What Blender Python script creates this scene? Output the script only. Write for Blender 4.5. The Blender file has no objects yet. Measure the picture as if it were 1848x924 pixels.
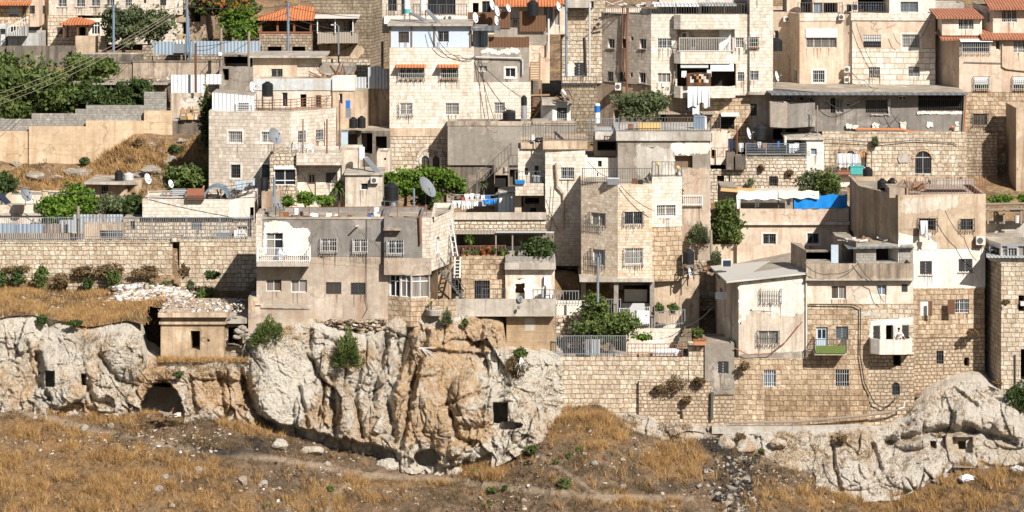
import bpy, math, random
import numpy as np
from mathutils import Vector
# ---------------------------------------------------------------- camera, light, exposure
SC = bpy.context.scene
FPX, HOR, ZC = 5460.0, -305.0, 50.0      # focal length in photo pixels, horizon row, camera height
cd = bpy.data.cameras.new('camera'); cam = bpy.data.objects.new('camera', cd)
SC.collection.objects.link(cam)
cam.location = (0, 0, ZC); cam.rotation_euler = (math.radians(90), 0, 0)
cd.sensor_width = 36.0; cd.lens = 36.0 * FPX / 1848.0; cd.shift_y = -(462 - HOR) / 1848.0
cd.clip_start = 1.0; cd.clip_end = 2000.0
SC.camera = cam
SUN_DIR = Vector((-0.62, 1.0, -0.92)).normalized()      # the way the light travels
W = bpy.data.worlds.new('World'); SC.world = W; W.use_nodes = True
_n = W.node_tree.nodes; _bg = _n['Background']
_sky = _n.new('ShaderNodeTexSky'); _sky.sky_type = 'NISHITA'; _sky.sun_disc = False
_sky.sun_elevation = math.asin(-SUN_DIR.z)
_sky.sun_rotation = math.atan2(-SUN_DIR.x, -SUN_DIR.y)
W.node_tree.links.new(_sky.outputs[0], _bg.inputs[0]); _bg.inputs[1].default_value = 0.05
sl = bpy.data.lights.new('sun', 'SUN'); sl.energy = 5.0; sl.angle = math.radians(0.5); sl.color = (1.0, 0.96, 0.9)
so = bpy.data.objects.new('sun', sl); SC.collection.objects.link(so)
so.rotation_euler = SUN_DIR.to_track_quat('-Z', 'Y').to_euler(); so.location = (60, -20, 120)
vs = SC.view_settings
vs.view_transform = 'Standard'; vs.look = 'None'; vs.gamma = 1.0; vs.exposure = 0.56; vs.use_curve_mapping = False
SC.cycles.max_bounces = 5; SC.cycles.diffuse_bounces = 2; SC.cycles.glossy_bounces = 2; SC.cycles.transmission_bounces = 2
SC.cycles.use_denoising = True

# ---------------------------------------------------------------- helpers
COL = SC.collection.objects
R = random.Random(7)
def X(px, D): return (px - 924.0) * D / FPX
def Z(py, D): return ZC - (py - HOR) * D / FPX
def P(px, py, D): return Vector((X(px, D), D, Z(py, D)))
def PY(z, D): return HOR + (ZC - z) * FPX / D

class MB:
    """collects faces for ONE mesh object"""
    def __init__(s): s.v = []; s.f = []; s.m = []
    def face(s, pts, m=0):
        i = len(s.v); s.v += [tuple(p) for p in pts]; s.f.append(tuple(range(i, i + len(pts)))); s.m.append(m)
    def hexa(s, c, m=0):
        """8 corners: bottom 0-3 ccw, top 4-7"""
        i = len(s.v); s.v += [tuple(p) for p in c]
        for q in ((0, 3, 2, 1), (4, 5, 6, 7), (0, 1, 5, 4), (1, 2, 6, 5), (2, 3, 7, 6), (3, 0, 4, 7)):
            s.f.append(tuple(i + k for k in q)); s.m.append(m)
    def box(s, x0, x1, y0, y1, z0, z1, m=0):
        s.hexa([(x0, y0, z0), (x1, y0, z0), (x1, y1, z0), (x0, y1, z0), (x0, y0, z1), (x1, y0, z1), (x1, y1, z1), (x0, y1, z1)], m)
    def bar(s, a, b, w, m=0, n=4):
        """prism of radius w from a to b"""
        a = Vector(a); b = Vector(b); d = b - a
        if d.length < 1e-6: return
        d.normalize(); u = d.orthogonal().normalized(); v = d.cross(u)
        if n == 4:
            h = Vector((0, 0, 1)) if abs(d.z) < .9 else Vector((0, 1, 0))
            u = d.cross(h).normalized(); v = d.cross(u)
            ring = [u + v, v - u, -u - v, u - v]
        else:
            ring = [u * math.cos(2 * math.pi * k / n) + v * math.sin(2 * math.pi * k / n) for k in range(n)]
        i = len(s.v)
        s.v += [tuple(a + r * w) for r in ring] + [tuple(b + r * w) for r in ring]
        for k in range(n):
            s.f.append((i + k, i + (k + 1) % n, i + n + (k + 1) % n, i + n + k)); s.m.append(m)
        s.f.append(tuple(i + k for k in range(n - 1, -1, -1))); s.m.append(m)
        s.f.append(tuple(i + n + k for k in range(n))); s.m.append(m)
    def tube(s, pts, w, m=0, n=6):
        pts = [Vector(p) for p in pts]; i = len(s.v); L = len(pts)
        for k, p in enumerate(pts):
            d = (pts[min(k + 1, L - 1)] - pts[max(k - 1, 0)]).normalized()
            u = d.cross(Vector((0.1, 1, 0.02))).normalized(); v = d.cross(u)
            ww = w[k] if isinstance(w, (list, tuple)) else w
            s.v += [tuple(p + (u * math.cos(2 * math.pi * q / n) + v * math.sin(2 * math.pi * q / n)) * ww) for q in range(n)]
        for k in range(L - 1):
            for q in range(n):
                s.f.append((i + k * n + q, i + k * n + (q + 1) % n, i + (k + 1) * n + (q + 1) % n, i + (k + 1) * n + q)); s.m.append(m)
    def lathe(s, c, prof, n=20, m=0):
        """prof: (radius, z) from bottom to top round a vertical axis through c"""
        i = len(s.v); c = Vector(c)
        for r, z in prof:
            s.v += [(c.x + r * math.cos(2 * math.pi * k / n), c.y + r * math.sin(2 * math.pi * k / n), c.z + z) for k in range(n)]
        for j in range(len(prof) - 1):
            for k in range(n):
                s.f.append((i + j * n + k, i + j * n + (k + 1) % n, i + (j + 1) * n + (k + 1) % n, i + (j + 1) * n + k)); s.m.append(m)
        s.f.append(tuple(i + k for k in range(n - 1, -1, -1))); s.m.append(m)
        s.f.append(tuple(i + (len(prof) - 1) * n + k for k in range(n))); s.m.append(m)
    def build(s, name, mats, parent=None, smooth=False):
        if not isinstance(mats, (list, tuple)): mats = [mats]
        off = Vector(parent['_o']) if parent is not None else Vector((0, 0, 0))
        me = bpy.data.meshes.new(name)
        V = np.array(s.v, dtype=np.float64).reshape(-1, 3) - np.array(off)
        me.from_pydata(V.tolist(), [], s.f)
        for m in mats: me.materials.append(m)
        if len(mats) > 1: me.polygons.foreach_set('material_index', s.m)
        if smooth: me.polygons.foreach_set('use_smooth', [True] * len(s.f))
        nl = len(me.loops); nr = np.empty(len(me.polygons) * 3); me.polygons.foreach_get('normal', nr); nr = nr.reshape(-1, 3)
        tot = np.empty(len(me.polygons), dtype=np.int32); me.polygons.foreach_get('loop_total', tot)
        vi = np.empty(nl, dtype=np.int32); me.loops.foreach_get('vertex_index', vi)
        pn = np.repeat(nr, tot, axis=0); co = V[vi] + np.array(off)
        hl = np.hypot(pn[:, 0], pn[:, 1]) + 1e-9
        sg = np.where(-pn[:, 1] >= 0, 1.0, -1.0)
        u = (co[:, 0] * (-pn[:, 1]) + co[:, 1] * pn[:, 0]) / hl * sg; v = co[:, 2].copy()
        flat = np.abs(pn[:, 2]) > .8
        u[flat] = co[flat, 0]; v[flat] = co[flat, 1]
        uv = me.uv_layers.new(name='UVMap'); uv.data.foreach_set('uv', np.stack([u, v], 1).astype(np.float32).ravel())
        me.update()
        o = bpy.data.objects.new(name, me); COL.link(o)
        if parent is not None: o.parent = parent; o['_o'] = tuple(off)
        else: o['_o'] = (0.0, 0.0, 0.0)
        return o

def tag(o, label=None, cat=None, group=None, kind=None):
    if label: o['label'] = label
    if cat: o['category'] = cat
    if group: o['group'] = group
    if kind: o['kind'] = kind
    return o
def thing(name, label, cat, loc, group=None):
    o = bpy.data.objects.new(name, None); COL.link(o); o.location = loc; o.empty_display_size = .3
    o['_o'] = tuple(loc)
    return tag(o, label, cat, group)
def copy_tree(o, loc=None, label=None, rz=None, scale=None, parent=None):
    c = o.copy(); COL.link(c)
    if parent is not None: c.parent = parent
    if loc is not None: c.location = loc
    if label: c['label'] = label
    if rz is not None: c.rotation_euler = (0, 0, rz)
    if scale is not None: c.scale = scale
    for ch in list(o.children): copy_tree(ch, parent=c)
    return c

# ---------------------------------------------------------------- materials
class NT:
    def __init__(s, name):
        s.mat = bpy.data.materials.new(name); s.mat.use_nodes = True
        s.t = s.mat.node_tree; s.b = s.t.nodes['Principled BSDF']
        s.b.inputs['Roughness'].default_value = .85
        s.b.inputs['Specular IOR Level'].default_value = .25
    def n(s, typ, out=0, **k):
        nd = s.t.nodes.new('ShaderNode' + typ)
        for key, val in k.items():
            if key.startswith('_'): setattr(nd, key[1:], val)
            else:
                key = int(key[1:]) if key[0] == 'i' and key[1:].isdigit() else key.replace('_', ' ')
                s.put(nd.inputs[key], val)
        return nd if out is None else nd.outputs[out]
    def put(s, inp, val):
        if isinstance(val, bpy.types.NodeSocket): s.t.links.new(val, inp)
        elif isinstance(val, (tuple, list)) and len(val) == 3 and inp.type == 'RGBA': inp.default_value = (*val, 1)
        else: inp.default_value = val
    def pos(s): return s.n('NewGeometry')
    def uv(s): return s.n('TexCoord', 2)
    def map(s, v, sc, loc=(0, 0, 0)): return s.n('Mapping', i0=v, i3=sc, i1=loc)
    def noise(s, v, scale, det=4, rough=.55, dist=0): return s.n('TexNoise', i0=v, Scale=scale, Detail=det, Roughness=rough, Distortion=dist)
    def ramp(s, f, a, b): return s.n('MapRange', i0=f, i1=a, i2=b, i3=0.0, i4=1.0)
    def rng(s, f, a, b, c, d): return s.n('MapRange', i0=f, i1=a, i2=b, i3=c, i4=d)
    def mix(s, f, a, b, mode='MIX'):
        nd = s.t.nodes.new('ShaderNodeMix'); nd.data_type = 'RGBA'; nd.blend_type = mode
        s.put(nd.inputs[0], f); s.put(nd.inputs[6], a); s.put(nd.inputs[7], b); return nd.outputs[2]
    def m(s, op, a, b=0.0, c=0.0):
        nd = s.t.nodes.new('ShaderNodeMath'); nd.operation = op
        s.put(nd.inputs[0], a); s.put(nd.inputs[1], b); s.put(nd.inputs[2], c); return nd.outputs[0]
    def bump(s, h, dist, strength=1.0):
        s.put(s.b.inputs['Normal'], s.n('Bump', Height=h, Distance=dist, Strength=strength))
    def col(s, c): s.put(s.b.inputs['Base Color'], c)

def weather(t, c, var=.25, streak=.25, stain=.0, stc=(.22, .14, .08)):
    p = t.pos()
    n1 = t.noise(p, .35, 5, .6)
    c = t.mix(1.0, c, t.n('CombineColor', i0=t.rng(n1, .3, .7, 1 - var, 1 + var * .6), i1=t.rng(n1, .3, .7, 1 - var * 1.05, 1 + var * .55), i2=t.rng(n1, .3, .7, 1 - var * 1.2, 1 + var * .5)), 'MULTIPLY')
    n5 = t.noise(p, 2.6, 6, .7); c = t.mix(1.0, c, t.n('CombineColor', i0=t.rng(n5, .3, .7, .82, 1.12), i1=t.rng(n5, .3, .7, .81, 1.12), i2=t.rng(n5, .3, .7, .79, 1.12)), 'MULTIPLY')
    if streak:
        st = t.noise(t.map(p, (1.6, 1.6, .11)), 1.0, 6, .68)
        c = t.mix(t.m('MULTIPLY', t.ramp(st, .48, .72), min(1, streak * 1.35)), c, stc)
        st2 = t.noise(t.map(p, (5, 5, .22), (3, 9, 2)), 1.0, 4, .6)
        c = t.mix(t.m('MULTIPLY', t.ramp(st2, .56, .74), streak * .8), c, tuple(x * .8 for x in stc))
    if stain:
        n2 = t.noise(p, .8, 6, .65, .4)
        c = t.mix(t.m('MULTIPLY', t.ramp(n2, .53, .68), stain), c, stc)
    return c
def M_stone(name, c1, c2, cm, bw=.5, rh=.28, ms=.012, bump=.03, dist=0, smooth=.1, var=.2, streak=.2, stain=.2, stc=(.24, .15, .085), rough=5.0, vary=.5):
    t = NT(name); uv = t.uv()
    if dist:
        nz = t.noise(uv, 1.7, 3, .6)
        nd = t.t.nodes.new('ShaderNodeTexNoise'); t.put(nd.inputs[0], uv); nd.inputs['Scale'].default_value = 1.6; nd.inputs['Detail'].default_value = 3
        v = t.n('VectorMath', _operation='SUBTRACT', i0=nd.outputs[1], i1=(.5, .5, .5))
        v = t.n('VectorMath', _operation='SCALE', i0=v, Scale=dist)
        uv = t.n('VectorMath', _operation='ADD', i0=uv, i1=v)
    br = t.t.nodes.new('ShaderNodeTexBrick'); t.put(br.inputs['Vector'], uv)
    for k, val in (('Color1', c1), ('Color2', c2), ('Mortar', cm), ('Scale', 1.0), ('Mortar Size', ms), ('Mortar Smooth', smooth), ('Bias', -.1), ('Brick Width', bw), ('Row Height', rh)): t.put(br.inputs[k], val)
    br.offset = .5; br.offset_frequency = 2; br.squash = .75; br.squash_frequency = 3
    n = t.noise(t.pos(), rough, 5, .65)
    b2 = t.t.nodes.new('ShaderNodeTexBrick'); t.put(b2.inputs['Vector'], uv)
    for k, val in (('Color1', (.0, .0, .0)), ('Color2', (1., 1., 1.)), ('Mortar', (.5, .5, .5)), ('Scale', 1.0), ('Mortar Size', 0.0), ('Bias', .0), ('Brick Width', bw), ('Row Height', rh)): t.put(b2.inputs[k], val)
    b2.offset = .5; b2.offset_frequency = 2; b2.squash = .75; b2.squash_frequency = 3
    vb = t.n('TexNoise', i0=t.n('VectorMath', _operation='ADD', i0=t.n('VectorMath', _operation='SNAP', i0=uv, i1=(bw * .5, rh, 1)), i1=t.n('CombineXYZ', i0=b2.outputs[0], i1=b2.outputs[0], i2=b2.outputs[0])), Scale=7.3, Detail=1)
    c = t.mix(t.ramp(vb, .55, .75), br.outputs[0], tuple(min(.82, x * 1.22 + .03) for x in c1))
    c = t.mix(t.m('MULTIPLY', t.ramp(vb, .46, .3), vary), c, (c2[0] * .62, c2[1] * .54, c2[2] * .45))
    c = t.mix(br.outputs[1], c, cm)
    c = t.mix(t.rng(n, .42, .7, 0, .4), c, (c1[0] * .55, c1[1] * .5, c1[2] * .42))
    t.col(weather(t, c, var, streak, stain, stc))
    h = t.m('MULTIPLY', t.m('SUBTRACT', 1.0, br.outputs[1]), t.m('ADD', .45, n))
    t.bump(h, bump); return t.mat
def M_plaster(name, c, var=.22, streak=.3, stain=.15, patch=None, pamt=.55, bump=.012, stc=(.22, .14, .08), horiz=0):
    t = NT(name); p = t.pos(); cc = c
    f = t.noise(p, 9, 5, .7)
    cc = t.mix(t.rng(f, .4, .75, 0, .3), cc, tuple(x * .72 for x in c))
    if patch:
        pn = t.noise(p, .55, 6, .62, .3)
        cc = t.mix(t.ramp(pn, pamt, pamt + .05), cc, patch)
    h = f
    if horiz:
        hn = t.noise(t.map(p, (.12, .12, 5.0)), 1.0, 4, .6)
        cc = t.mix(t.rng(hn, .45, .7, 0, horiz), cc, tuple(x * .6 for x in c)); h = t.m('ADD', f, t.m('MULTIPLY', hn, 1.2))
    ve = t.n('TexVoronoi', 0, _feature='DISTANCE_TO_EDGE', i0=t.n('VectorMath', _operation='ADD', i0=p, i1=t.n('VectorMath', _operation='SCALE', i0=t.n('TexNoise', 1, i0=p, Scale=.9, Detail=4), Scale=2.0)), Scale=.28)
    cc = t.mix(t.m('MULTIPLY', t.rng(ve, .004, .018, .7, 0), t.ramp(t.noise(p, .4, 2), .45, .6)), cc, tuple(x * .35 for x in c))
    bl = t.noise(p, .22, 7, .7, 1.2); cc = t.mix(t.m('MULTIPLY', t.ramp(bl, .5, .56), .32), cc, tuple(x * .72 for x in c)); cc = t.mix(t.m('MULTIPLY', t.ramp(bl, .44, .38), .35), cc, tuple(min(.8, x * 1.3) for x in c))
    t.col(weather(t, cc, var, streak * 1.7, stain, stc)); t.bump(h, bump); return t.mat
def M_metal(name, c, pitch=.19, rust=.2, axis='u', rough=.55, depth=.03):
    t = NT(name); s = t.n('SeparateXYZ', None, i0=t.uv())
    w = t.m('SINE', t.m('MULTIPLY', s.outputs[0 if axis == 'u' else 1], 2 * math.pi / pitch))
    p = t.pos(); n = t.noise(t.map(p, (1, 1, .35)), 1.1, 6, .7)
    cc = t.mix(t.ramp(n, .72 - rust, .86 - rust * .6), c, (.16, .07, .035))
    cc = t.mix(t.rng(w, -1, -.2, .35, 0), cc, tuple(x * .6 for x in c))
    t.col(cc); t.b.inputs['Roughness'].default_value = rough; t.bump(w, depth); return t.mat
def M_plain(name, c, rough=.6, metal=0, var=.15):
    t = NT(name); p = t.pos(); n = t.noise(p, 3.0, 4, .6)
    t.col(t.mix(t.rng(n, .35, .75, 0, var * 2), c, tuple(x * .55 for x in c)))
    t.b.inputs['Roughness'].default_value = rough; t.b.inputs['Metallic'].default_value = metal; return t.mat
def M_tile(name, c):
    t = NT(name); s = t.n('SeparateXYZ', None, i0=t.pos())
    w = t.m('SINE', t.m('MULTIPLY', s.outputs[0], 2 * math.pi / .24))
    fr = t.m('FRACT', t.m('MULTIPLY', s.outputs[1], 1 / .36))
    n = t.noise(t.pos(), 2.2, 5, .65); n2 = t.n('TexWhiteNoise', i0=t.n('VectorMath', _operation='SNAP', i0=t.pos(), i1=(.24, .36, 9)))
    cc = t.mix(t.rng(n2, 0, 1, 0, .45), c, tuple(x * .55 for x in c)); cc = t.mix(t.ramp(n, .55, .8), cc, (.2, .1, .06))
    t.col(cc); t.bump(t.m('ADD', w, t.m('MULTIPLY', fr, 1.2)), .035); return t.mat
def M_leaf(name, c, c2=None, tr=.25):
    t = NT(name); rnd = t.n('NewGeometry', 'Random Per Island') if False else t.n('NewGeometry', None).outputs['Random Per Island']
    c2 = c2 or tuple(x * .45 for x in c)
    n = t.noise(t.pos(), 1.3, 3, .6)
    cc = t.mix(t.m('ADD', t.m('MULTIPLY', rnd, .7), t.rng(n, .35, .65, -.25, .3)), c, c2)
    t.col(cc); t.b.inputs['Roughness'].default_value = .6
    tb = t.t.nodes.new('ShaderNodeBsdfTranslucent'); t.put(tb.inputs[0], cc)
    mx = t.t.nodes.new('ShaderNodeMixShader'); mx.inputs[0].default_value = tr
    t.t.links.new(t.b.outputs[0], mx.inputs[1]); t.t.links.new(tb.outputs[0], mx.inputs[2])
    t.t.links.new(mx.outputs[0], t.t.nodes['Material Output'].inputs[0]); return t.mat
def M_glass(name, c, rough=.12):
    t = NT(name); n = t.noise(t.map(t.pos(), (9, 9, .3)), 1.0, 3, .6)
    t.col(t.mix(t.ramp(n, .4, .65), c, tuple(x * .45 for x in c)))
    t.b.inputs['Roughness'].default_value = rough; t.b.inputs['Specular IOR Level'].default_value = .5; return t.mat
def M_rock(name, base, tan, grey, fgrey=.45, ftan=.9):
    t = NT(name); p = t.pos()
    n1 = t.noise(t.map(p, (.3, .3, .2)), 1.0, 6, .6, .8)
    n2 = t.noise(t.map(p, (.9, .9, .3), (7, 3, 1)), .8, 8, .72, .6)
    n3 = t.noise(p, 2.6, 9, .72, .3)
    n4 = t.noise(t.map(p, (1, 1, .6)), 8, 6, .72)
    A = lambda k: t.n('Attribute', 2, _attribute_name=k)
    c = t.mix(t.m('MULTIPLY', t.ramp(t.m('ADD', n1, t.m('MULTIPLY', A('ochre'), .26)), .5, .66), ftan), base, tan)
    c = t.mix(t.rng(n3, .52, .4, 0, .6), c, (.78, .72, .63))
    c = t.mix(t.m('MULTIPLY', t.ramp(t.m('ADD', n2, t.m('MULTIPLY', A('soot'), .11)), .56, .68), fgrey), c, grey)
    c = t.mix(t.m('MULTIPLY', t.ramp(n3, .58, .72), .6), c, (tan[0] * .55, tan[1] * .5, tan[2] * .47))
    c = t.mix(t.rng(n4, .58, .74, 0, .6), c, (.13, .095, .065))
    t.col(c); t.b.inputs['Roughness'].default_value = .95
    t.bump(t.m('ADD', n3, t.m('MULTIPLY', n4, .7)), .5); return t.mat

ms = {}
def mats():
    W1 = (.66, .56, .45); 
    ms['hut'] = M_plaster('hut', (.50, .37, .25), .25, .6, .5, (.58, .47, .34), .55, stc=(.16, .1, .06), bump=.03)
    t = NT('drip'); t.col((.17, .11, .07)); tb = t.t.nodes.new('ShaderNodeBsdfTransparent'); mx = t.t.nodes.new('ShaderNodeMixShader'); mx.inputs[0].default_value = .4; t.t.links.new(tb.outputs[0], mx.inputs[1]); t.t.links.new(t.b.outputs[0], mx.inputs[2]); t.t.links.new(mx.outputs[0], t.t.nodes['Material Output'].inputs[0]); ms['drip'] = t.mat
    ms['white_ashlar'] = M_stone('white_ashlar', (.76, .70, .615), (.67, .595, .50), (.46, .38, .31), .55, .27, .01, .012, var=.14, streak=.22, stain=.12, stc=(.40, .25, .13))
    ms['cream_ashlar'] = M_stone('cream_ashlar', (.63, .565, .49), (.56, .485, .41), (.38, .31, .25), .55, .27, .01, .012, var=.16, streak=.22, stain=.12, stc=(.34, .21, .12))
    ms['warm_ashlar'] = M_stone('warm_ashlar', (.70, .61, .50), (.62, .47, .34), (.46, .37, .29), .42, .2, .009, .012, var=.14, streak=.15, stain=.2, stc=(.46, .28, .14))
    ms['tan_rough'] = M_stone('tan_rough', (.62, .49, .355), (.48, .35, .23), (.25, .18, .12), .60, .35, .018, .13, .12, .4, .22, .4, .5, (.17, .105, .06), vary=.8)
    ms['brown_rough'] = M_stone('brown_rough', (.50, .37, .25), (.34, .23, .14), (.17, .12, .08), .62, .36, .022, .13, .06, .4, .25, .45, .7, (.13, .08, .045), vary=.8)
    ms['pale_rough'] = M_stone('pale_rough', (.70, .61, .50), (.55, .44, .32), (.30, .225, .16), .56, .33, .022, .13, .08, .4, .22, .3, .35, (.18, .115, .07), vary=.8)
    ms['wall_rough'] = M_stone('wall_rough', (.70, .60, .48), (.56, .43, .3), (.21, .155, .11), .56, .33, .02, .15, .12, .45, .18, .2, .25, (.22, .14, .08), vary=.7)
    ms['rubble'] = M_stone('rubble', (.74, .66, .55), (.55, .43, .31), (.27, .2, .145), .46, .28, .036, .16, .22, .45, .2, .1, .25, (.28, .18, .1))
    ms['tan_rubble'] = M_stone('tan_rubble', (.60, .49, .365), (.42, .32, .22), (.26, .19, .135), .42, .26, .04, .14, .2, .45, .2, .15, .25, (.22, .14, .08))
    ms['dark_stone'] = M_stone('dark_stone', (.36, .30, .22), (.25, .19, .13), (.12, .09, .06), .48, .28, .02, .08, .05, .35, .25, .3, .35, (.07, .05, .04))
    ms['mossy_stone'] = M_stone('mossy_stone', (.46, .38, .29), (.30, .23, .16), (.12, .09, .06), .42, .25, .02, .09, .07, .35, .25, .3, .4, (.07, .05, .04))
    ms['cmu'] = M_stone('cmu', (.34, .32, .29), (.29, .275, .25), (.23, .21, .19), .4, .2, .012, .01, var=.12, streak=.12, stain=.08, stc=(.18, .16, .13))
    ms['band_stone'] = M_stone('band_stone', (.75, .69, .61), (.67, .59, .49), (.42, .34, .27), 1.1, .46, .03, .05, var=.1, streak=.2, stain=.1, stc=(.4, .27, .16))
    ms['beige'] = M_plaster('beige', (.635, .505, .40), .2, .3, .18, stc=(.33, .2, .11))
    ms['pale_beige'] = M_plaster('pale_beige', (.68, .59, .495), .2, .3, .2, (.75, .69, .61), .56, stc=(.36, .22, .12))
    ms['white_plaster'] = M_plaster('white_plaster', (.76, .71, .64), .1, .22, .12, stc=(.42, .29, .18))
    ms['worn_plaster'] = M_plaster('worn_plaster', (.62, .54, .45), .22, .55, .3, (.72, .67, .6), .56, stc=(.28, .19, .12))
    ms['stained'] = M_plaster('stained', (.42, .34, .265), .25, .6, .35, (.56, .48, .4), .58, stc=(.09, .06, .045))
    ms['tan_plaster'] = M_plaster('tan_plaster', (.52, .405, .295), .25, .4, .25, (.56, .45, .33), .57, stc=(.2, .12, .07))
    ms['grey_plaster'] = M_plaster('grey_plaster', (.235, .215, .195), .22, .3, .2, (.33, .30, .27), .56, stc=(.12, .1, .085))
    ms['concrete'] = M_plaster('concrete', (.30, .265, .225), .2, .3, .2, (.45, .4, .34), .58, stc=(.16, .12, .09))
    ms['house_concrete'] = M_plaster('house_concrete', (.45, .375, .305), .2, .4, .2, (.52, .44, .36), .55, stc=(.3, .19, .12))
    ms['light_concrete'] = M_plaster('light_concrete', (.47, .435, .39), .2, .3, .2, (.62, .58, .53), .55, stc=(.22, .16, .11))
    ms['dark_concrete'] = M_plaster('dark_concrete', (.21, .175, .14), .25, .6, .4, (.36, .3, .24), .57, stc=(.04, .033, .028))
    ms['form_concrete'] = M_plaster('form_concrete', (.63, .475, .325), .18, .3, .2, (.69, .55, .40), .56, stc=(.36, .22, .11), horiz=.3)
    ms['board_concrete'] = M_plaster('board_concrete', (.43, .31, .2), .2, .3, .2, None, stc=(.2, .13, .08), horiz=.6, bump=.03)
    ms['grey_white'] = M_plaster('grey_white', (.5, .5, .49), .2, .4, .3, (.35, .35, .35), .55, stc=(.2, .17, .14))
    ms['blue_band'] = M_plaster('blue_band', (.55, .57, .58), .1, .3, .2, None, stc=(.35, .27, .2))
    ms['roof'] = M_plaster('roof', (.36, .31, .25), .3, 0, .5, (.48, .43, .36), .53, stc=(.12, .1, .08))
    ms['slab'] = M_plaster('slab', (.48, .43, .37), .2, .35, .2, None, stc=(.16, .12, .09))
    ms['white_corr'] = M_metal('white_corr', (.75, .75, .74), .32, .06)
    ms['blue_corr'] = M_metal('blue_corr', (.30, .36, .42), .3, .1)
    ms['grey_corr'] = M_metal('grey_corr', (.42, .44, .45), .25, .2)
    ms['rust_corr'] = M_metal('rust_corr', (.36, .3, .26), .25, .4)
    ms['roof_sheet'] = M_metal('roof_sheet', (.5, .47, .42), .4, .05, 'v', .7, .01)
    ms['metal_roof'] = M_metal('metal_roof', (.15, .16, .17), .5, .14)
    ms['container'] = M_metal('container', (.50, .57, .66), .09, .0, 'u', .5, .004)
    ms['tile'] = M_tile('tile', (.56, .19, .075)); ms['tile_brown'] = M_tile('tile_brown', (.40, .16, .09))
    for k, c, r_, me_ in (('white', (.78, .77, .75), .5, 0), ('offwhite', (.62, .58, .52), .6, 0), ('dark', (.03, .028, .026), .5, 0), ('black', (.018, .018, .019), .45, 0),
                          ('iron', (.11, .105, .1), .6, .2), ('greymetal', (.25, .27, .29), .5, .3), ('bluemetal', (.19, .25, .31), .5, .2), ('rust', (.22, .09, .045), .85, 0), ('brown', (.14, .065, .035), .7, 0),
                          ('wood', (.30, .19, .10), .8, 0), ('oldwood', (.27, .22, .17), .85, 0), ('orange', (.55, .22, .06), .6, 0), ('blue', (.02, .15, .48), .5, 0), ('tarp_blue', (.015, .22, .62), .45, 0),
                          ('teal', (.08, .36, .34), .6, 0), ('silver', (.52, .53, .54), .35, .6), ('dishwhite', (.72, .72, .71), .5, 0), ('dishgrey', (.2, .21, .22), .6, .1), ('lightgrey', (.5, .5, .49), .6, 0),
                          ('unlit_void', (.022, .019, .016), .95, 0), ('green', (.13, .17, .045), .9, 0), ('terracotta', (.45, .2, .1), .8, 0), ('panel', (.03, .04, .06), .15, 0), ('pipe_orange', (.5, .2, .08), .6, 0),
                          ('door_brown', (.19, .12, .075), .7, 0), ('door_beige', (.55, .45, .34), .7, 0), ('door_blue', (.42, .5, .56), .6, 0), ('skin', (.42, .25, .17), .6, 0), ('hair', (.02, .016, .013), .7, 0),
                          ('navy', (.03, .04, .08), .8, 0), ('red', (.42, .05, .03), .7, 0), ('yellow', (.6, .42, .08), .6, 0), ('sheet', (.66, .68, .70), .8, 0), ('bark', (.13, .1, .075), .9, 0), ('redbrown', (.3, .12, .07), .8, 0), ('cable', (.05, .048, .046), .6, 0), ('canvas', (.62, .55, .45), .8, 0), ('canvas_orange', (.66, .42, .17), .8, 0)):
        ms[k] = M_plain(k, c, r_, me_)
    ms['reed'] = M_metal('reed', (.17, .09, .05), .12, .1, 'u', .9, .02)
    ms['plank'] = M_metal('plank', (.34, .29, .23), .22, .1, 'u', .9, .012)
    ms['glass'] = M_glass('glass', (.022, .025, .03)); ms['glass_warm'] = M_glass('glass_warm', (.10, .075, .055), .3)
    ms['curtain'] = M_glass('curtain', (.24, .21, .18), .5); ms['glass_blue'] = M_glass('glass_blue', (.20, .25, .30), .25)
    ms['shutter'] = M_metal('shutter', (.62, .62, .61), .09, .0, 'v', .6, .006)
    ms['leaf'] = M_leaf('leaf', (.15, .195, .05), (.03, .052, .014)); ms['leaf_dark'] = M_leaf('leaf_dark', (.09, .13, .035), (.02, .038, .012))
    ms['leaf_olive'] = M_leaf('leaf_olive', (.16, .19, .085), (.05, .065, .03)); ms['leaf_vine'] = M_leaf('leaf_vine', (.16, .25, .03), (.045, .09, .012))
    ms['dry'] = M_leaf('dry', (.57, .36, .15), (.2, .1, .04), .2); ms['dry_brown'] = M_leaf('dry_brown', (.22, .145, .07), (.085, .058, .03), .15)
    ms['flower'] = M_leaf('flower', (.42, .13, .03), (.2, .06, .02))
    ms['rock'] = M_rock('rock', (.81, .725, .60), (.66, .42, .21), (.27, .24, .21), .42)
    ms['rock_pale'] = M_rock('rock_pale', (.78, .69, .575), (.62, .47, .31), (.33, .28, .23), .5)
    ms['boulder'] = M_rock('boulder', (.52, .45, .36), (.56, .44, .3), (.4, .34, .28), .3)
mats()
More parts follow.
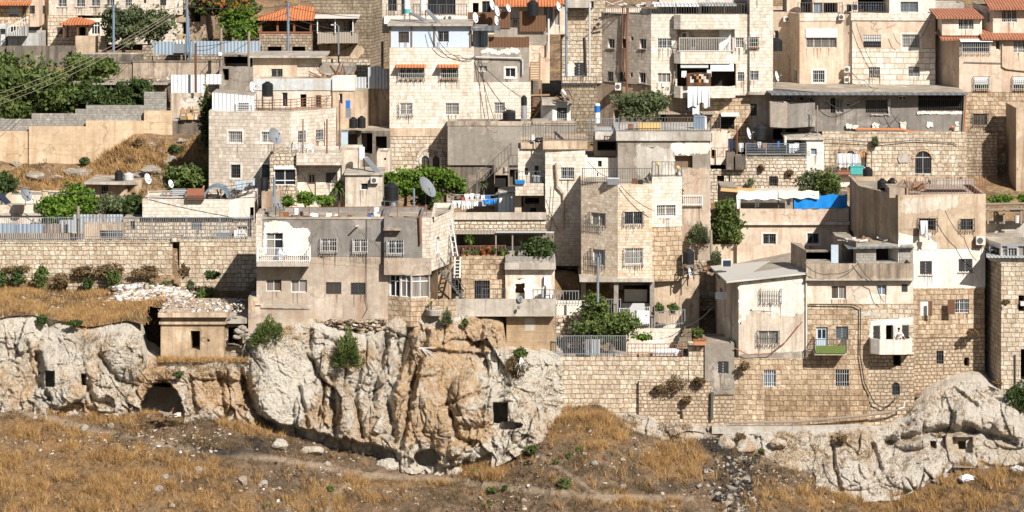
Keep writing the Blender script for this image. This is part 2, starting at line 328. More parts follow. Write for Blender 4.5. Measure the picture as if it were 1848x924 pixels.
# ---------------------------------------------------------------- builders
def rot_frame(a, b):
    t = Vector((b[0] - a[0], b[1] - a[1], 0)); L = t.length; t.normalize()
    return t, Vector((t.y, -t.x, 0)), L
class Face:
    """a vertical wall face: origin a, tangent t, outward normal n"""
    def __init__(s, a, b): s.a = a; s.t, s.n, s.L = rot_frame(a, b); s.b = b
    def at(s, px):
        k = (px - 924.0) / FPX; dx = s.b[0] - s.a[0]; dy = s.b[1] - s.a[1]
        r = (k * s.a[1] - s.a[0]) / (dx - k * dy); return r * s.L, s.a[1] + r * dy
    def p(s, u, z, d=0.0): return Vector((s.a[0], s.a[1], 0)) + s.t * u + s.n * d + Vector((0, 0, z))
    def rect(s, w):
        u0, d0 = s.at(w[0]); u1, d1 = s.at(w[2]); dm = (d0 + d1) / 2
        return u0, u1, Z(w[3], dm), Z(w[1], dm)
    def box(s, mb, u0, u1, z0, z1, d0, d1, m=0):
        p = s.p
        mb.hexa([p(u0, z0, d1), p(u1, z0, d1), p(u1, z0, d0), p(u0, z0, d0), p(u0, z1, d1), p(u1, z1, d1), p(u1, z1, d0), p(u0, z1, d0)], m)

def wall_face(mb, F, zb, za, zc, holes):
    """face from zb up to za (at a) / zc (at b) with rectangular holes (u0,u1,z0,z1,depth)"""
    zt = min(za, zc)
    holes = [(max(h[0], .02), min(h[1], F.L - .02), max(h[2], zb + .01), min(h[3], zt - .01), h[4]) for h in holes]
    us = sorted({0.0, F.L, *[h[0] for h in holes], *[h[1] for h in holes]})
    zs = sorted({zb, zt, *[h[2] for h in holes], *[h[3] for h in holes]})
    for i in range(len(us) - 1):
        for j in range(len(zs) - 1):
            um = (us[i] + us[i + 1]) / 2; zm = (zs[j] + zs[j + 1]) / 2
            if us[i + 1] - us[i] < 1e-5 or zs[j + 1] - zs[j] < 1e-5: continue
            if any(h[0] < um < h[1] and h[2] < zm < h[3] for h in holes): continue
            mb.face([F.p(us[i], zs[j]), F.p(us[i + 1], zs[j]), F.p(us[i + 1], zs[j + 1]), F.p(us[i], zs[j + 1])])
    if abs(za - zc) > 1e-4:
        if za > zc: mb.face([F.p(0, zt), F.p(F.L, zt), F.p(0, za)])
        else: mb.face([F.p(0, zt), F.p(F.L, zt), F.p(F.L, zc)])
    for u0, u1, z0, z1, dp in holes:
        for q in (((u0, z0), (u0, z1)), ((u1, z1), (u1, z0)), ((u0, z1), (u1, z1)), ((u1, z0), (u0, z0))):
            a, b = q; mb.face([F.p(*a), F.p(*b), F.p(*b, -dp), F.p(*a, -dp)])

def grille(F, mb, u0, u1, z0, z1, d, sp=.15, w=.011, hor=2):
    n = max(2, int(round((u1 - u0) / sp)))
    for k in range(n + 1):
        u = u0 + (u1 - u0) * k / n; F.box(mb, u - w, u + w, z0, z1, d - w, d + w)
    for k in range(hor):
        z = z0 + (z1 - z0) * (k + .5) / hor; F.box(mb, u0, u1, z - w, z + w, d + w, d + w * 2.2)

def mkwin(root, F, w):
    """w = (px0, py0, px1, py1, style): builds frame, pane, grille etc. in the hole"""
    u0, u1, z0, z1 = F.rect(w); st = w[4].split(); g = st[0]; opt = st[1:]
    dp = next((float(o[2:]) for o in opt if o.startswith('dp')), None)
    door = g[0] == 'o' or 'door' in opt
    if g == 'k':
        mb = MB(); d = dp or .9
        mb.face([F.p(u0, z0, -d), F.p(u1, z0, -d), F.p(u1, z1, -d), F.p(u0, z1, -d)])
        o = mb.build('doorway' if door else 'opening', ms[next((q[2:] for q in opt if q.startswith('m:')), 'unlit_void')], root)  # near-black back sheet stands in for the unlit inside of the hole
    else:
        mb = MB(); fw = .038; di = -.19
        frm = {'w': 'white', 'c': 'white', 'b': 'white', 'd': 'iron', 'o': 'offwhite', 'B': 'bluemetal', 'r': 'door_brown'}[g[0]]
        for a in ((u0, u0 + fw, z0, z1), (u1 - fw, u1, z0, z1), (u0 + fw, u1 - fw, z0, z0 + fw), (u0 + fw, u1 - fw, z1 - fw, z1)): F.box(mb, *a, di, di + .06)
        np_ = next((int(o[1:]) for o in opt if o[0] == 'n' and o[1:].isdigit()), 2 if g[0] != 'o' and u1 - u0 > .55 else 1)
        for k in range(1, np_):
            u = u0 + (u1 - u0) * k / np_; F.box(mb, u - .022, u + .022, z0 + fw, z1 - fw, di, di + .065)
        if 't' in opt:
            z = z0 + (z1 - z0) * .72; F.box(mb, u0 + fw, u1 - fw, z - .03, z + .03, di, di + .062)
        if 'tb' in opt:
            z = z0 + (z1 - z0) * .25; F.box(mb, u0 + fw, u1 - fw, z - .03, z + .03, di, di + .062)
        o = mb.build('door' if door else 'window', ms[frm], root)
        mb = MB()
        if g[0] == 'o':
            F.box(mb, u0 + fw, u1 - fw, z0 + fw, z1 - fw, di - .02, di + .03); mb.build('leaf_panel', ms[g[2:]], o)
            if 'gl' in opt:
                mb = MB(); um = (u0 + u1) / 2; zh = z1 - z0
                for ua, ub in ((u0 + .14, um - .04), (um + .04, u1 - .14)): F.box(mb, ua, ub, z0 + zh * .55, z1 - .2, di + .031, di + .04)
                mb.build('pane', ms['glass'], o)
        else:
            mt = {'w': 'glass', 'd': 'glass', 'c': 'curtain', 'b': 'glass_blue', 'B': 'glass', 'r': 'glass_warm'}[g[0]]
            if 'warm' in opt: mt = 'glass_warm'
            pz = di - .01
            mb.face([F.p(u0 + .01, z0 + .01, di + .01), F.p(u1 - .01, z0 + .01, di + .01), F.p(u1 - .01, z1 - .01, di + .01), F.p(u0 + .01, z1 - .01, di + .01)]); mb.build('pane', ms[mt], o)
            cu = next((q for q in opt if q in ('cl', 'cr', 'cc')), None)      # curtain behind one half
            if cu:
                mb = MB(); um = (u0 + u1) / 2
                ua, ub = {'cl': (u0 + .06, um - .04), 'cr': (um + .04, u1 - .06), 'cc': (u0 + (u1 - u0) * .3, u1 - (u1 - u0) * .3)}[cu]
                F.box(mb, ua, ub, z0 + .06, z1 - .06, di + .012, di + .02); mb.build('curtain', ms['curtain'], o)
    cg = next((q for q in opt if q in ('gw', 'gd', 'gx', 'cw', 'cd', 'cf', 'ct')), None)
    if cg:
        mb = MB(); white = cg in ('gw', 'cw', 'cf')
        if cg[0] == 'g':
            if cg == 'gx':
                n = 5
                for k in range(-n, n):
                    for sg in (1, -1):
                        pts = []
                        a0 = u0 + (u1 - u0) * k / n
                        for q in (0, 1): pts.append((a0 + (u1 - u0) * q, z0 + (z1 - z0) * (q if sg > 0 else 1 - q)))
                        (ua, za), (ub, zb) = pts
                        if ub <= u0 or ua >= u1: continue
                        if ua < u0: za += (zb - za) * (u0 - ua) / (ub - ua); ua = u0
                        if ub > u1: zb = za + (zb - za) * (u1 - ua) / (ub - ua); ub = u1
                        mb.bar(F.p(ua, za, -.03), F.p(ub, zb, -.03), .014)
            else: grille(F, mb, u0, u1, z0, z1, -.03)
        else:
            e = .06; pr = .3; a, b, c, d = u0 - e, u1 + e, z0 - .08, z1 + .04
            sl = .1 if cg in ('cw', 'ct') else 0
            grille(F, mb, a, b, c, d, pr, .16, .012, 3)
            for u in (a, b):
                for k in range(3): F.box(mb, u - .014, u + .014, c + (d - c) * k / 2 - .014, c + (d - c) * k / 2 + .014, 0.01, pr)
                F.box(mb, u - .014, u + .014, c, d, pr / 2 - .014, pr / 2 + .014)
            for k in range(6): F.box(mb, a + (b - a) * k / 5 - .014, a + (b - a) * k / 5 + .014, c - .014, c + .014, .01, pr)
        mb.build('grille', ms['lightgrey' if white else ('rust' if cg == 'ct' else 'iron')], o)
        if cg == 'cf':
            mb = MB()
            for k in range(5):
                u = u0 + (u1 - u0) * (k + .5) / 5; F.box(mb, u - .09, u + .09, z0 - .06, z0 + .1, .06, .24)
            q = mb.build('flowerpots', ms['terracotta'], o)
            lf = MB(); rr = random.Random(int(w[0]))
            for k in range(60):
                u = u0 + (u1 - u0) * (.35 + .6 * rr.random()); z = z0 + .1 + .35 * rr.random(); d = .06 + .2 * rr.random()
                v = Vector((rr.uniform(-1, 1), rr.uniform(-1, 1), rr.uniform(-1, 1))).normalized() * .09
                c = F.p(u, z, d); v2 = v.orthogonal().normalized() * .05
                lf.face([c - v, c + v2, c + v, c - v2])
            lf.build('plants', ms['leaf_vine'], o)
    if 's' in opt:
        mb = MB(); e = .14
        for a in ((u0 - e, u0 - .004, z0 - e, z1 + e), (u1 + .004, u1 + e, z0 - e, z1 + e), (u0 - .004, u1 + .004, z1 + .004, z1 + e), (u0 - .004, u1 + .004, z0 - e, z0 - .004)): F.box(mb, *a, -.02, .025)
        mb.build('surround', ms['white_plaster'], o)
    if g[0] != 'k' and u1 - u0 > .45:
        rr = random.Random(int(w[0] * 3 + w[1])); mb = MB()
        for k in range(rr.randint(2, 6)):
            a = rr.uniform(u0 - .05, u1 + .05); h_ = rr.uniform(.3, 1.3); e = rr.uniform(.02, .07); mb.face([F.p(a - e, z0 - .01, .012 + .001 * k), F.p(a + e, z0 - .01, .012 + .001 * k), F.p(a + e * .3, z0 - h_, .012 + .001 * k), F.p(a - e * .4, z0 - h_ * .8, .012 + .001 * k)])
        mb.build('drip_stain', ms['drip'], o)
    if 'l' in opt:
        mb = MB(); F.box(mb, u0 - .08, u1 + .08, z0 - .07, z0 - .004, -.1, .09); mb.build('sill', ms['slab'], o)
    sh = next((float(q[2:]) for q in opt if q.startswith('sh')), None)
    if sh:
        mb = MB(); F.box(mb, u0 + .02, u1 - .02, z1 - (z1 - z0) * sh, z1 - .005, -.11, -.06); mb.build('shutter', ms['shutter'], o)
    if 'ar' in opt:
        mb = MB(); r = (u1 - u0) / 2; um = (u0 + u1) / 2; zs = z1 - r; n = 10
        for sg in (-1, 1):
            prev = None
            for k in range(n + 1):
                a = math.pi / 2 * k / n; pt = (um + sg * r * math.cos(a), zs + r * math.sin(a))
                if prev: 
                    mb.face([F.p(*prev, -.004), F.p(*pt, -.004), F.p(pt[0], z1, -.004), F.p(prev[0], z1, -.004)])
                    mb.face([F.p(*prev, -.004), F.p(*pt, -.004), F.p(*pt, -.2), F.p(*prev, -.2)])
                prev = pt
        mb.build('arch_spandrel', ms[next((q[3:] for q in opt if q.startswith('am:')), 'pale_rough')], o)
        if 'noar' not in opt:
            mb = MB()
            for k in range(16):
                a0, a1 = math.pi * k / 16, math.pi * (k + 1) / 16; r0, r1 = r + .03, r + .26
                q = [(um + rr_ * math.cos(a), zs + rr_ * math.sin(a)) for rr_, a in ((r0, a0), (r1, a0), (r1, a1), (r0, a1))]
                mb.hexa([F.p(*q[i], -.02) for i in range(4)] + [F.p(*q[i], .05) for i in range(4)])
            mb.build('arch_stones', ms['tan_rough'], o)
    return o

class House:
    def __init__(s, name, label, px, py, D, cat='house', group=None):
        s.root = thing(name, label, cat, P(px, py, D), group); s.faces = []
    def block(s, pts, top, bot, mat, back=6.0, par=.4, wins=(), roof='roof', name='wall', tops=None, cop=None, side=None):
        n = len(pts); dr = min(q[1] for q in pts)
        lo_, hi_ = (top if tops is None else min(tops)), bot
        wins = [w for w in wins if lo_ - 30 < (w[1] + w[3]) / 2 < hi_ and w[3] > lo_ and w[1] < hi_ and pts[0][0] < (w[0] + w[2]) / 2 <= pts[-1][0]]
        W_ = [(X(px, D), D) for px, D in pts]
        zt = [Z(top, dr)] * n if tops is None else [Z(tops[i], pts[i][1]) for i in range(n)]
        zb = Z(bot, dr)
        mb = MB(); used = set()
        for i in range(n - 1):
            F = Face(W_[i], W_[i + 1]); s.faces.append(F)
            lo, hi = pts[i][0], pts[i + 1][0]; hs = []
            for k, w in enumerate(wins):
                c = (w[0] + w[2]) / 2
                if k in used or not (lo < c <= hi): continue
                used.add(k); u0, u1, z0, z1 = F.rect(w); opt = w[4].split()
                dp = next((float(o[2:]) for o in opt if o.startswith('dp')), .9 if opt[0] == 'k' else .22)
                hs.append((u0, u1, z0, z1, dp))
            wall_face(mb, F, zb, zt[i], zt[i + 1], hs)
        yb = max(q[1] for q in pts) + back
        A, B = W_[0], W_[-1]; A2, B2 = (A[0], yb), (B[0], yb)
        for a, b, za, zc in ((B, B2, zt[-1], zt[-1]), (B2, A2, zt[-1], zt[0]), (A2, A, zt[0], zt[0])):
            mb.face([(a[0], a[1], zb), (b[0], b[1], zb), (b[0], b[1], zc), (a[0], a[1], za)])
        ring = [(w[0], w[1], z) for w, z in zip(W_, zt)] + [(B2[0], B2[1], zt[-1]), (A2[0], A2[1], zt[0])]
        if par > 0:
            # inner parapet: shrink towards the centre by about .2 m
            cx = sum(r[0] for r in ring) / len(ring); cy = sum(r[1] for r in ring) / len(ring)
            inn = []
            for r in ring:
                dx, dy = cx - r[0], cy - r[1]
                inn.append((r[0] + (.2 if dx > 0 else -.2) * (1 if abs(dx) > .3 else 0), r[1] + (.2 if dy > 0 else -.2), r[2]))
            for i in range(len(ring)):
                j = (i + 1) % len(ring); a, b, c, d = ring[i], ring[j], inn[j], inn[i]
                mb.face([a, b, c, d]); mb.face([d, c, (c[0], c[1], c[2] - par), (d[0], d[1], d[2] - par)])
            rf = [(r[0], r[1], r[2] - par) for r in inn]
        else: rf = ring
        wall = mb.build(name, ms[mat], s.root)
        if roof:
            rm = MB(); rm.face(rf); rm.build('roof', ms[roof], wall)
        if cop:
            cm = MB()
            for i in range(n - 1):
                F = Face(W_[i], W_[i + 1]); F.box(cm, -.05, F.L + .05, zt[i] - cop[1], zt[i] + .04, -.22, cop[0])
            cm.build('coping', ms[cop[2]], wall)
        fi = len(s.faces) - (n - 1)
        for i in range(n - 1):
            lo, hi = pts[i][0], pts[i + 1][0]
            for w in wins:
                c = (w[0] + w[2]) / 2
                if lo < c <= hi: mkwin(s.root, s.faces[fi + i], w)
        return wall
    def box(s, px0, px1, py0, py1, D, depth, mat, name, parent=None):
        """box whose front face at distance D spans the given photo rows and columns"""
        mb = MB(); mb.box(X(px0, D), X(px1, D), D, D + depth, Z(py1, D), Z(py0, D)); return mb.build(name, ms[mat], parent or s.root)
    def poly(s, pts, mat, name, th=.06):
        """a slab through points (px, py, D), th thick downwards"""
        q = [P(*a) for a in pts]; mb = MB(); n = len(q); lo = [p - Vector((0, 0, th)) for p in q]
        mb.face(q); mb.face(lo[::-1])
        for i in range(n): j = (i + 1) % n; mb.face([q[i], lo[i], lo[j], q[j]])
        return mb.build(name, ms[mat], s.root)
    def patch(s, pts, D, mat, name='plaster_patch', jit=2.0, off=.012, seed=1):
        rr = random.Random(seed); q = []
        def wob(a, b, t, o): L = math.hypot(b[0] - a[0], b[1] - a[1]); return .55 * math.sin(L * t * .31 + a[0] + o) + .5 * math.sin(L * t * .83 + a[1] * 1.7 + o) + rr.uniform(-.45, .45)
        for i in range(len(pts)):
            a, b = pts[i], pts[(i + 1) % len(pts)]; n = max(1, int(math.hypot(b[0] - a[0], b[1] - a[1]) / 2.2))
            for k in range(n): q.append((a[0] + (b[0] - a[0]) * k / n + jit * wob(a, b, k / n, 0), a[1] + (b[1] - a[1]) * k / n + jit * wob(a, b, k / n, 5)))
        Df = (lambda x: D - off) if not isinstance(D, tuple) else (lambda x: D[1] + (D[3] - D[1]) * (x - D[0]) / (D[2] - D[0]) - off)
        f = [P(x, y, Df(x)) for x, y in q]; bk = [p + Vector((0, off * .9, 0)) for p in f]; mb = MB(); mb.face(f)
        for i in range(len(f)): j = (i + 1) % len(f); mb.face([f[i], f[j], bk[j], bk[i]])
        return mb.build(name, ms[mat], s.root)
    def balcony(s, px0, px1, py0, py1, D, out, mat, kind='solid', slab=.2, chamfer=0, railmat='white', slabmat='slab', fl=None):
        """py0 top of the parapet, py1 underside of the slab; D distance of the wall, out how far it stands out"""
        d = D - out; x0, x1 = X(px0, d), X(px1, d); z0, z1 = Z(py1, d), Z(py0, d); c = chamfer
        pl = [(x0, D), (x0, d + c), (x0 + c, d), (x1 - c, d), (x1, d + c), (x1, D)] if c else [(x0, D), (x0, d), (x1, d), (x1, D)]
        mb = MB(); top = [(x, y, z0 + slab) for x, y in pl]; lo = [(x, y, z0) for x, y in pl]
        mb.face(top); mb.face(lo[::-1])
        for i in range(len(pl)): j = (i + 1) % len(pl); mb.face([lo[i], lo[j], top[j], top[i]])
        sl_ = mb.build('balcony', ms[slabmat if kind != 'solid' else mat], s.root)
        mb = MB()
        for i in range(len(pl) - 1):
            a, b = pl[i], pl[i + 1]; F = Face(a, b)
            if kind == 'solid': F.box(mb, 0.002, F.L - .002, z0 + slab, z1, -.12, -.003)
            else:
                F.box(mb, 0, F.L, z1 - .04, z1, -.05, -.01); F.box(mb, 0, F.L, z0 + slab + .08, z0 + slab + .12, -.05, -.01)
                n = max(2, int(F.L / .14))
                for k in range(n + 1):
                    u = F.L * k / n; F.box(mb, u - .014, u + .014, z0 + slab, z1, -.044, -.016)
        mb.build('parapet' if kind == 'solid' else 'railing', ms[mat if kind == 'solid' else railmat], sl_)
        return sl_
    def ac(s, px0, py0, px1, py1, D, out=.38):
        d = D - out; mb = MB(); x0, x1, z0, z1 = X(px0, d), X(px1, d), Z(py1, d), Z(py0, d)
        mb.box(x0, x1, d, D - .03, z0, z1); o = mb.build('air_conditioner', ms['offwhite'], s.root)
        mb = MB(); r = min(x1 - x0, z1 - z0) * .38; c = Vector((x0 + (x1 - x0) * .42, d - .012, (z0 + z1) / 2)); n = 16
        mb.face([c + Vector((r * math.cos(2 * math.pi * k / n), 0, r * math.sin(2 * math.pi * k / n))) for k in range(n)])
        mb.build('fan_grille', ms['iron'], o); return o
    def pipe(s, pts, r, mat, name='drain_pipe'):
        mb = MB(); mb.tube([P(*p) for p in pts], r); return mb.build(name, ms[mat], s.root)
    def awning(s, px0, px1, py0, py1, D, out, mat='tile', name='awning'):
        mb = MB(); d = D - out; a, b = P(px0, py0, D), P(px1, py0, D); z1 = Z(py1, d)
        q = [(a.x, D, a.z), (b.x, D, b.z), (b.x, d, z1), (a.x, d, z1)]; mb.hexa([(x, y, z - .07) for x, y, z in q] + q); return mb.build(name, ms[mat], s.root)
    def hip(s, px0, px1, pe, D0, D1, pr, rx0, rx1, mat='tile', over=.3, name='tile_roof'):
        """hip roof: eaves at row pe (front D0, back D1), ridge at row pr (mid depth) from rx0 to rx1"""
        dm = (D0 + D1) / 2; ze = Z(pe, D0); zr = Z(pr, dm); x0, x1 = X(px0, D0), X(px1, D0); a, b = X(rx0, dm), X(rx1, dm)
        e = [(x0, D0, ze), (x1, D0, ze), (x1, D1, ze), (x0, D1, ze)]; r0, r1 = (a, dm, zr), (b, dm, zr); mb = MB()
        mb.face([e[0], e[1], r1, r0]); mb.face([e[1], e[2], r1]); mb.face([e[2], e[3], r0, r1]); mb.face([e[3], e[0], r0])
        lo = [(x, y, z - .15) for x, y, z in e]; mb.face(lo[::-1])
        for i in range(4): j = (i + 1) % 4; mb.face([lo[i], lo[j], e[j], e[i]])
        return mb.build(name, ms[mat], s.root)
    def slope(s, px0, px1, pe, D0, pr, D1, mat='tile', th=.14, name='tile_roof'):
        """single pitch: eave row pe at D0, upper edge row pr at D1"""
        x0, x1 = X(px0, D0), X(px1, D0); a, b = Z(pe, D0), Z(pr, D1); q = [(x0, D0, a), (x1, D0, a), (x1, D1, b), (x0, D1, b)]
        mb = MB(); mb.hexa([(x, y, z - th) for x, y, z in q] + q); return mb.build(name, ms[mat], s.root)

def wall(name, label, segs, bot, mat, back=.4, cat='wall', cop=None, wins=(), group=None, roof=None, par=0):
    """segs: list of (px0, px1, top row, D) or with D1"""
    h = House(name, label, segs[0][0], bot, segs[0][3], cat, group)
    for sgm in segs:
        px0, px1, tp, D = sgm[:4]; D1 = sgm[4] if len(sgm) > 4 else D; b = sgm[5] if len(sgm) > 5 else bot
        h.block([(px0, D), (px1, D1)], tp, b, mat, back, par, [w for w in wins if px0 < (w[0] + w[2]) / 2 <= px1], roof, 'wall_length' if len(segs) > 1 else 'wall', cop=cop)
    if roof is None:
        pass
    return h

# ---- foliage ---------------------------------------------------------------
def leaves(name, C, size, mat, parent=None, aspect=.55, seed=0, up=0.0, squash=1.0):
    rg = np.random.default_rng(seed); n = len(C)
    a = rg.normal(size=(n, 3)); a[:, 2] += up; a /= np.linalg.norm(a, axis=1)[:, None]
    b = np.cross(a, rg.normal(size=(n, 3))); b /= np.linalg.norm(b, axis=1)[:, None] + 1e-9
    s = size * rg.uniform(.6, 1.4, n)[:, None]
    V = np.stack([C - a * s, C + b * s * aspect, C + a * s, C - b * s * aspect], 1).reshape(-1, 3)
    off = np.array(parent['_o']) if parent is not None else np.zeros(3)
    V = V - off; me = bpy.data.meshes.new(name); me.vertices.add(4 * n); me.vertices.foreach_set('co', V.astype(np.float32).ravel())
    me.loops.add(4 * n); me.loops.foreach_set('vertex_index', np.arange(4 * n, dtype=np.int32))
    me.polygons.add(n); me.polygons.foreach_set('loop_start', np.arange(0, 4 * n, 4, dtype=np.int32)); me.polygons.foreach_set('loop_total', np.full(n, 4, dtype=np.int32))
    me.materials.append(ms[mat]); me.update(calc_edges=True)
    o = bpy.data.objects.new(name, me); COL.link(o); o['_o'] = tuple(off.tolist())
    if parent is not None: o.parent = parent
    return o
def clump_pts(c, r, n, k, rg, spread=.4, shell=.82):
    cc = rg.normal(size=(k, 3)); cc /= np.linalg.norm(cc, axis=1)[:, None]
    cc = cc * (rg.uniform(shell * .5, shell, (k, 1)))
    idx = rg.integers(0, k, n); sz = rg.uniform(.6, 1.3, k)
    d = rg.normal(size=(n, 3)); d /= np.linalg.norm(d, axis=1)[:, None]
    p = cc[idx] + d * (spread * sz[idx] * rg.uniform(.25, 1, n) ** .4)[:, None]
    k_ = rg.uniform(0, 1, n) < .17; p[k_] *= rg.uniform(1.0, 1.3, (int(k_.sum()), 1)); p = p * (1 + .1 * np.sin(p[:, :1] * 9 + 1) * np.sin(p[:, 2:] * 8))
    return np.array(c) + p * np.array(r), np.array(c) + cc * np.array(r)
def tree(px0, py0, px1, py1, D, label, mat='leaf', n=3500, leaf=.14, base=None, cat='tree', name='tree', k=34, group=None, lobes=None, dz=None, seed=None):
    """crown fills the photo box; trunk stands at row base"""
    g_ = .07; px0, px1, py0, py1 = px0 - g_ * (px1 - px0), px1 + g_ * (px1 - px0), py0 - g_ * (py1 - py0), py1 + g_ * (py1 - py0) * .5; n = int(n * 1.35)
    seed = seed or abs(int(px0 * 7 + py0)); rg = np.random.default_rng(seed)
    c = P((px0 + px1) / 2, (py0 + py1) / 2, D); rx = (X(px1, D) - X(px0, D)) / 2; rz = (Z(py0, D) - Z(py1, D)) / 2; ry = dz or min(rx, max(rx * .8, rz)) * .9
    base = base or py1 + (py1 - py0) * .25
    zb = Z(base, D); root = thing(name, label, cat, (c.x, D, zb), group)
    L = lobes or [(0, 0, 1, 1)]
    allp, cen = [], []
    for lx, lz, sx, sz in L:
        p, q = clump_pts((c.x + lx * rx, c.y, c.z + lz * rz), (rx * sx, ry * min(1, sx * 1.2), rz * sz), int(n * sx * sz / sum(a[2] * a[3] for a in L)), max(8, int(k * sx * sz)), rg)
        allp.append(p); cen.append(q)
    leaves('crown', np.concatenate(allp), leaf, mat, root, seed=seed, up=.4)
    mb = MB(); tr = max(.06, rx * .06); cen = np.concatenate(cen)
    b0 = Vector((c.x, D, zb)); fork = Vector((c.x + rx * .08, D, min(c.z - rz * .35, zb + (c.z - zb) * .7)))
    mb.tube([b0, (b0 + fork) / 2 + Vector((tr * .6, 0, 0)), fork], [tr * 1.3, tr, tr * .8], n=8)
    for q in cen[::max(1, len(cen) // 9)]:
        q = Vector(q); md = (fork + q) / 2 + Vector((0, 0, .1 * rz)); mb.tube([fork, md, q], [tr * .6, tr * .4, tr * .12], n=5)
    mb.build('trunk', ms['bark'], root, True)
    return root
def bush(px0, py0, px1, py1, D, label, mat='leaf_dark', n=900, leaf=.09, cat='shrub', name='shrub', broom=False, group=None, k=16, lobes=None):
    seed = abs(int(px0 * 13 + py0)); rg = np.random.default_rng(seed)
    c = P((px0 + px1) / 2, (py0 + py1) / 2, D); rx = (X(px1, D) - X(px0, D)) / 2; rz = (Z(py0, D) - Z(py1, D)) / 2
    ry = max(.3, min(rx, rz * 1.3))
    root = thing(name, label, cat, (c.x, D, c.z - rz), group)
    if broom:
        o = np.array([c.x, D, c.z - rz * .9]); th = rg.normal(size=(n, 3)); th[:, 2] = np.abs(th[:, 2]); th /= np.linalg.norm(th, axis=1)[:, None]
        t = rg.uniform(.25, 1, n) ** .6; lump = 1 + .18 * np.sin(th[:, 0] * 7 + 1) * np.cos(th[:, 2] * 6)
        p = o + th * (t * lump)[:, None] * np.array([rx, ry, rz * 1.9])
        leaves('foliage', p, leaf, mat, root, aspect=.28, seed=seed, up=.8)
    else:
        p, _ = clump_pts(c, (rx, ry, rz), n, k, rg, .4, .72); leaves('foliage', p, leaf, mat, root, seed=seed, up=.4)
    mb = MB(); b = Vector((c.x, D, c.z - rz * 1.05))
    for q in range(5): mb.bar(b, Vector((c.x + rx * rg.uniform(-.6, .6), D + ry * rg.uniform(-.5, .5), c.z + rz * rg.uniform(0, .6))), .02)
    mb.build('stems', ms['bark'], root)
    return root
def palm(px, py, w, D, label, pbase, n=60, name='yucca', cat='plant', mat='leaf_olive'):
    rg = random.Random(int(px)); c = P(px, py, D); r = w * D / FPX / 2; root = thing(name, label, cat, P(px, pbase, D)); mb = MB()
    for k in range(n):
        a = rg.uniform(0, 2 * math.pi); e = rg.uniform(-.5, 1.2); d = Vector((math.cos(a) * math.cos(e), math.sin(a) * math.cos(e), math.sin(e)))
        s = d.cross(Vector((0, 0, 1))).normalized() * r * .09; m_ = c + d * r * .55; t = c + d * r + Vector((0, 0, -.25 * r))
        mb.face([c - s * .5, m_ - s, t, m_ + s, c + s * .5])
    mb.build('leaves', ms[mat], root); mb = MB(); mb.tube([P(px, pbase, D), P(px + .5, (py + pbase) / 2, D), c], [.09, .07, .08]); mb.build('trunk', ms['bark'], root)

# ---- props -----------------------------------------------------------------
def tank(px0, py0, px1, py1, D, label, mat='black', stand=None, group='rooftop water tanks', smooth_top=True, lidmat=None):
    r = (X(px1, D) - X(px0, D)) / 2; h = Z(py0, D) - Z(py1, D); c = P((px0 + px1) / 2, py1, D); root = thing('water_tank', label, 'water tank', c, group)
    mb = MB(); prof = [(r * .96, 0)]; nr = 6
    for k in range(nr): z = h * .8 * (k + 1) / nr; prof += [(r, z - h * .11), (r, z - h * .02), (r * .955, z)]
    prof += [(r * .8, h * .86), (r * .45, h * .93)]
    mb.lathe(c, prof, 22); mb.build('body', ms[mat], root, False)
    mb = MB(); mb.lathe(c, [(r * .42, h * .925), (r * .42, h * .99), (r * .2, h)], 16); mb.build('lid', ms[lidmat or mat], root)
    if stand:
        zb = Z(stand, D); mb = MB()
        for sx in (-1, 1):
            for sy in (-1, 1): mb.bar((c.x + sx * r * .9, D + sy * r * .9, zb), (c.x + sx * r * .9, D + sy * r * .9, c.z), .03)
        for z in (c.z - .03, (c.z + zb) / 2):
            for sx in (-1, 1): mb.bar((c.x + sx * r * .9, D - r * .9, z), (c.x + sx * r * .9, D + r * .9, z), .025); mb.bar((c.x - r * .9, D + sx * r * .9, z), (c.x + r * .9, D + sx * r * .9, z), .025)
        mb.build('stand', ms['iron'], root)
    return root
def boiler(px0, py0, px1, py1, D, label, panel=None, cap=None, mat='white', stand=None):
    """upright solar boiler; panel = four (px,py,D) corners of the collector"""
    r = (X(px1, D) - X(px0, D)) / 2; h = Z(py0, D) - Z(py1, D); c = P((px0 + px1) / 2, py1, D); root = thing('solar_boiler', label, 'solar boiler', c, 'solar water heaters')
    mb = MB(); mb.lathe(c, [(r, 0), (r, h * .96), (r * .85, h)], 18); mb.build('boiler_drum', ms[mat], root, False)
    if cap:
        mb = MB(); mb.lathe(c, [(r * 1.03, h * cap[1]), (r * 1.03, h * cap[2])], 18); mb.build('band', ms[cap[0]], root)
    if stand:
        mb = MB(); zb = Z(stand, D)
        for sx in (-1, 1):
            for sy in (-1, 1): mb.bar((c.x + sx * r, D + sy * r, zb), (c.x + sx * r * .8, D + sy * r * .8, c.z + .1), .025)
        mb.build('stand', ms['iron'], root)
    if panel:
        q = [P(*a) for a in panel]; n = (q[1] - q[0]).cross(q[3] - q[0]).normalized() * .05; mb = MB(); mb.hexa([p - n for p in q] + [p + n for p in q]); o = mb.build('collector', ms['silver'], root)
        mb = MB(); cc = sum(q, Vector()) / 4; g = [cc + (p - cc) * .9 for p in q]
        for sg in (1, -1): mb.face([p + n * 1.1 * sg for p in g])
        mb.build('glass_cover', ms['dishgrey'], o)
    return root
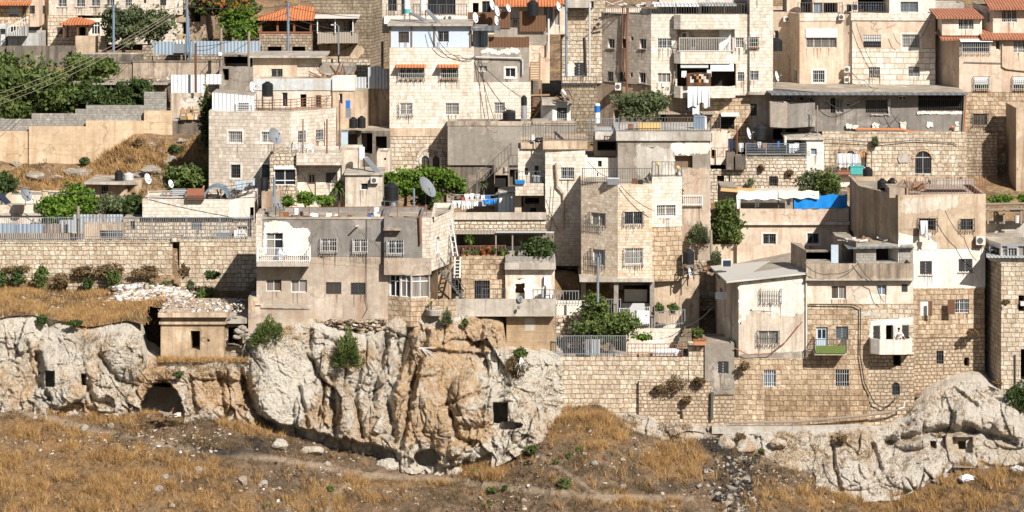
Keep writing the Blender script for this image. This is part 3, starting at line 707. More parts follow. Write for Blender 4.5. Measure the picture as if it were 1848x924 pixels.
def dish(px, py, r, D, label, az=-25, el=30, mat='dishwhite', base=None, name='satellite_dish', squash=1.0):
    """r radius in photo pixels; az degrees to the right of the camera direction"""
    rr = r * D / FPX; c = P(px, py, D); root = thing(name, label, 'satellite dish', (c.x, D + .15, Z(base, D) if base else c.z - rr * 1.6), 'satellite dishes'); a, e = math.radians(az), math.radians(el)
    f = Vector((math.sin(a) * math.cos(e), -math.cos(a) * math.cos(e), math.sin(e))); u = f.cross(Vector((0, 0, 1))).normalized(); v = u.cross(f) * 1.0
    mb = MB(); rings = []; n = 20
    for j in range(5):
        q = rr * j / 4; rings.append([c + u * q * math.cos(2 * math.pi * k / n) + v * q * math.sin(2 * math.pi * k / n) * 1.08 + f * (q * q / rr * .28) for k in range(n)])
    for j in range(1, 4):
        for k in range(n): mb.face([rings[j][k], rings[j][(k + 1) % n], rings[j + 1][(k + 1) % n], rings[j + 1][k]])
    mb.face(rings[1]); mb.build('reflector', ms[mat], root)
    mb = MB(); t = c + f * rr * 1.05; mb.bar(c - v * rr * .95, t, .018); mb.bar(t - f * .05, t + f * .1, .045); mb.build('feed_arm', ms['greymetal'], root)
    mb = MB(); mb.tube([Vector((c.x, D + .15, root['_o'][2])), Vector((c.x, D + .15, c.z - rr * .2)), c], .03); mb.build('mast', ms['greymetal'], root)
    return root
def rail(pts, hpx, label, mat='iron', sp=.15, w=.016, post=2.2, name='railing', cat='railing', rails=(1.0, .12), bars=True, hor=0, group=None, pw=.03, jit=0):
    """pts (px, row of the foot, D); hpx height in photo pixels"""
    q = [P(*p) for p in pts]; H = hpx * pts[0][2] / FPX; root = thing(name, label, cat, q[0], group); mb = MB(); posts = []; rr = random.Random(int(pts[0][0]))
    for a, b in zip(q[:-1], q[1:]):
        d = b - a; L = d.length; up = Vector((0, 0, 1))
        for f in rails: mb.bar(a + up * H * f, b + up * H * f, w * 1.25)
        for k in range(hor): f = (k + 1) / (hor + 1); mb.bar(a + up * H * f, b + up * H * f, w)
        if bars:
            n = max(1, int(L / sp))
            for k in range(n + 1): p = a + d * (k / n); mb.bar(p, p + up * H * (1 + rr.uniform(0, jit)) + Vector((rr.uniform(-jit, jit) * .3, 0, 0)), w)
        n = max(1, round(L / post)); posts += [a + d * (k / n) for k in range(n + 1)]
    mb.build('bars', ms[mat], root)
    seen = []
    for p in posts:
        if any((p - s_).length < .2 for s_ in seen): continue
        seen.append(p); mb = MB(); mb.bar(p, p + Vector((0, 0, H * 1.04)), pw); mb.build('post', ms[mat], root)
    return root
def pole(px, py0, py1, D, label, r=.09, mat='greymetal', name='utility_pole', cat='utility pole', px1=None, arms=(), lamp=None, box=None):
    a, b = P(px, py1, D), P(px1 if px1 is not None else px, py0, D); root = thing(name, label, cat, a, 'poles and posts on the hillside'); mb = MB(); mb.bar(a, b, r, n=8); mb.build('pole_shaft', ms[mat], root)
    for f, w in arms:
        p = b + (a - b) * f; mb = MB(); mb.bar(p - Vector((w, 0, 0)), p + Vector((w, 0, 0)), .05); q = mb.build('cross_arm', ms[mat], root)
        mb = MB()
        for k in (-1, -.4, .4, 1): mb.lathe(p + Vector((w * .95 * k, 0, .05)), [(.05, 0), (.06, .1), (.03, .2)], 8)
        mb.build('insulators', ms['offwhite'], q)
    if lamp:
        mb = MB(); e = b + Vector((lamp, -.1, .12)); mb.tube([b - Vector((0, 0, .1)), b + Vector((lamp * .4, 0, .12)), e], .035); q = mb.build('lamp_arm', ms[mat], root); mb = MB(); mb.box(e.x - .1, e.x + .35 * (1 if lamp > 0 else -1), e.y - .09, e.y + .09, e.z - .06, e.z + .05); mb.build('lamp_head', ms['lightgrey'], root)
    if box:
        mb = MB(); x0, y0, x1, y1, m_ = box; mb.box(X(x0, D), X(x1, D), D - .25, D + .1, Z(y1, D), Z(y0, D)); mb.build('meter_box', ms[m_], root)
    return root
def cable(pts, label, r=.022, sag=.3, mat='cable', n=14, name='cable', cat='cable', group='cables over the hillside'):
    q = [P(*p) for p in pts]; out = []
    for a, b in zip(q[:-1], q[1:]):
        for k in range(n + (b is q[-1])):
            t = k / n; p = a + (b - a) * t; out.append(p - Vector((0, 0, sag * 4 * t * (1 - t))))
    mb = MB(); mb.tube(out, r, n=5); return tag(mb.build(name, ms[mat]), label, cat, group)
def cloth(px0, py0, px1, py1, D, label, mat, name='laundry_item', cat='laundry', fold=.05, group='washing on the lines', shape=None, seed=0, slope=0):
    """a hanging cloth with folds"""
    x0, x1, z0, z1 = X(px0, D), X(px1, D), Z(py1, D), Z(py0, D); nx, nz = 10, 5; mb = MB(); rr = random.Random(seed + int(px0 * 3 + py0)); ph = rr.uniform(0, 6); g = []
    for j in range(nz + 1):
        f = j / nz; row = []
        for i in range(nx + 1):
            e = i / nx; w = 1.0
            if shape == 'shirt': w = 1.0 if f < .45 else .62
            if shape == 'sock': w = .6 + .4 * f
            if shape == 'trousers': w = .8 + .15 * f
            x = (x0 + x1) / 2 + (e - .5) * (x1 - x0) * w; y = D + fold * f * math.sin(e * 9 + ph) + .02 * math.sin(f * 5 + e * 3); z = z1 - (z1 - z0) * f + (.04 * math.sin(e * 6 + ph)) * (z1 - z0) * f - slope * (x - x0)
            row.append((x, y, z))
        g.append(row)
    for j in range(nz):
        for i in range(nx):
            if shape == 'trousers' and j > 1 and i in (4, 5): continue
            mb.face([g[j][i], g[j][i + 1], g[j + 1][i + 1], g[j + 1][i]])
    return tag(mb.build(name, ms[mat], None, True), label, cat, group)
def lump(name, px, py, D, sx, sy, sz, label, mat, cat, group=None, seed=0, lv=2, rz=0.0, rough=.18, kind=None, flat=0.0):
    """an irregular stone-like lump standing at (px, py, D)"""
    import bmesh
    bm = bmesh.new(); bmesh.ops.create_icosphere(bm, subdivisions=lv, radius=1); rr = random.Random(seed + int(px)); ax = [Vector((rr.uniform(-1, 1), rr.uniform(-1, 1), rr.uniform(-.6, 1))).normalized() for _ in range(9)]; cut = [rr.uniform(.5, .85) for _ in ax]
    c = P(px, py, D); ca, sa = math.cos(rz), math.sin(rz); mb = MB()
    for v in bm.verts:
        p = v.co.copy()
        for a, k in zip(ax, cut):
            d = p.dot(a)
            if d > k: p -= a * (d - k) * .9
        p *= 1 + rr.uniform(-rough, rough) * .3
        x, y, z = p.x * sx, p.y * sy, p.z * sz + sz * .45
        v.co = (c.x + ca * x - sa * z, c.y + y, c.z + sa * x + ca * z)
    bm.verts.index_update(); mb.v = [tuple(v.co) for v in bm.verts]; mb.f = [tuple(v.index for v in f.verts) for f in bm.faces]; mb.m = [0] * len(mb.f); bm.free()
    return tag(mb.build(name, ms[mat]), label, cat, group, kind)
def simple(name, label, cat, parts, loc, group=None):
    """parts: (name, mat, fn(mb))"""
    root = thing(name, label, cat, loc, group)
    for nm, m_, fn in parts:
        mb = MB(); fn(mb); mb.build(nm, ms[m_], root)
    return root
# ---------------------------------------------------------------- land: hillside, terrace, cliffs, foreground
def _h(ix, iy, iz):
    h = (ix * 374761393 + iy * 668265263 + iz * 2147483647 * 31 + 1013904223) & 0xFFFFFFFF
    h = ((h ^ (h >> 13)) * 1274126177) & 0xFFFFFFFF
    h = ((h ^ (h >> 16)) * 2246822519) & 0xFFFFFFFF
    return ((h ^ (h >> 15)) & 0xFFFF) / 65535.0
def vn(x, y, z=0):
    x, y, z = np.broadcast_arrays(np.asarray(x, float), np.asarray(y, float), np.asarray(z, float))
    ix, iy, iz = np.floor(x).astype(np.int64), np.floor(y).astype(np.int64), np.floor(z).astype(np.int64)
    fx, fy, fz = x - ix, y - iy, z - iz; s = lambda t: t * t * t * (t * (t * 6 - 15) + 10); fx, fy, fz = s(fx), s(fy), s(fz); r = 0
    for a in (0, 1):
        for b in (0, 1):
            for c in (0, 1): r = r + _h(ix + a, iy + b, iz + c) * (fx if a else 1 - fx) * (fy if b else 1 - fy) * (fz if c else 1 - fz)
    return r * 2 - 1
def fbm(x, y, z=0, o=5, g=.5):
    r, a, n = 0, 1, 0
    for k in range(o): r = r + a * vn(x + k * 17.3, y + k * 9.1, z + k * 3.7); n += a; a *= g; x, y, z = x * 2.03, y * 2.03, np.asarray(z) * 2.03
    return r / n
def ridge(x, y, z=0, o=4):
    r, a, n = 0, 1, 0
    for k in range(o): r = r + a * (1 - np.abs(vn(x + k * 5.3, y + k * 7.7, z))*2); n += a; a *= .5; x, y = x * 2.1, y * 2.1
    return r / n
def facets(x, z, seed, tilt=.5):
    """broken blocks: nearest jittered cell gives a height and a tilted plane; also the distance between the two nearest cells"""
    ix, iz = np.floor(x).astype(np.int64), np.floor(z).astype(np.int64); b1 = np.full(x.shape, 9.); b2 = b1.copy(); h = np.zeros(x.shape)
    for i in (-1, 0, 1):
        for j in (-1, 0, 1):
            a, b = ix + i, iz + j; dx, dz = x - a - _h(a, b, np.int64(seed)), z - b - _h(a, b, np.int64(seed + 1)); d = np.hypot(dx, dz)
            v = _h(a, b, np.int64(seed + 2)) * 2 - 1 + tilt * (dx * (_h(a, b, np.int64(seed + 3)) * 2 - 1) + dz * (_h(a, b, np.int64(seed + 4)) * 2 - 1)); nb = d < b1
            b2 = np.where(nb, b1, np.minimum(b2, d)); h = np.where(nb, v, h); b1 = np.where(nb, d, b1)
    return h, b2 - b1
def grid_mesh(name, V, nu, nv, mat, kind='structure', attrs=None, smooth=True):
    me = bpy.data.meshes.new(name); i = np.arange((nu - 1) * (nv - 1)); a = (i // (nv - 1)) * nv + i % (nv - 1)
    f = np.stack([a, a + nv, a + nv + 1, a + 1], 1).astype(np.int32)
    me.vertices.add(len(V)); me.vertices.foreach_set('co', V.astype(np.float32).ravel()); me.loops.add(f.size); me.loops.foreach_set('vertex_index', f.ravel())
    me.polygons.add(len(f)); me.polygons.foreach_set('loop_start', np.arange(0, f.size, 4, dtype=np.int32)); me.polygons.foreach_set('loop_total', np.full(len(f), 4, dtype=np.int32))
    me.polygons.foreach_set('use_smooth', np.full(len(f), smooth)); me.update(calc_edges=True)
    for k, val in (attrs or {}).items(): at = me.attributes.new(k, 'FLOAT', 'POINT'); at.data.foreach_set('value', val.astype(np.float32))
    me.materials.append(ms[mat]); o = bpy.data.objects.new(name, me); COL.link(o); o['kind'] = kind; return o
def poly_dist(px, py, pts):
    d = np.full(np.broadcast(px, py).shape, 1e9)
    for (ax, ay), (bx, by) in zip(pts[:-1], pts[1:]):
        dx, dy = bx - ax, by - ay; t = np.clip(((px - ax) * dx + (py - ay) * dy) / (dx * dx + dy * dy + 1e-9), 0, 1); d = np.minimum(d, np.hypot(px - ax - t * dx, py - ay - t * dy))
    return d
def blobs(px, py, L):
    r = np.zeros(np.broadcast(px, py).shape)
    for cx, cy, rx, ry, a in L: r = np.maximum(r, a * np.clip(1.35 - ((px - cx) / rx) ** 2 - ((py - cy) / ry) ** 2, 0, 1))
    return r
def M_ground():
    t = NT('ground'); p = t.pos(); A = lambda k: t.n('Attribute', 2, _attribute_name=k)
    n1 = t.noise(p, .7, 7, .68, .4); n2 = t.noise(p, 4.0, 6, .7); n3 = t.noise(p, 14, 4, .7)
    c = t.mix(t.ramp(n1, .4, .62), (.29, .205, .13), (.135, .088, .055))
    c = t.mix(t.m('MULTIPLY', A('grass'), t.rng(n2, .35, .6, .4, 1)), c, (.36, .2, .075))
    c = t.mix(t.rng(n2, .57, .72, 0, .6), c, (.50, .40, .30))
    c = t.mix(t.rng(n3, .52, .68, 0, .8), c, (.075, .05, .035))
    c = t.mix(t.m('MULTIPLY', A('path'), t.rng(n3, .3, .6, .95, .6)), c, (.43, .325, .225))
    c = t.mix(t.m('MULTIPLY', A('burn'), t.rng(n2, .3, .6, 1, .85)), c, (.024, .021, .019))
    t.col(c); t.b.inputs['Roughness'].default_value = 1; t.bump(t.m('ADD', n2, t.m('MULTIPLY', n3, .5)), .3); ms['ground'] = t.mat
    t = NT('hill_soil'); p = t.pos(); n1 = t.noise(p, .5, 7, .68, .4); n2 = t.noise(p, 3.0, 6, .7)
    c = t.mix(t.ramp(n1, .4, .6), (.34, .215, .105), (.17, .105, .06)); c = t.mix(t.rng(n2, .55, .66, 0, .7), c, (.5, .42, .33)); t.col(c); t.bump(n2, .3); ms['hill_soil'] = t.mat
    t = NT('debris'); rnd = t.n('NewGeometry', None).outputs['Random Per Island']
    cr = t.t.nodes.new('ShaderNodeValToRGB'); t.put(cr.inputs[0], rnd); e = cr.color_ramp; e.interpolation = 'CONSTANT'
    for pos, c in ((0, (.5, .46, .4)), (.3, (.36, .29, .22)), (.58, (.54, .5, .46)), (.72, (.2, .14, .1)), (.85, (.72, .71, .7)), (.94, (.2, .25, .32)), (.97, (.45, .3, .16))):
        el = e.elements.new(pos) if pos not in (0,) else e.elements[0]; el.position = pos; el.color = (*c, 1)
    t.col(cr.outputs[0]); ms['debris'] = t.mat
    t = NT('earth_debris'); rnd = t.n('NewGeometry', None).outputs['Random Per Island']
    cr = t.t.nodes.new('ShaderNodeValToRGB'); t.put(cr.inputs[0], rnd); e = cr.color_ramp; e.interpolation = 'CONSTANT'
    for pos, c in ((0, (.33, .25, .17)), (.35, (.2, .14, .09)), (.62, (.42, .34, .26)), (.78, (.1, .075, .055)), (.975, (.66, .64, .61))):
        el = e.elements.new(pos) if pos not in (0,) else e.elements[0]; el.position = pos; el.color = (*c, 1)
    t.col(cr.outputs[0]); ms['earth_debris'] = t.mat
M_ground()
foot_pts = [(-220, 730), (0, 737), (150, 747), (260, 752), (340, 757), (450, 765), (520, 787), (640, 817), (720, 835), (800, 850), (860, 843), (920, 815), (1000, 768), (1080, 755), (1150, 780), (1210, 800), (1260, 792), (1300, 792), (1380, 822), (1450, 850), (1500, 872), (1560, 890), (1620, 887), (1680, 855), (1740, 835), (1848, 820), (2080, 810)]
FX = np.array([a for a, _ in foot_pts], float); FY = np.array([b for _, b in foot_pts], float)
DF = 209.3
def foot(px): return np.interp(px, FX, FY)
_pxs = np.arange(-260, 2120, 4.0); _fz = ZC - (foot(_pxs) - HOR) * DF / FPX
def _sm(a, k): q = np.pad(a, k, 'edge'); w = np.hanning(2 * k + 1); return np.convolve(q, w / w.sum(), 'valid')
_f1 = _sm(_fz, 6); _f2 = _sm(_fz, 60)
def ground_z(x, D):
    px = x / DF * FPX + 924; d = np.maximum(DF - D, 0); k = np.clip(d / 14, 0, 1)
    z = np.interp(px, _pxs, _f1) * (1 - k) + np.interp(px, _pxs, _f2) * k - .37 * d
    rise = np.interp(px, [960, 1000, 1085, 1150], [-.35, .2, .2, -.35])
    z = z + np.where(D > DF, rise * (D - DF), 0)
    amp = np.clip(d / 1.5, .25, 1)
    return z + amp * (.42 * fbm(x / 4.5, D / 3.5, 3, 3) + .26 * fbm(x / 1.1, D / 1.1, 8, 4) + .14 * fbm(x * 2.2, D * 2.0, 1, 3) + .08 * facets(x * 2.6, D * 2.2, 5, 1.2)[0])
paths = [[(-40, 715), (60, 748), (130, 765), (230, 790), (350, 812), (500, 828), (600, 845), (660, 858), (760, 862), (860, 872), (960, 885), (1080, 897), (1250, 900)], [(655, 860), (600, 895), (590, 930)], [(940, 800), (1010, 845), (1100, 905)]]
GM = [(130, 850, 190, 110, 1), (330, 885, 150, 60, .8), (480, 770, 90, 22, .6), (700, 870, 120, 14, .9), (860, 855, 70, 20, .8), (1080, 775, 60, 40, 1), (1010, 760, 60, 36, 1), (1215, 835, 60, 36, .9), (1690, 880, 150, 50, 1), (1560, 905, 90, 24, .9), (1790, 790, 60, 16, .8), (1450, 905, 120, 22, .5), (40, 770, 60, 20, .7), (240, 755, 90, 14, .8), (900, 820, 60, 20, .7), (1380, 800, 60, 16, .4), (620, 900, 120, 25, .5), (1150, 905, 120, 16, .5)]
BM = [(1300, 800, 42, 22, 1), (1325, 835, 38, 26, .9), (1345, 880, 34, 36, .95), (1390, 860, 26, 16, .6), (430, 805, 110, 20, .8), (240, 790, 70, 10, .5), (660, 900, 90, 14, .35), (1180, 880, 80, 12, .4), (520, 860, 80, 18, .35), (1080, 850, 100, 10, .3), (390, 865, 70, 26, .5), (1480, 870, 60, 16, .4), (1780, 880, 36, 20, .4), (200, 770, 50, 10, .5)]
def masks(x, y, z):
    px = x * FPX / y + 924; py = HOR + (ZC - z) * FPX / y; g = blobs(px, py, GM); b = blobs(px, py, BM); pa = 0
    for k, q in enumerate(paths): pa = np.maximum(pa, np.clip(1.6 - poly_dist(px, py, q) / (5.0, 3.5, 3)[k], 0, 1))
    n = fbm(x / 1.3, y / 1.3, 5, 3); return np.clip(g * (1 + n) - pa, 0, 1), np.clip(b * (1 + 1.1 * n), 0, 1), np.clip(pa * (1 + .5 * n), 0, 1), px, py
def build_ground():
    u = np.linspace(-330, 2180, 1050); Ds = np.concatenate([np.linspace(165, 190, 30), np.linspace(190.2, 214, 260)])
    PXg, Dg = np.meshgrid(u, Ds, indexing='ij'); x = (PXg - 924) * Dg / FPX; z = ground_z(x, Dg); V = np.stack([x, Dg, z], -1).reshape(-1, 3)
    g, b, pa, _, _ = masks(V[:, 0], V[:, 1], V[:, 2]); grid_mesh('ground', V, len(u), len(Ds), 'ground', attrs={'grass': g, 'burn': b, 'path': pa})
build_ground()
def tri_tufts(name, B, hgt, wid, mat, blades, label, seed=0, spread=.16, lean=.5):
    """dry grass: blades rising from the points B"""
    rg = np.random.default_rng(seed); n = len(B) * blades; b = np.repeat(B, blades, 0) + rg.normal(size=(n, 3)) * np.array([spread, spread, .01])
    h = np.repeat(hgt, blades)[:, None] * rg.uniform(.4, 1.15, (n, 1)) if not np.isscalar(hgt) else hgt * rg.uniform(.4, 1.15, (n, 1))
    a = rg.uniform(0, 2 * np.pi, n); w = np.stack([np.cos(a), np.sin(a), np.zeros(n)], 1) * wid; t = b + np.concatenate([rg.normal(size=(n, 2)) * lean * h, h], 1); b[:, 2] -= .03
    V = np.stack([b - w, b + w, t], 1).reshape(-1, 3); me = bpy.data.meshes.new(name); me.vertices.add(3 * n); me.vertices.foreach_set('co', V.astype(np.float32).ravel()); me.loops.add(3 * n); me.loops.foreach_set('vertex_index', np.arange(3 * n, dtype=np.int32))
    me.polygons.add(n); me.polygons.foreach_set('loop_start', np.arange(0, 3 * n, 3, dtype=np.int32)); me.polygons.foreach_set('loop_total', np.full(n, 3, dtype=np.int32)); me.update(calc_edges=True); me.materials.append(ms[mat])
    o = bpy.data.objects.new(name, me); COL.link(o); return tag(o, label, 'grass', None, 'stuff')
def chips(name, B, smin, smax, mat, label, seed=0, flat=.5, cat='rubble'):
    rg = np.random.default_rng(seed); n = len(B); s = (smin + (smax - smin) * rg.uniform(0, 1, n) ** 2.5)[:, None]
    c = np.array([[-1, -1, -1], [1, -1, -1], [1, 1, -1], [-1, 1, -1], [-1, -1, 1], [1, -1, 1], [1, 1, 1], [-1, 1, 1]], float)
    q = c[None] * (s * np.stack([rg.uniform(.6, 1.3, n), rg.uniform(.6, 1.3, n), flat * rg.uniform(.5, 1.2, n)], 1))[:, None] * rg.uniform(.55, 1.1, (n, 8, 1))
    a = rg.uniform(0, 2 * np.pi, n); e = rg.normal(size=n) * .45; ca, sa, ce, se = (f(v)[:, None] for f, v in ((np.cos, a), (np.sin, a), (np.cos, e), (np.sin, e)))
    x, y, z = q[..., 0], q[..., 1], q[..., 2]; y, z = y * ce - z * se, y * se + z * ce; x, y = x * ca - y * sa, x * sa + y * ca; V = (np.stack([x, y, z], -1) + B[:, None]).reshape(-1, 3)
    f = np.array([[0, 3, 2, 1], [4, 5, 6, 7], [0, 1, 5, 4], [1, 2, 6, 5], [2, 3, 7, 6], [3, 0, 4, 7]]); Fc = (f[None] + 8 * np.arange(n)[:, None, None]).reshape(-1, 4).astype(np.int32)
    me = bpy.data.meshes.new(name); me.vertices.add(len(V)); me.vertices.foreach_set('co', V.astype(np.float32).ravel()); me.loops.add(Fc.size); me.loops.foreach_set('vertex_index', Fc.ravel()); me.polygons.add(len(Fc))
    me.polygons.foreach_set('loop_start', np.arange(0, Fc.size, 4, dtype=np.int32)); me.polygons.foreach_set('loop_total', np.full(len(Fc), 4, dtype=np.int32)); me.update(calc_edges=True); me.materials.append(ms[mat])
    o = bpy.data.objects.new(name, me); COL.link(o); return tag(o, label, cat, None, 'stuff')
def ash_heap():
    rg = np.random.default_rng(6); n = 700; px = rg.normal(1328, 24, n); D = rg.uniform(200, 208.5, n); x = (px - 924) * D / FPX; B = np.stack([x, D, ground_z(x, D)], 1); chips('burnt_rubble', B[::2], .05, .3, 'dark', 'black burnt rubbish spilled down below the ledge wall', 21); chips('ash_rubble', B[1::3], .05, .34, 'concrete', 'grey ash covered rubble among the burnt rubbish', 22)
ash_heap()
def scatter_ground():
    rg = np.random.default_rng(3); n = 90000; x = rg.uniform(-42, 42, n); D = rg.uniform(193, 212, n); z = ground_z(x, D); g, b, pa, px, py = masks(x, D, z)
    cl = np.clip(.14 + 2.6 * fbm(x / 1.2, D / .9, 2, 4), 0, 1.3); ok = (rg.uniform(0, 1, n) < (g * 1.0 + .09) * cl * (1 - b) * (1 - pa)) & (py < foot(px) + 300); B = np.stack([x, D, z], 1)
    k = ok & (rg.uniform(0, 1, n) < .62); hv = np.clip(.55 + 1.6 * fbm(x / .6, D / .6, 41, 2), .25, 1.7); tri_tufts('dry_grass', B[k], (.14 + .27 * g[k]) * hv[k], .018, 'dry', 7, 'golden dry grass growing over the sunburnt slope below the cliff', 1)
    k2 = (rg.uniform(0, 1, n) < (.17 + .1 * b) * np.clip(.35 + 2.2 * fbm(x / 1.6, D / 1.2, 21, 3), 0, 1.3) * (1 - pa)) & ~k; tri_tufts('dead_weeds', B[k2], .27, .022, 'dry_brown', 8, 'dark brown dead weeds scattered over the slope below the cliff', 2, .14, .8)
    k3 = rg.uniform(0, 1, n) < np.clip(.22 + .9 * fbm(x / .8, D / .7, 31, 3), .04, 1) * (1 - pa * .9) * (1 - .6 * b); tri_tufts('low_scrub', B[k3 & (np.arange(n) % 2 == 0)], .11, .022, 'dry_brown', 5, 'low brown scrub stubble covering the slope below the cliff', 15, .12, 1.1); tri_tufts('straw', B[k3 & (np.arange(n) % 2 == 1)], .1, .018, 'dry', 4, 'short straw stubble covering the slope below the cliff', 16, .12, 1.2)
    kc = np.nonzero(ok)[0][:3000]; tri_tufts('dry_grass', B[kc], .62, .018, 'dry', 22, 'taller golden tufts standing out of the dry slope', 18, .1, .45)
    kc = np.nonzero(rg.uniform(0, 1, n) < .05 * np.clip(.3 + 2 * fbm(x / 2, D / 1.6, 51, 3), 0, 1) * (1 - pa) * (1 - .6 * g))[0]; tri_tufts('dead_weeds', B[kc], .42, .016, 'dry_brown', 26, 'dark twiggy dead weed clumps on the slope', 19, .16, .8)
    q = rg.uniform(209.9, 210.9, 380); qx = 288 + 154 * rg.uniform(0, 1, 380) ** 1.3; tri_tufts('dry_grass', np.stack([(qx - 924) * q / FPX, q, np.full(380, ZC - 960 * 210 / FPX + .12)], 1), .3, .02, 'dry', 7, 'dry grass strip in front of the ochre hut', 17)
    m = 42000; x = rg.uniform(-42, 42, m); D = rg.uniform(193, 210, m); z = ground_z(x, D); g, b, pa, px, py = masks(x, D, z); den = np.clip(.1 + fbm(x / 2, D / 2, 11, 4) * 1.6, .03, 1) * (1 - .7 * g) * (1 - pa * .8)
    den = np.maximum(den, blobs(px, py, [(270, 800, 130, 34, 1), (560, 850, 90, 20, .5), (700, 890, 120, 20, .4), (1120, 820, 80, 30, .5), (1350, 870, 50, 40, .8), (1490, 885, 60, 22, 1)])); ok = rg.uniform(0, 1, m) < den; chips('rubble', np.stack([x, D, z], 1)[ok], .022, .15, 'earth_debris', 'small stones and litter strewn over the slope below the cliff', 4)
scatter_ground()

# ---- cliffs ----
OCH = [(790, 690, 75, 110, 1), (740, 720, 30, 90, .8), (880, 600, 60, 35, .9), (400, 705, 60, 45, .8), (640, 640, 40, 30, .6), (850, 770, 50, 40, .8), (280, 690, 40, 40, .4), (1520, 810, 60, 40, .5), (1700, 800, 60, 30, .6), (130, 660, 40, 50, .3)]
SOOT = [(690, 640, 50, 70, 1), (640, 720, 60, 70, .8), (60, 670, 70, 70, .9), (160, 640, 60, 50, .7), (225, 700, 40, 50, .6), (720, 800, 60, 40, .7), (1290, 800, 50, 40, 1), (560, 760, 40, 40, .5), (1640, 800, 40, 20, .6)]
def cliff(name, top, px0, px1, Dt, Db, cracks, bulges, recs, under, mat, nu, nv, seed, back=6.0, calm=None, amp=1.0, D_at=None):
    TX, TY = np.array([a for a, _ in top], float), np.array([b for _, b in top], float)
    u = np.linspace(px0, px1, nu); v = np.linspace(0, 1, nv); U, Vv = np.meshgrid(u, v, indexing='ij'); tp = np.interp(U, TX, TY) + 5 * fbm(U / 14, seed, 0, 3); bt = foot(U) + 16
    py = tp + (bt - tp) * Vv; x = U / 26.0; z = -py / 26.0; s = seed
    dt = np.interp(U, *zip(*Dt)) if not np.isscalar(Dt) else Dt; db = np.interp(U, *zip(*Db)) if not np.isscalar(Db) else Db
    wx = x + .5 * fbm(x / 2, z / 2, s, 3); wz = z + .5 * fbm(x / 2, z / 2, s + 5, 3); cm = 1.0
    if calm:
        cm = 1 - blobs(U, py, calm)
    f1, e1 = facets(wx / 1.7 + s, wz / 3.4, s + 20, 1.3); f2, e2 = facets(wx / .62, wz / .95 + s, s + 30, 1.3); f3, e3 = facets(wx / .24, wz / .28 + s, s + 40, 1.2)
    ck = np.exp(-(e1 / .055) ** 2) * np.clip(.35 + fbm(x / 2, z / 2, s + 60, 2) * 2, 0, 1); ck2 = np.exp(-(e2 / .09) ** 2) * np.clip(fbm(x / 1.5, z / 1.5, s + 61, 2) * 3, 0, 1)
    bed = np.exp(-(((wz + .35 * fbm(wx / 3, wz / 3, s + 70, 3)) * .62 % 1 - .5) / .05) ** 2) * np.clip(fbm(x / 2.5, z / 1.2, s + 71, 2) * 3, 0, 1)
    r = amp * (.95 * fbm(wx / 4.2, wz / 4.5, s, 3) + .26 * cm * (ridge(wx / 2.3, wz / 6, s, 3) - .3) + .4 * cm * f1 + .2 * cm * f2 + .075 * f3 * (.5 + .5 * cm) - .22 * cm * bed + .16 * cm * fbm(wx / .9, wz / 1.4, s + 2, 4) + .09 * fbm(wx * 2.4, wz * 1.8, s + 3, 4) + .045 * fbm(wx * 7, wz * 6, s + 4, 3)) - .4 * cm * ck - .2 * cm * ck2
    for cx, cy, rx, ry, a in bulges: q = 1 - np.abs((U - cx) / rx) ** 2.4 - np.abs((py - cy) / ry) ** 2.4; r = r + a * np.sqrt(np.clip(q, 0, 1))
    jx, jy = U + 3.5 * fbm(U / 9, py / 9, s + 6, 3), py + 3.5 * fbm(U / 9, py / 9, s + 7, 3)
    for pts, w, d in cracks: r = r - d * np.exp(-(poly_dist(jx, jy, pts) / w) ** 2)
    for a, b, d, h in under: m = np.clip((U - a) / 18, 0, 1) * np.clip((b - U) / 18, 0, 1); r = r - d * m * np.clip((py - (foot(U) - h + 5 * fbm(U / 12, 0, s, 2))) / 5, 0, 1)
    for kind, cx, cy, rx, ry, d in recs:
        if kind == 'b': m = np.clip((rx - np.abs(jx * .3 + U * .7 - cx)) / 1.2 + .5, 0, 1) * np.clip((ry - np.abs(jy * .3 + py * .7 - cy)) / 1.2 + .5, 0, 1)
        else: m = np.clip((1 - ((jx - cx) / rx) ** 2 - ((jy - cy) / ry) ** 2) * 8, 0, 1)
        r = r * (1 - m) - d * m
    D = dt + (db - dt) * Vv - r * np.clip(Vv * 7 + .12, 0, 1)
    xx = (U - 924) * D / FPX; zz = ZC - (py - HOR) * D / FPX; V = np.stack([xx, D, zz], -1)
    cap = V[:, :1].copy(); cap[..., 1] += back; cap[..., 0] *= 1 + back / 210; cap[..., 2] += .1
    at = {k: np.concatenate([a[:, :1], a], 1).ravel() for k, a in (('ochre', blobs(U, py, OCH)), ('soot', blobs(U, py, SOOT)))}
    nx_ = np.cross(np.gradient(V, axis=0), np.gradient(V, axis=1)); up = np.abs(nx_[..., 2]) / (np.linalg.norm(nx_, axis=-1) + 1e-9); rg = np.random.default_rng(seed + 1); led = V[(up > .5) & (np.gradient(V[..., 1], axis=1) < 0) & (rg.uniform(0, 1, U.shape) < .05) & (fbm(x / 2.2, z / 2.2, s + 80, 2) > -.05) & (Vv < .93)]
    if len(led): tri_tufts('dry_grass', led[::2], .2, .018, 'dry', 9, 'dry grass and weeds rooted on ledges of the %s cliff' % ('large' if seed == 4 else 'pale lower'), seed, .12, .7); tri_tufts('dead_weeds', led[1::2], .2, .018, 'dry_brown', 9, 'brown weeds rooted in cracks of the %s cliff' % ('large' if seed == 4 else 'pale lower'), seed + 2, .14, .9)
    V = np.concatenate([cap, V], 1); grid_mesh(name, V.reshape(-1, 3), nu, nv + 1, mat, smooth=True, attrs=at)
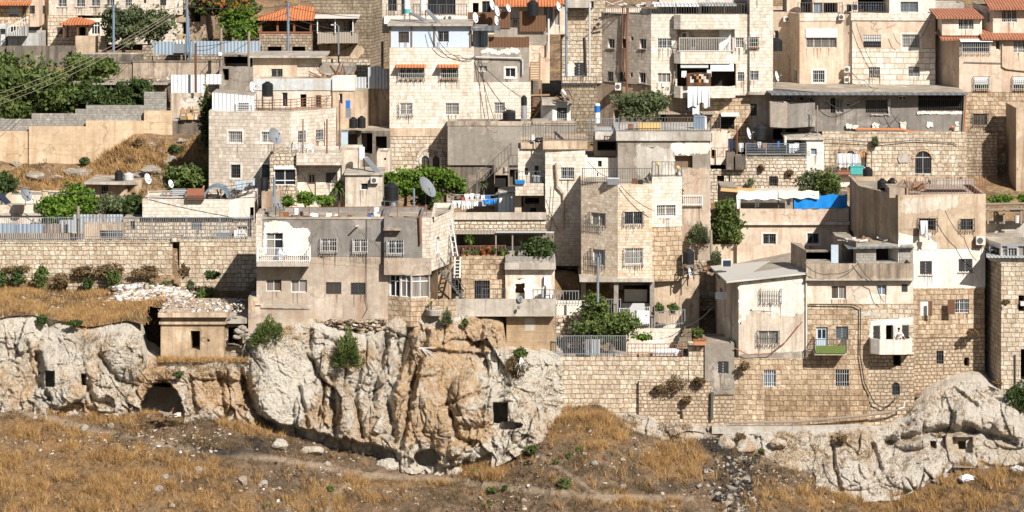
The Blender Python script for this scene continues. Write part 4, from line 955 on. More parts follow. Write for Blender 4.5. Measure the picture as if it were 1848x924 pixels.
topL = [(-60, 600), (15, 570), (60, 568), (100, 578), (160, 592), (230, 580), (255, 600), (265, 640), (285, 655), (330, 662), (380, 657), (432, 652), (442, 622), (455, 602), (480, 596), (520, 592), (560, 578), (600, 592), (660, 602), (700, 588), (712, 572), (830, 570), (850, 572), (908, 585), (915, 632), (1000, 640), (1016, 650)]
cliff('cliff', topL, -60, 1016, [(-60, 211.2), (240, 211.2), (290, 210.3), (430, 210.4), (460, 211.2), (1016, 211.7)], [(-60, 208.6), (240, 208.6), (300, 209.3), (430, 209.3), (470, 208.2), (820, 207.4), (930, 208.2), (1000, 210.2), (1016, 210.8)],
      cracks=[([(447, 600), (432, 660), (446, 715), (470, 755), (490, 775)], 8, 1.7), ([(562, 600), (555, 640), (585, 690), (572, 760)], 5, 1.0), ([(740, 590), (722, 660), (700, 720), (715, 800)], 6, 1.3), ([(772, 600), (745, 690), (735, 760), (722, 810)], 5, 1.2), ([(700, 600), (690, 650), (672, 720)], 6, 1.2), ([(655, 640), (640, 720), (655, 790)], 5, .9), ([(600, 680), (605, 790)], 5, .7), ([(760, 632), (820, 636), (880, 640)], 3, .7),
              ([(815, 745), (825, 790), (845, 800)], 4, .8), ([(795, 735), (880, 700)], 3, .5), ([(68, 640), (75, 690)], 8, 1.2), ([(48, 620), (60, 680), (90, 720)], 5, .7), ([(150, 680), (165, 720), (200, 730)], 5, .8), ([(180, 640), (215, 690)], 5, .8), ([(345, 690), (352, 745)], 4, .6), ([(395, 680), (405, 745)], 5, .8), ([(870, 590), (862, 625)], 4, .7), ([(888, 690), (870, 745)], 4, .6), ([(540, 700), (555, 770)], 4, .7), ([(585, 610), (640, 640)], 7, .8)],
      bulges=[(508, 685, 58, 100, 1.3), (585, 745, 55, 55, .9), (650, 720, 45, 110, .9), (705, 740, 40, 100, .8), (800, 700, 62, 130, 1.1), (855, 720, 45, 50, 1.4), (840, 790, 60, 40, .9), (765, 620, 45, 60, .6), (960, 720, 50, 90, .8), (930, 665, 30, 30, .5), (30, 660, 60, 90, .5), (120, 660, 55, 80, 1.0), (200, 640, 50, 60, .9), (200, 720, 45, 35, .5), (375, 672, 32, 14, .8), (425, 670, 20, 18, .8), (375, 720, 40, 40, .5)],
      recs=[('e', 292, 754, 40, 66, 5), ('b', 90, 684, 8, 14, 1.8), ('b', 151, 685, 4, 10, 1.0), ('b', 903, 745, 13, 18, 3.2), ('e', 770, 826, 26, 16, 2.2), ('e', 915, 768, 30, 7, .9)],
      under=[(455, 725, 1.6, 22), (725, 880, 1.0, 14)], mat='rock', nu=900, nv=210, seed=4, calm=[(508, 680, 50, 88, .8), (800, 690, 60, 90, .7), (120, 640, 70, 60, .45), (850, 705, 45, 38, .65), (960, 700, 45, 60, .4), (200, 640, 50, 40, .5), (380, 710, 60, 40, .4)])
topR = [(1096, 752), (1120, 748), (1150, 752), (1200, 762), (1270, 768), (1290, 778), (1400, 782), (1450, 780), (1565, 776), (1600, 772), (1630, 756), (1655, 730), (1690, 704), (1730, 688), (1765, 682), (1790, 700), (1810, 712), (1850, 716), (1920, 716)]
cliff('cliff', topR, 1096, 1920, [(1096, 211.6), (1290, 211.2), (1560, 211.1), (1640, 211.3), (1920, 211.8)], [(1096, 210.6), (1200, 209.8), (1300, 209.8), (1450, 209.0), (1560, 208.2), (1700, 208.6), (1920, 208.6)],
      cracks=[([(1500, 790), (1505, 840), (1515, 880)], 4, .7), ([(1270, 800), (1300, 790), (1320, 800)], 5, .8), ([(1600, 800), (1640, 790), (1700, 775), (1760, 780)], 7, 1.1), ([(1740, 770), (1800, 790), (1830, 800)], 6, .9), ([(1720, 700), (1760, 730)], 4, .5), ([(1800, 720), (1848, 740)], 4, .5), ([(1575, 800), (1590, 850)], 5, .6)],
      bulges=[(1420, 810, 70, 45, .5), (1545, 830, 60, 55, .8), (1690, 735, 70, 42, .45), (1645, 790, 35, 22, .8), (1780, 745, 60, 40, .45), (1830, 780, 40, 30, .9), (1650, 850, 50, 35, .6), (1790, 830, 50, 20, .6), (1330, 800, 30, 20, .6)],
      recs=[('b', 1684, 803, 5, 6, 1.6), ('b', 1737, 803, 18, 14, .9), ('b', 1736, 803, 6, 7, 2.2), ('e', 1296, 778, 17, 7, 2.0)], under=[], mat='rock_pale', nu=640, nv=150, seed=23, amp=.55, calm=[(1430, 820, 70, 40, .6), (1560, 840, 60, 50, .3), (1700, 830, 60, 30, .7)])

# ---- hillside behind and the grass terrace ----
KP = [-200, 170, 245, 440, 470, 900, 1300, 1500, 2050]
KD = [211.6, 216, 221.6, 222.6, 231, 236, 246, 248.6, 256, 260.4, 262, 268, 275, 300, 330, 380]
KY = [[700, 690, 690, 452, 420, 392, 308, 290, 175, 160, 118, 100, 80, -60, -160, -285]] * 2 + [[700, 690, 690, 452, 420, 385, 258, 238, 175, 160, 118, 100, 80, -60, -160, -285]] + [[700, 690, 690, 452, 420, 380, 262, 240, 175, 160, 118, 100, 80, -60, -160, -285]] + [[700, 680, 500, 480, 420, 360, 320, 280, 220, 190, 160, 140, 100, -40, -150, -285]] * 2 + [[730, 700, 560, 540, 430, 375, 300, 280, 220, 190, 160, 130, 95, -40, -150, -285]] * 3
def hill_py(px, D):
    c = np.stack([np.interp(D, KD, k) for k in KY], 0); i = np.clip(np.searchsorted(KP, px) - 1, 0, len(KP) - 2); a = np.array(KP, float); t = np.clip((px - a[i]) / (a[i + 1] - a[i]), 0, 1); j = np.arange(c.shape[1])
    return c[i, j] * (1 - t) + c[i + 1, j] * t
def build_hill():
    u = np.linspace(-280, 2130, 300); Ds = np.concatenate([np.linspace(213.0, 270, 220), np.linspace(271, 380, 40)]); U, Dg = np.meshgrid(u, Ds, indexing='ij'); py = hill_py(U.ravel(), Dg.ravel()); x = (U.ravel() - 924) * Dg.ravel() / FPX; D = Dg.ravel()
    z = ZC - (py - HOR) * D / FPX; am = np.where((D > 236) & (D < 247) & (U.ravel() < 400), 1.5, .4); z = z + am * (.7 * fbm(x / 3, D / 3, 4, 4) + .5 * (ridge(x / 4, D / 2.2, 2, 3) - .3)); grid_mesh('hillside', np.stack([x, D, z], 1), len(u), len(Ds), 'hill_soil')
build_hill()
def hill_z(x, D):
    px = x * FPX / D + 924; py = hill_py(px, D); am = np.where((D > 236) & (D < 247) & (px < 400), 1.5, .4)
    return ZC - (py - HOR) * D / FPX + am * (.7 * fbm(x / 3, D / 3, 4, 4) + .5 * (ridge(x / 4, D / 2.2, 2, 3) - .3))
def hp(px, py):
    for D in np.arange(235, 248, .1):
        z = float(hill_z(np.array([(px - 924) * D / FPX]), np.array([D]))[0])
        if HOR + (ZC - z) * FPX / D <= py: return D
    return 246.5
TF = [(-120, 600), (15, 570), (60, 568), (100, 577), (160, 590), (230, 578), (262, 585), (300, 575), (470, 575)]
TB = [(-120, 512), (0, 514), (100, 522), (230, 518), (300, 520), (330, 532), (470, 560)]
def terr_z(px, D):
    a = ZC - (np.interp(px, *zip(*TF)) - HOR) * 211.2 / FPX; b = ZC - (np.interp(px, *zip(*TB)) - HOR) * 221.8 / FPX; t = np.clip((D - 211.2) / 10.6, 0, 1); x = (px - 924) * D / FPX
    return a + (b - a) * (t ** 1.25) + .22 * fbm(x / 1.8, D / 1.8, 6, 4) * np.clip(t * 6, .3, 1)
def build_terrace():
    u = np.linspace(-120, 262, 150); Ds = np.linspace(211.0, 222.2, 70); U, D = np.meshgrid(u, Ds, indexing='ij'); x = (U - 924) * D / FPX; z = terr_z(U, D)
    grid_mesh('terrace_ground', np.stack([x, D, z], -1).reshape(-1, 3), len(u), len(Ds), 'hill_soil')
    u = np.linspace(262, 470, 80); Ds = np.linspace(216.2, 222.2, 40); U, D = np.meshgrid(u, Ds, indexing='ij'); x = (U - 924) * D / FPX; z = terr_z(U, D)
    grid_mesh('terrace_ground', np.stack([x, D, z], -1).reshape(-1, 3), len(u), len(Ds), 'hill_soil')
    rg = np.random.default_rng(8); n = 16000; px = rg.uniform(-60, 330, n); D = rg.uniform(211.2, 222, n); x = (px - 924) * D / FPX; z = terr_z(px, D); ok = (px < 262) | (D > 216.4)
    path = np.clip(1.5 - poly_dist(px, HOR + (ZC - z) * FPX / D, [(80, 560), (130, 545), (200, 535), (270, 530)]) / 4, 0, 1); k = ok & (rg.uniform(0, 1, n) < np.clip(.45 + 1.5 * fbm(x / 1.4, D / 1.4, 3, 3), .06, 1) * (1 - path)); kb = ok & ~k & (rg.uniform(0, 1, n) < .16); tri_tufts('dead_weeds', np.stack([x, D, z], 1)[kb], .3, .02, 'dry_brown', 7, 'brown dead weeds on the terrace under the long retaining wall', 25)
    tri_tufts('dry_grass', np.stack([x, D, z], 1)[k], .34, .02, 'dry', 7, 'golden dry grass covering the terrace under the long retaining wall', 5)
    n = 12000; px = rg.uniform(-20, 375, n); D = rg.uniform(235.5, 246.8, n); x = (px - 924) * D / FPX; z = hill_z(x, D); den = np.clip(.35 + 1.3 * fbm(x / 2, D / 1.6, 9, 3), 0, 1); k = rg.uniform(0, 1, n) < den
    tri_tufts('dry_grass', np.stack([x, D, z], 1)[k], .5, .03, 'dry', 7, 'orange dry grass and weeds on the slope below the tall concrete wall', 6)
    k = (rg.uniform(0, 1, n) < .12) & ~k; tri_tufts('dead_weeds', np.stack([x, D, z], 1)[k], .4, .03, 'dry_brown', 8, 'brown dead weeds among rocks below the tall concrete wall', 7)
    n = 1500; t = rg.uniform(0, 1, n); px = 238 + 105 * t + rg.normal(size=n) * 14; D = 217.2 + 3.6 * rg.uniform(0, 1, n) + 0 * t; px = px - (221 - D) * 9; x = (px - 924) * D / FPX; z = terr_z(px, D) + .45 * np.clip((D - 217) / 4, 0, 1)
    B = np.stack([x, D, z], 1)[(px > 262) | (D > 212)]; chips('rubble', B, .05, .3, 'debris', 'white heap of dumped building rubble spilling from the gap in the wall', 9)
    n = 160; px = rg.uniform(0, 250, n); D = rg.uniform(212, 220, n); chips('litter', np.stack([(px - 924) * D / FPX, D, terr_z(px, D) + .1], 1), .03, .14, 'debris', 'scraps of litter in the dry grass under the long wall', 12)
build_terrace()
# ---------------------------------------------------------------- top rows of houses
# -- far upper corner houses
h = House('stone_house', 'small stone house with a tiled awning edge and an outside stair, above grey walls', 20, 60, 268)
h.block([(-60, 268), (52, 268)], -20, 48, 'tan_rough', 6, .3, [(16, 7, 34, 28, 'd sh.9 gd'), (39, 7, 47, 40, 'o:door_brown')], name='wall')
h.block([(52, 268.6), (70, 268.6)], -20, 48, 'beige', 6, .3, [(49.5, 10, 63, 25, 'd gd')])
h.slope(-60, 52, 7, 266.8, -2, 269, 'tile', name='tile_roof')
h.block([(-60, 266), (11, 266)], 43, 92, 'blue_band', 5, .2, [(0, 52, 10, 62, 'd gd')])
h.block([(14, 265.5), (70, 265.5)], 60, 92, 'grey_white', 4, .2)
mb = MB()
for k in range(9):
    t = k / 9; mb.box(X(14 + 36 * t, 265.2), X(14 + 36 * (t + .14), 265.2), 264.4, 265.3, Z(64, 265), Z(62 - 20 * t, 265))
mb.build('stair', ms['grey_white'], h.root)
mb = MB()
for k in range(8): mb.bar(P(14 + 36 * k / 7, 62 - 20 * k / 7, 264.5), P(14 + 36 * k / 7, 50 - 20 * k / 7, 264.5), .02)
mb.bar(P(14, 50, 264.5), P(50, 30, 264.5), .025); mb.build('handrail', ms['white'], h.root)

h = House('stone_house', 'long pale stone house with an orange tiled porch pavilion in front', 150, 82, 268)
h.block([(88, 270), (226, 269.2), (330, 270.5)], -20, 28, 'cream_ashlar', 8, .2, [(104, -10, 120, 12, 'w gw l'), (137, -10, 153, 12, 'w gw l'), (164, -10, 180, 11, 'w gw l'), (191, -10, 206, 11, 'w gw l'), (226.5, -10, 238, 10, 'd gw'), (260, -10, 264, 6, 'k'), (289, -10, 300, 10, 'd gd')])
h.block([(70, 270.8), (88, 270.8)], -20, 84, 'tan_plaster', 5, .2, [(72, 10, 82, 25, 'd gx')])
h.block([(86, 269.7), (140, 269.7)], 28, 86, 'pale_rough', 5, 0, [(103, 49, 114, 62, 'w gx')])
h.block([(140, 268.6), (196, 268.6)], 33, 68, 'pale_beige', 4, .1, [(143, 49, 154, 66, 'k door dp1.4'), (165, 40, 180, 62, 'w t n3'), (117, 50, 123, 62, 'c')])
h.block([(196, 270.2), (330, 270.8)], 28, 80, 'cream_ashlar', 4, 0)
h.hip(108, 163, 42, 265.5, 269.2, 31, 133, 141, 'tile')
for x, D in ((115, 265.8), (140, 265.8), (122, 268), (158, 265.8)): mb = MB(); mb.bar(P(x, 42, D), P(x, 68, D), .07); mb.build('porch_post', ms['brown'], h.root)
h = House('plaster_house', 'shadowed brown plaster house with a dark open porch behind the olive tree', 330, 70, 270)
h.block([(300, 271), (372, 270)], -20, 75, 'tan_plaster', 7, .2, [(312, 4, 333, 26, 'k dp2'), (340, 12, 362, 40, 'k dp2'), (313, 40, 340, 62, 'k dp2')])
wall('boundary_wall', 'dark grey concrete boundary wall with water stains beside the stair', [(-60, 14, 84, 262.5), (12, 136, 83, 262)], 150, 'dark_concrete')
wall('boundary_wall', 'tan plaster terrace wall under the tiled porch pavilion', [(136, 192, 65, 264.5)], 110, 'tan_plaster')
wall('boundary_wall', 'low grey concrete wall below the olive tree and dry grass', [(140, 258, 96, 261)], 140, 'dark_concrete', cop=(.03, .1, 'slab'))
wall('retaining_wall', 'short rough fieldstone wall under the blue corrugated fence', [(257, 276, 82, 261.6), (276, 402, 99, 261.4)], 140, 'mossy_stone')
wall('retaining_wall', 'streaked concrete retaining wall below the fieldstone wall', [(130, 240, 112, 259.6), (240, 402, 110, 259.4)], 170, 'stained', cop=(.04, .12, 'dark_concrete'))
wall('corrugated_fence', 'blue grey corrugated metal fence on top of the fieldstone wall', [(274, 345, 75, 261.9), (345, 399, 74, 261.8), (399, 470, 74, 261.7)], 101, 'blue_corr', .05, 'fence')
tree(183, 12, 262, 84, 264, 'broad grey green olive tree behind the lamp post', 'leaf_olive', 4200, .16, 96, 'tree', 'olive_tree', lobes=[(-.3, .1, .6, .8), (.35, .2, .65, .75), (0, -.4, .8, .5)])
tree(250, 18, 312, 76, 265, 'sparse olive tree leaning toward the twin utility poles', 'leaf_olive', 1900, .15, 92, 'tree', 'olive_tree')
tree(352, -30, 470, 30, 270, 'dark tree with scattered orange red blossom along the top edge', 'leaf_dark', 4200, .18, 90, seed=5)
root = tree(392, 10, 470, 74, 267, 'bright green conifer-like tree beside the tiled porch house', 'leaf_vine', 4600, .15, 96, lobes=[(-.1, .35, .7, .65), (.1, -.3, .95, .7)])
rg = np.random.default_rng(2); c0 = P(420, -2, 266); leaves('blossom', c0.__class__ and np.array(c0) + rg.normal(size=(260, 3)) * np.array([1.9, .8, .6]), .13, 'flower', [o for o in COL if o.name.startswith('tree') and o.get('label', '').startswith('dark tree with')][0], seed=4)
h = House('stone_house', 'dark stone house with an orange tiled porch and two square openings', 515, 105, 266)
h.block([(468, 266), (563, 266)], 58, 125, 'mossy_stone', 6, .2, [(483, 84, 508, 106, 'k'), (527, 84, 551, 106, 'k')], cop=(.05, .12, 'rust'))
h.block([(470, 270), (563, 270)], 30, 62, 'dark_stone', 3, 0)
for x in (471, 501, 531, 561): mb = MB(); mb.bar(P(x, 34, 266.2), P(x, 58, 266.2), .09); mb.build('porch_post', ms['rust'], h.root)
h.hip(464, 566, 34, 265.6, 270.8, 11, 528, 566, 'tile')
h = House('stone_house', 'tall weathered stone house with a white awning over a corrugated balcony', 620, 120, 267)
h.block([(562, 268), (670, 267.4), (702, 274)], -30, 135, 'dark_stone', 8, .3, [(592, 38, 601, 56, 'w gd'), (605, 38, 620, 58, 'o:door_beige'), (628, 36, 636, 57, 'w gd')])
h.balcony(573, 646, 58, 78, 267.5, 1.4, 'plank', slab=.15)
h.awning(570, 650, 26, 32, 267.5, 2.0, 'offwhite')
h.patch([(575, 80), (644, 80), (660, 90), (640, 112), (580, 112)], 267.5, 'tan_plaster', off=.03)
for x in (573, 605, 637): mb = MB(); mb.bar(P(x, 33, 265.9), P(x, 60, 265.9), .04); mb.build('awning_post', ms['white'], h.root)
wall('garden_wall', 'blue painted and whitewashed rubble wall below the corrugated balcony', [(574, 668, 106, 262)], 150, 'rubble')
h = House('parking_shelter', 'black open shelter under a flat roof beside the utility posts', 430, 122, 258.6, 'shelter')
h.block([(402, 258.8), (458, 258.8)], 99, 128, 'dark_concrete', 5, 0, [(404, 102, 456, 124, 'k dp4')])
h = House('plaster_house', 'low grey plaster box house with a dark side door under the shelter', 430, 150, 256)
h.block([(396, 256.6), (416, 256.4), (458, 256.4)], 121, 172, 'concrete', 4, .2, [(401, 124, 413, 145, 'k door')])
# -- second row at left
h = House('shed', 'plank roofed shed with scrap on top, behind the trees', 260, 165, 252, 'shed')
h.block([(128, 253), (300, 252.5)], 152, 185, 'dark_stone', 4, .1, [(255, 152, 275, 176, 'k')])
h.slope(124, 302, 150, 251.5, 143, 256.5, 'plank', name='plank_roof')
wall('block_wall', 'grey cinder block wall stepping up behind the trees to a tall end', [(-60, 7, 213, 248.6), (7, 57, 215, 248.6), (57, 136, 205, 248.6), (136, 155, 197, 248.6), (155, 260, 190, 248.6), (260, 300, 166, 248.6)], 262, 'cmu', .25)
wall('retaining_wall', 'tall orange beige board marked concrete wall above the dry slope', [(-60, 52, 237, 248.2), (52, 155, 228, 248.0), (155, 260, 218, 248.0), (260, 311, 200, 248.1)], 315, 'form_concrete', .3)
wall('boundary_wall', 'dim plaster wall under the ledge with the brown chairs', [(311, 364, 218, 248.2)], 300, 'dark_concrete', .4)
wall('garden_wall', 'stained plaster wall behind the three brown chairs', [(308, 370, 168, 251.5)], 222, 'worn_plaster', .4)
h = House('concrete_ledge', 'small concrete ledge carrying three brown chairs', 338, 217, 249, 'ledge'); h.box(308, 364, 215.5, 219, 248.3, 3.2, 'slab', 'ledge_top')
wall('panel_fence', 'white sheet metal fence panel with a rusty frame', [(309, 370, 135, 252)], 168, 'white_corr', .06, 'fence')
wall('panel_fence', 'low white panel fence beside the potted plants', [(372, 400, 134, 253)], 152, 'white_corr', .06, 'fence')
# -- behind the blue cabin
h = House('apartment_house', 'cream house with railed balcony standing behind the blue roof cabin', 770, 46, 247)
h.block([(690, 247), (846, 247)], -40, 60, 'cream_ashlar', 6, .2, [(724, -8, 740, 26, 'd'), (772, -5, 822, 26, 'd n3'), (700, -5, 716, 20, 'd')])
h.balcony(693, 846, 29, 43, 247, 1.6, 'white_plaster', slab=.2)
h.ac(804, 28, 822, 36, 245.4)
rail([(697, 29, 245.5), (842, 29, 245.5)], 21, 'thin dark railing along the cream balcony behind the blue cabin', sp=.22)
h = House('tile_roof_house', 'pale house with an orange tiled eave behind brown reed screens', 930, 60, 249)
h.block([(846, 249), (1022, 249)], -20, 62, 'pale_beige', 6, .2, [(853, 5, 864, 24, 'k'), (870, 2, 886, 26, 'd'), (921, 14, 940, 35, 'w sh.9'), (980, 8, 998, 40, 'b'), (1000, 16, 1010, 46, 'c')])
h.slope(893, 1024, 9, 246.5, -12, 250, 'tile')
wall('reed_screen', 'long brown reed screen with a white dish in front', [(844, 892, 22, 244.4), (892, 921, 21, 244.5)], 51, 'reed', .05, 'screen')
wall('reed_screen', 'tall brown reed screen below the black roof tank', [(938, 964, 20, 244.3), (964, 985, 28, 244.3)], 57, 'reed', .05, 'screen')
wall('parapet_wall', 'grey block parapet under the reed screens', [(892, 986, 50, 244.6)], 85, 'concrete', .3)
h = House('stone_house', 'tan rough stone house rising behind the utility poles at the top edge', 1055, 140, 250)
h.block([(1014, 250), (1092, 250)], -40, 150, 'pale_rough', 7, .2, [(1036, 113, 1054, 138, 'w gx')])
h.patch([(1024, 118), (1036, 112), (1036, 138), (1024, 138)], 250, 'white_plaster')
h.block([(1022, 248.8), (1072, 248.8)], -30, 14, 'light_concrete', 1, 0, [(1066, 2, 1072, 16, 'w')])
wall('retaining_wall', 'shadowed dark stone wall under the small black street railing', [(1014, 1078, 156, 246.5)], 260, 'dark_stone')
rail([(1014, 155, 246.3), (1076, 155, 246.3)], 17, 'black street railing in front of the white door', sp=.2)
# -- big apartment block
h = House('apartment_block', 'tall white stone apartment block with three stacked balconies and hanging laundry', 1240, 230, 247, 'apartment building')
h.block([(1086, 250), (1175, 246.2)], 28, 154, 'cream_ashlar', 8, .4, [(1097, 70, 1109, 87, 'w l'), (1122, 70, 1131, 87, 'd'), (1154, 70, 1166, 88, 'w l'), (1096, 129, 1107, 147, 'w gd'), (1116, 130, 1128, 148, 'w gd'), (1153, 131, 1165, 150, 'w l'), (1138, 66, 1143, 73, 'k'), (1137, 131, 1142, 139, 'k')], side=1)  # darker stone than the front: this side's half shade put into the colour
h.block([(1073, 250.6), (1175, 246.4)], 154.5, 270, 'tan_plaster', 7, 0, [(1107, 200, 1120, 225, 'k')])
h.block([(1175, 246.2), (1353, 246)], 26, 172, 'white_ashlar', 8, .4, [(1187, 69, 1212, 87, 'w gw n3'), (1187, 132, 1210, 149, 'c n3'), (1222, 53, 1326, 93, 'k dp1.6 m:cream_ashlar'), (1222, 115, 1328, 158, 'k dp1.6'), (1327.5, 68, 1342, 86, 'c gw'), (1331, 130, 1343, 147, 'w gw')])  # lower balcony recess has a black back painted for its shaded interior
h.block([(1353, 245.7), (1395, 245.7)], -30, 166, 'white_ashlar', 8, .4, [(1352.5, 67, 1369, 85, 'd cf'), (1353.5, 128, 1369, 145, 'w gw'), (1361, -8, 1372, 0, 'w')])
h.box(1351, 1397, 166, 171, 245.4, 1, 'slab', 'ledge')
h.block([(1353, 246.4), (1397, 246.4)], 171, 262, 'pale_beige', 6, 0, [(1354, 187, 1366, 209, 'd gd')])
h.block([(1175, 246.5), (1353, 246.3)], 172.3, 268, 'tan_rough', 7, 0, [(1301, 208, 1325, 233, 'k dp.5 gd'), (1240, 180, 1262, 232, 'k dp2'), (1190, 200, 1230, 240, 'k dp1')])
h.patch([(1200, 172), (1292, 172), (1270, 200), (1262, 235), (1205, 235)], 246.42, 'tan_plaster', off=.03)
for y0, y1, p in ((27, 53, 'white_ashlar'), (94, 115, 'white_ashlar'), (156, 177, 'white_ashlar')): h.balcony(1217, 1328, y0, y1, 246, .9, p, slab=.2, chamfer=.5)
h.balcony(1226, 1325, 68, 94, 246, .88, 'white', 'rail', railmat='offwhite', slab=.02)
mw = MB()
mw.box(X(1245, 247.4), X(1256, 247.4), 247.4, 247.5, Z(91, 247.4), Z(70, 247.4)); q = mw.build('balcony_door', ms['white'], h.root); mw = MB(); mw.box(X(1247, 247.4), X(1254, 247.4), 247.36, 247.4, Z(85, 247.4), Z(72, 247.4)); mw.build('pane', ms['glass_blue'], q)
mw = MB(); mw.box(X(1298, 246.4), X(1326, 246.4), 246.5, 246.6, Z(93, 246.4), Z(53, 246.4)); mw.build('roller_blind', ms['shutter'], h.root)
h.ac(1229, 58, 1243, 69, 247.4)
h.awning(1300, 1333, 203, 209, 246.3, 1.1, 'shutter', 'striped_awning')
h.awning(1187, 1290, 201, 205, 246.3, 1.0, 'plank', 'canopy')
h.awning(1228, 1278, 115, 121, 245.4, .3, 'lightgrey', 'rolled_blind'); h.awning(1282, 1324, 115, 127, 245.3, .3, 'sheet', 'rolled_awning')
h.block([(1190, 249), (1353, 249)], -40, 40, 'cream_ashlar', 4, .2, [(1195, 4, 1216, 27, 'b'), (1222, 4, 1258, 27, 'k dp2'), (1266, 4, 1278, 27, 'k'), (1340, 12, 1352, 24, 'w gw')])
h.slope(1180, 1262, 9, 246.6, 3, 249.5, 'white_corr', name='terrace_roof'); h.slope(1262, 1330, 8, 246.6, 2, 249.5, 'grey_corr', name='terrace_roof')
h.block([(1282, 248.5), (1338, 248.5)], 4, 40, 'tan_plaster', 1, 0)
h.pipe([(1133, 14, 247.8), (1131, 60, 247.8), (1131, 120, 247.8), (1132, 180, 247.8)], .08, 'rust'); h.pipe([(1124, 12, 248.2), (1122, 120, 248.2), (1130, 150, 247.9)], .04, 'rust')
h.pipe([(1217, 105, 245.9), (1217, 168, 245.9), (1198, 176, 245.9)], .07, 'oldwood'); h.ac(1110, 150, 1121, 163, 248.5)
rail([(1175, 27, 246.3), (1352, 27, 246.2)], 20, 'long dark terrace railing on top of the white apartment block', sp=.2, jit=.05)
rail([(1092, 28, 249.6), (1170, 28, 246.6)], 14, 'dark railing with climbing plants over the shaded side of the apartment block', sp=.22)
# -- beige apartment building to its right
h = House('apartment_block', 'beige plaster apartment building with banded white stone lower storeys', 1560, 160, 250, 'apartment building')
h.block([(1393, 254), (1424, 253.5), (1443, 250.6), (1522, 250.6), (1538, 250.2)], 26, 172, 'beige', 8, .3, [(1397, 55, 1405, 77, 'w'), (1432, 127, 1439, 147, 'w'), (1455, 68, 1510, 86, 'c n4 gd'), (1467, 127, 1488, 149, 'w gw s')])
h.box(1454, 1511, 52, 67.5, 250.5, .3, 'white', 'roller_shutter')
h.block([(1538, 250), (1688, 249.6)], 37, 88, 'beige', 8, 0, [(1558, 63, 1590, 86, 'd sh.5 gd'), (1628, 62, 1660, 86, 'c gw s')])
h.block([(1538, 249.95), (1688, 249.55)], 88.3, 172, 'band_stone', 8, 0, [(1568, 121, 1588, 140, 'r gw'), (1639, 120, 1660, 138, 'w gw')])
h.block([(1443, 250.55), (1522, 250.55)], 25, 38, 'white_ashlar', 2, .2); h.block([(1536, 249.9), (1688, 249.5)], 24, 37.2, 'white_ashlar', 6, .2)
h.block([(1605, 252), (1688, 252)], -40, 40, 'white_plaster', 4, .2, [(1625, 3, 1657, 22, 'b gd')]); h.block([(1420, 254), (1605, 254)], -40, 40, 'beige', 4, .2, [(1445, -6, 1466, 25, 'k'), (1468, 5, 1484, 25, 'b'), (1486, 5, 1512, 26, 'k dp2'), (1548, -6, 1600, 25, 'k dp2')])
h.ac(1414, 30, 1428, 39, 253.6); h.ac(1514, 26, 1524, 36, 250.6); h.ac(1524, 120, 1534, 131, 250.3); h.ac(1524, 138, 1534, 150, 250.3)
rail([(1440, 25, 250.8), (1520, 25, 250.8)], 20, 'black railing along the open terrace of the beige building', sp=.2); rail([(1540, 24, 250.4), (1604, 24, 250.4)], 20, 'black railing with dark washing on the beige building roof', sp=.2)
for k in range(7): cloth(1528 + k * 10, 8, 1537 + k * 10, 21 - (k % 3) * 3, 250.8, ['black trousers hanging first on the beige building roof line', 'black shirt hanging second on the beige building roof line', 'dark grey cloth third on the beige building roof line', 'black towel in the middle of the beige building roof line', 'dark blue shirt after the middle of the beige building roof line', 'short black cloth next to last on the beige building roof line', 'dark shirt hanging last on the beige building roof line'][k], 'navy' if k % 3 else 'black')
# -- tile roof house at the right edge
h = House('tile_roof_house', 'beige house with stepped brown tiled roofs above a rough stone base', 1780, 330, 247)
h.block([(1686, 251), (1731, 246.4), (1880, 246.4)], 70, 165, 'beige', 7, 0, [(1737, 74, 1786, 95, 'k dp.7 cw'), (1797, 73, 1805, 90, 'w'), (1829, 73, 1852, 95, 'c n3 gw'), (1759, 138, 1785, 162, 'd sh.6 cf'), (1829, 138, 1855, 162, 'd sh.6 cf')])
h.block([(1734, 246.35), (1880, 246.35)], 165, 360, 'tan_rough', 7, 0, [(1757, 205, 1782, 226, 'r cd'), (1822, 205, 1840, 225, 'r cd'), (1793, 317, 1807, 332, 'd gd')])
h.block([(1700, 247.1), (1772, 247.1)], 30, 64, 'pale_beige', 4, 0, [(1730, 35, 1757, 53, 'w gw n3')]); h.block([(1772, 249), (1792, 247.4), (1880, 247.4)], 12, 60, 'pale_beige', 5, 0, [(1808, 18, 1835, 40, 'w gw n3'), (1780, 23, 1786, 40, 'k')])
h.slope(1690, 1776, 31, 246.6, 15, 251, 'tile_brown'); h.slope(1698, 1776, 70, 246.6, 53, 249, 'tile_brown'); h.slope(1772, 1880, 69, 245.8, 47, 249.5, 'tile_brown'); h.slope(1786, 1880, 15, 246.6, -10, 251, 'tile_brown')
h.block([(1682, 253), (1740, 253)], 5, 30, 'light_concrete', 3, .1)
h.pipe([(1809, 72, 246.3), (1809, 120, 246.3), (1816, 124, 246.3), (1870, 130, 246.3)], .07, 'tan_plaster'); h.pipe([(1740, 112, 246.3), (1770, 113, 246.3), (1809, 114, 246.3)], .03, 'iron', 'conduit')
h.awning(1732, 1790, 71, 74, 246.4, .5, 'white')
wall('house_wall', 'tan plaster corner wall of a neighbouring house at the picture edge', [(1834, 1900, 195, 240)], 372, 'tan_plaster', 5)
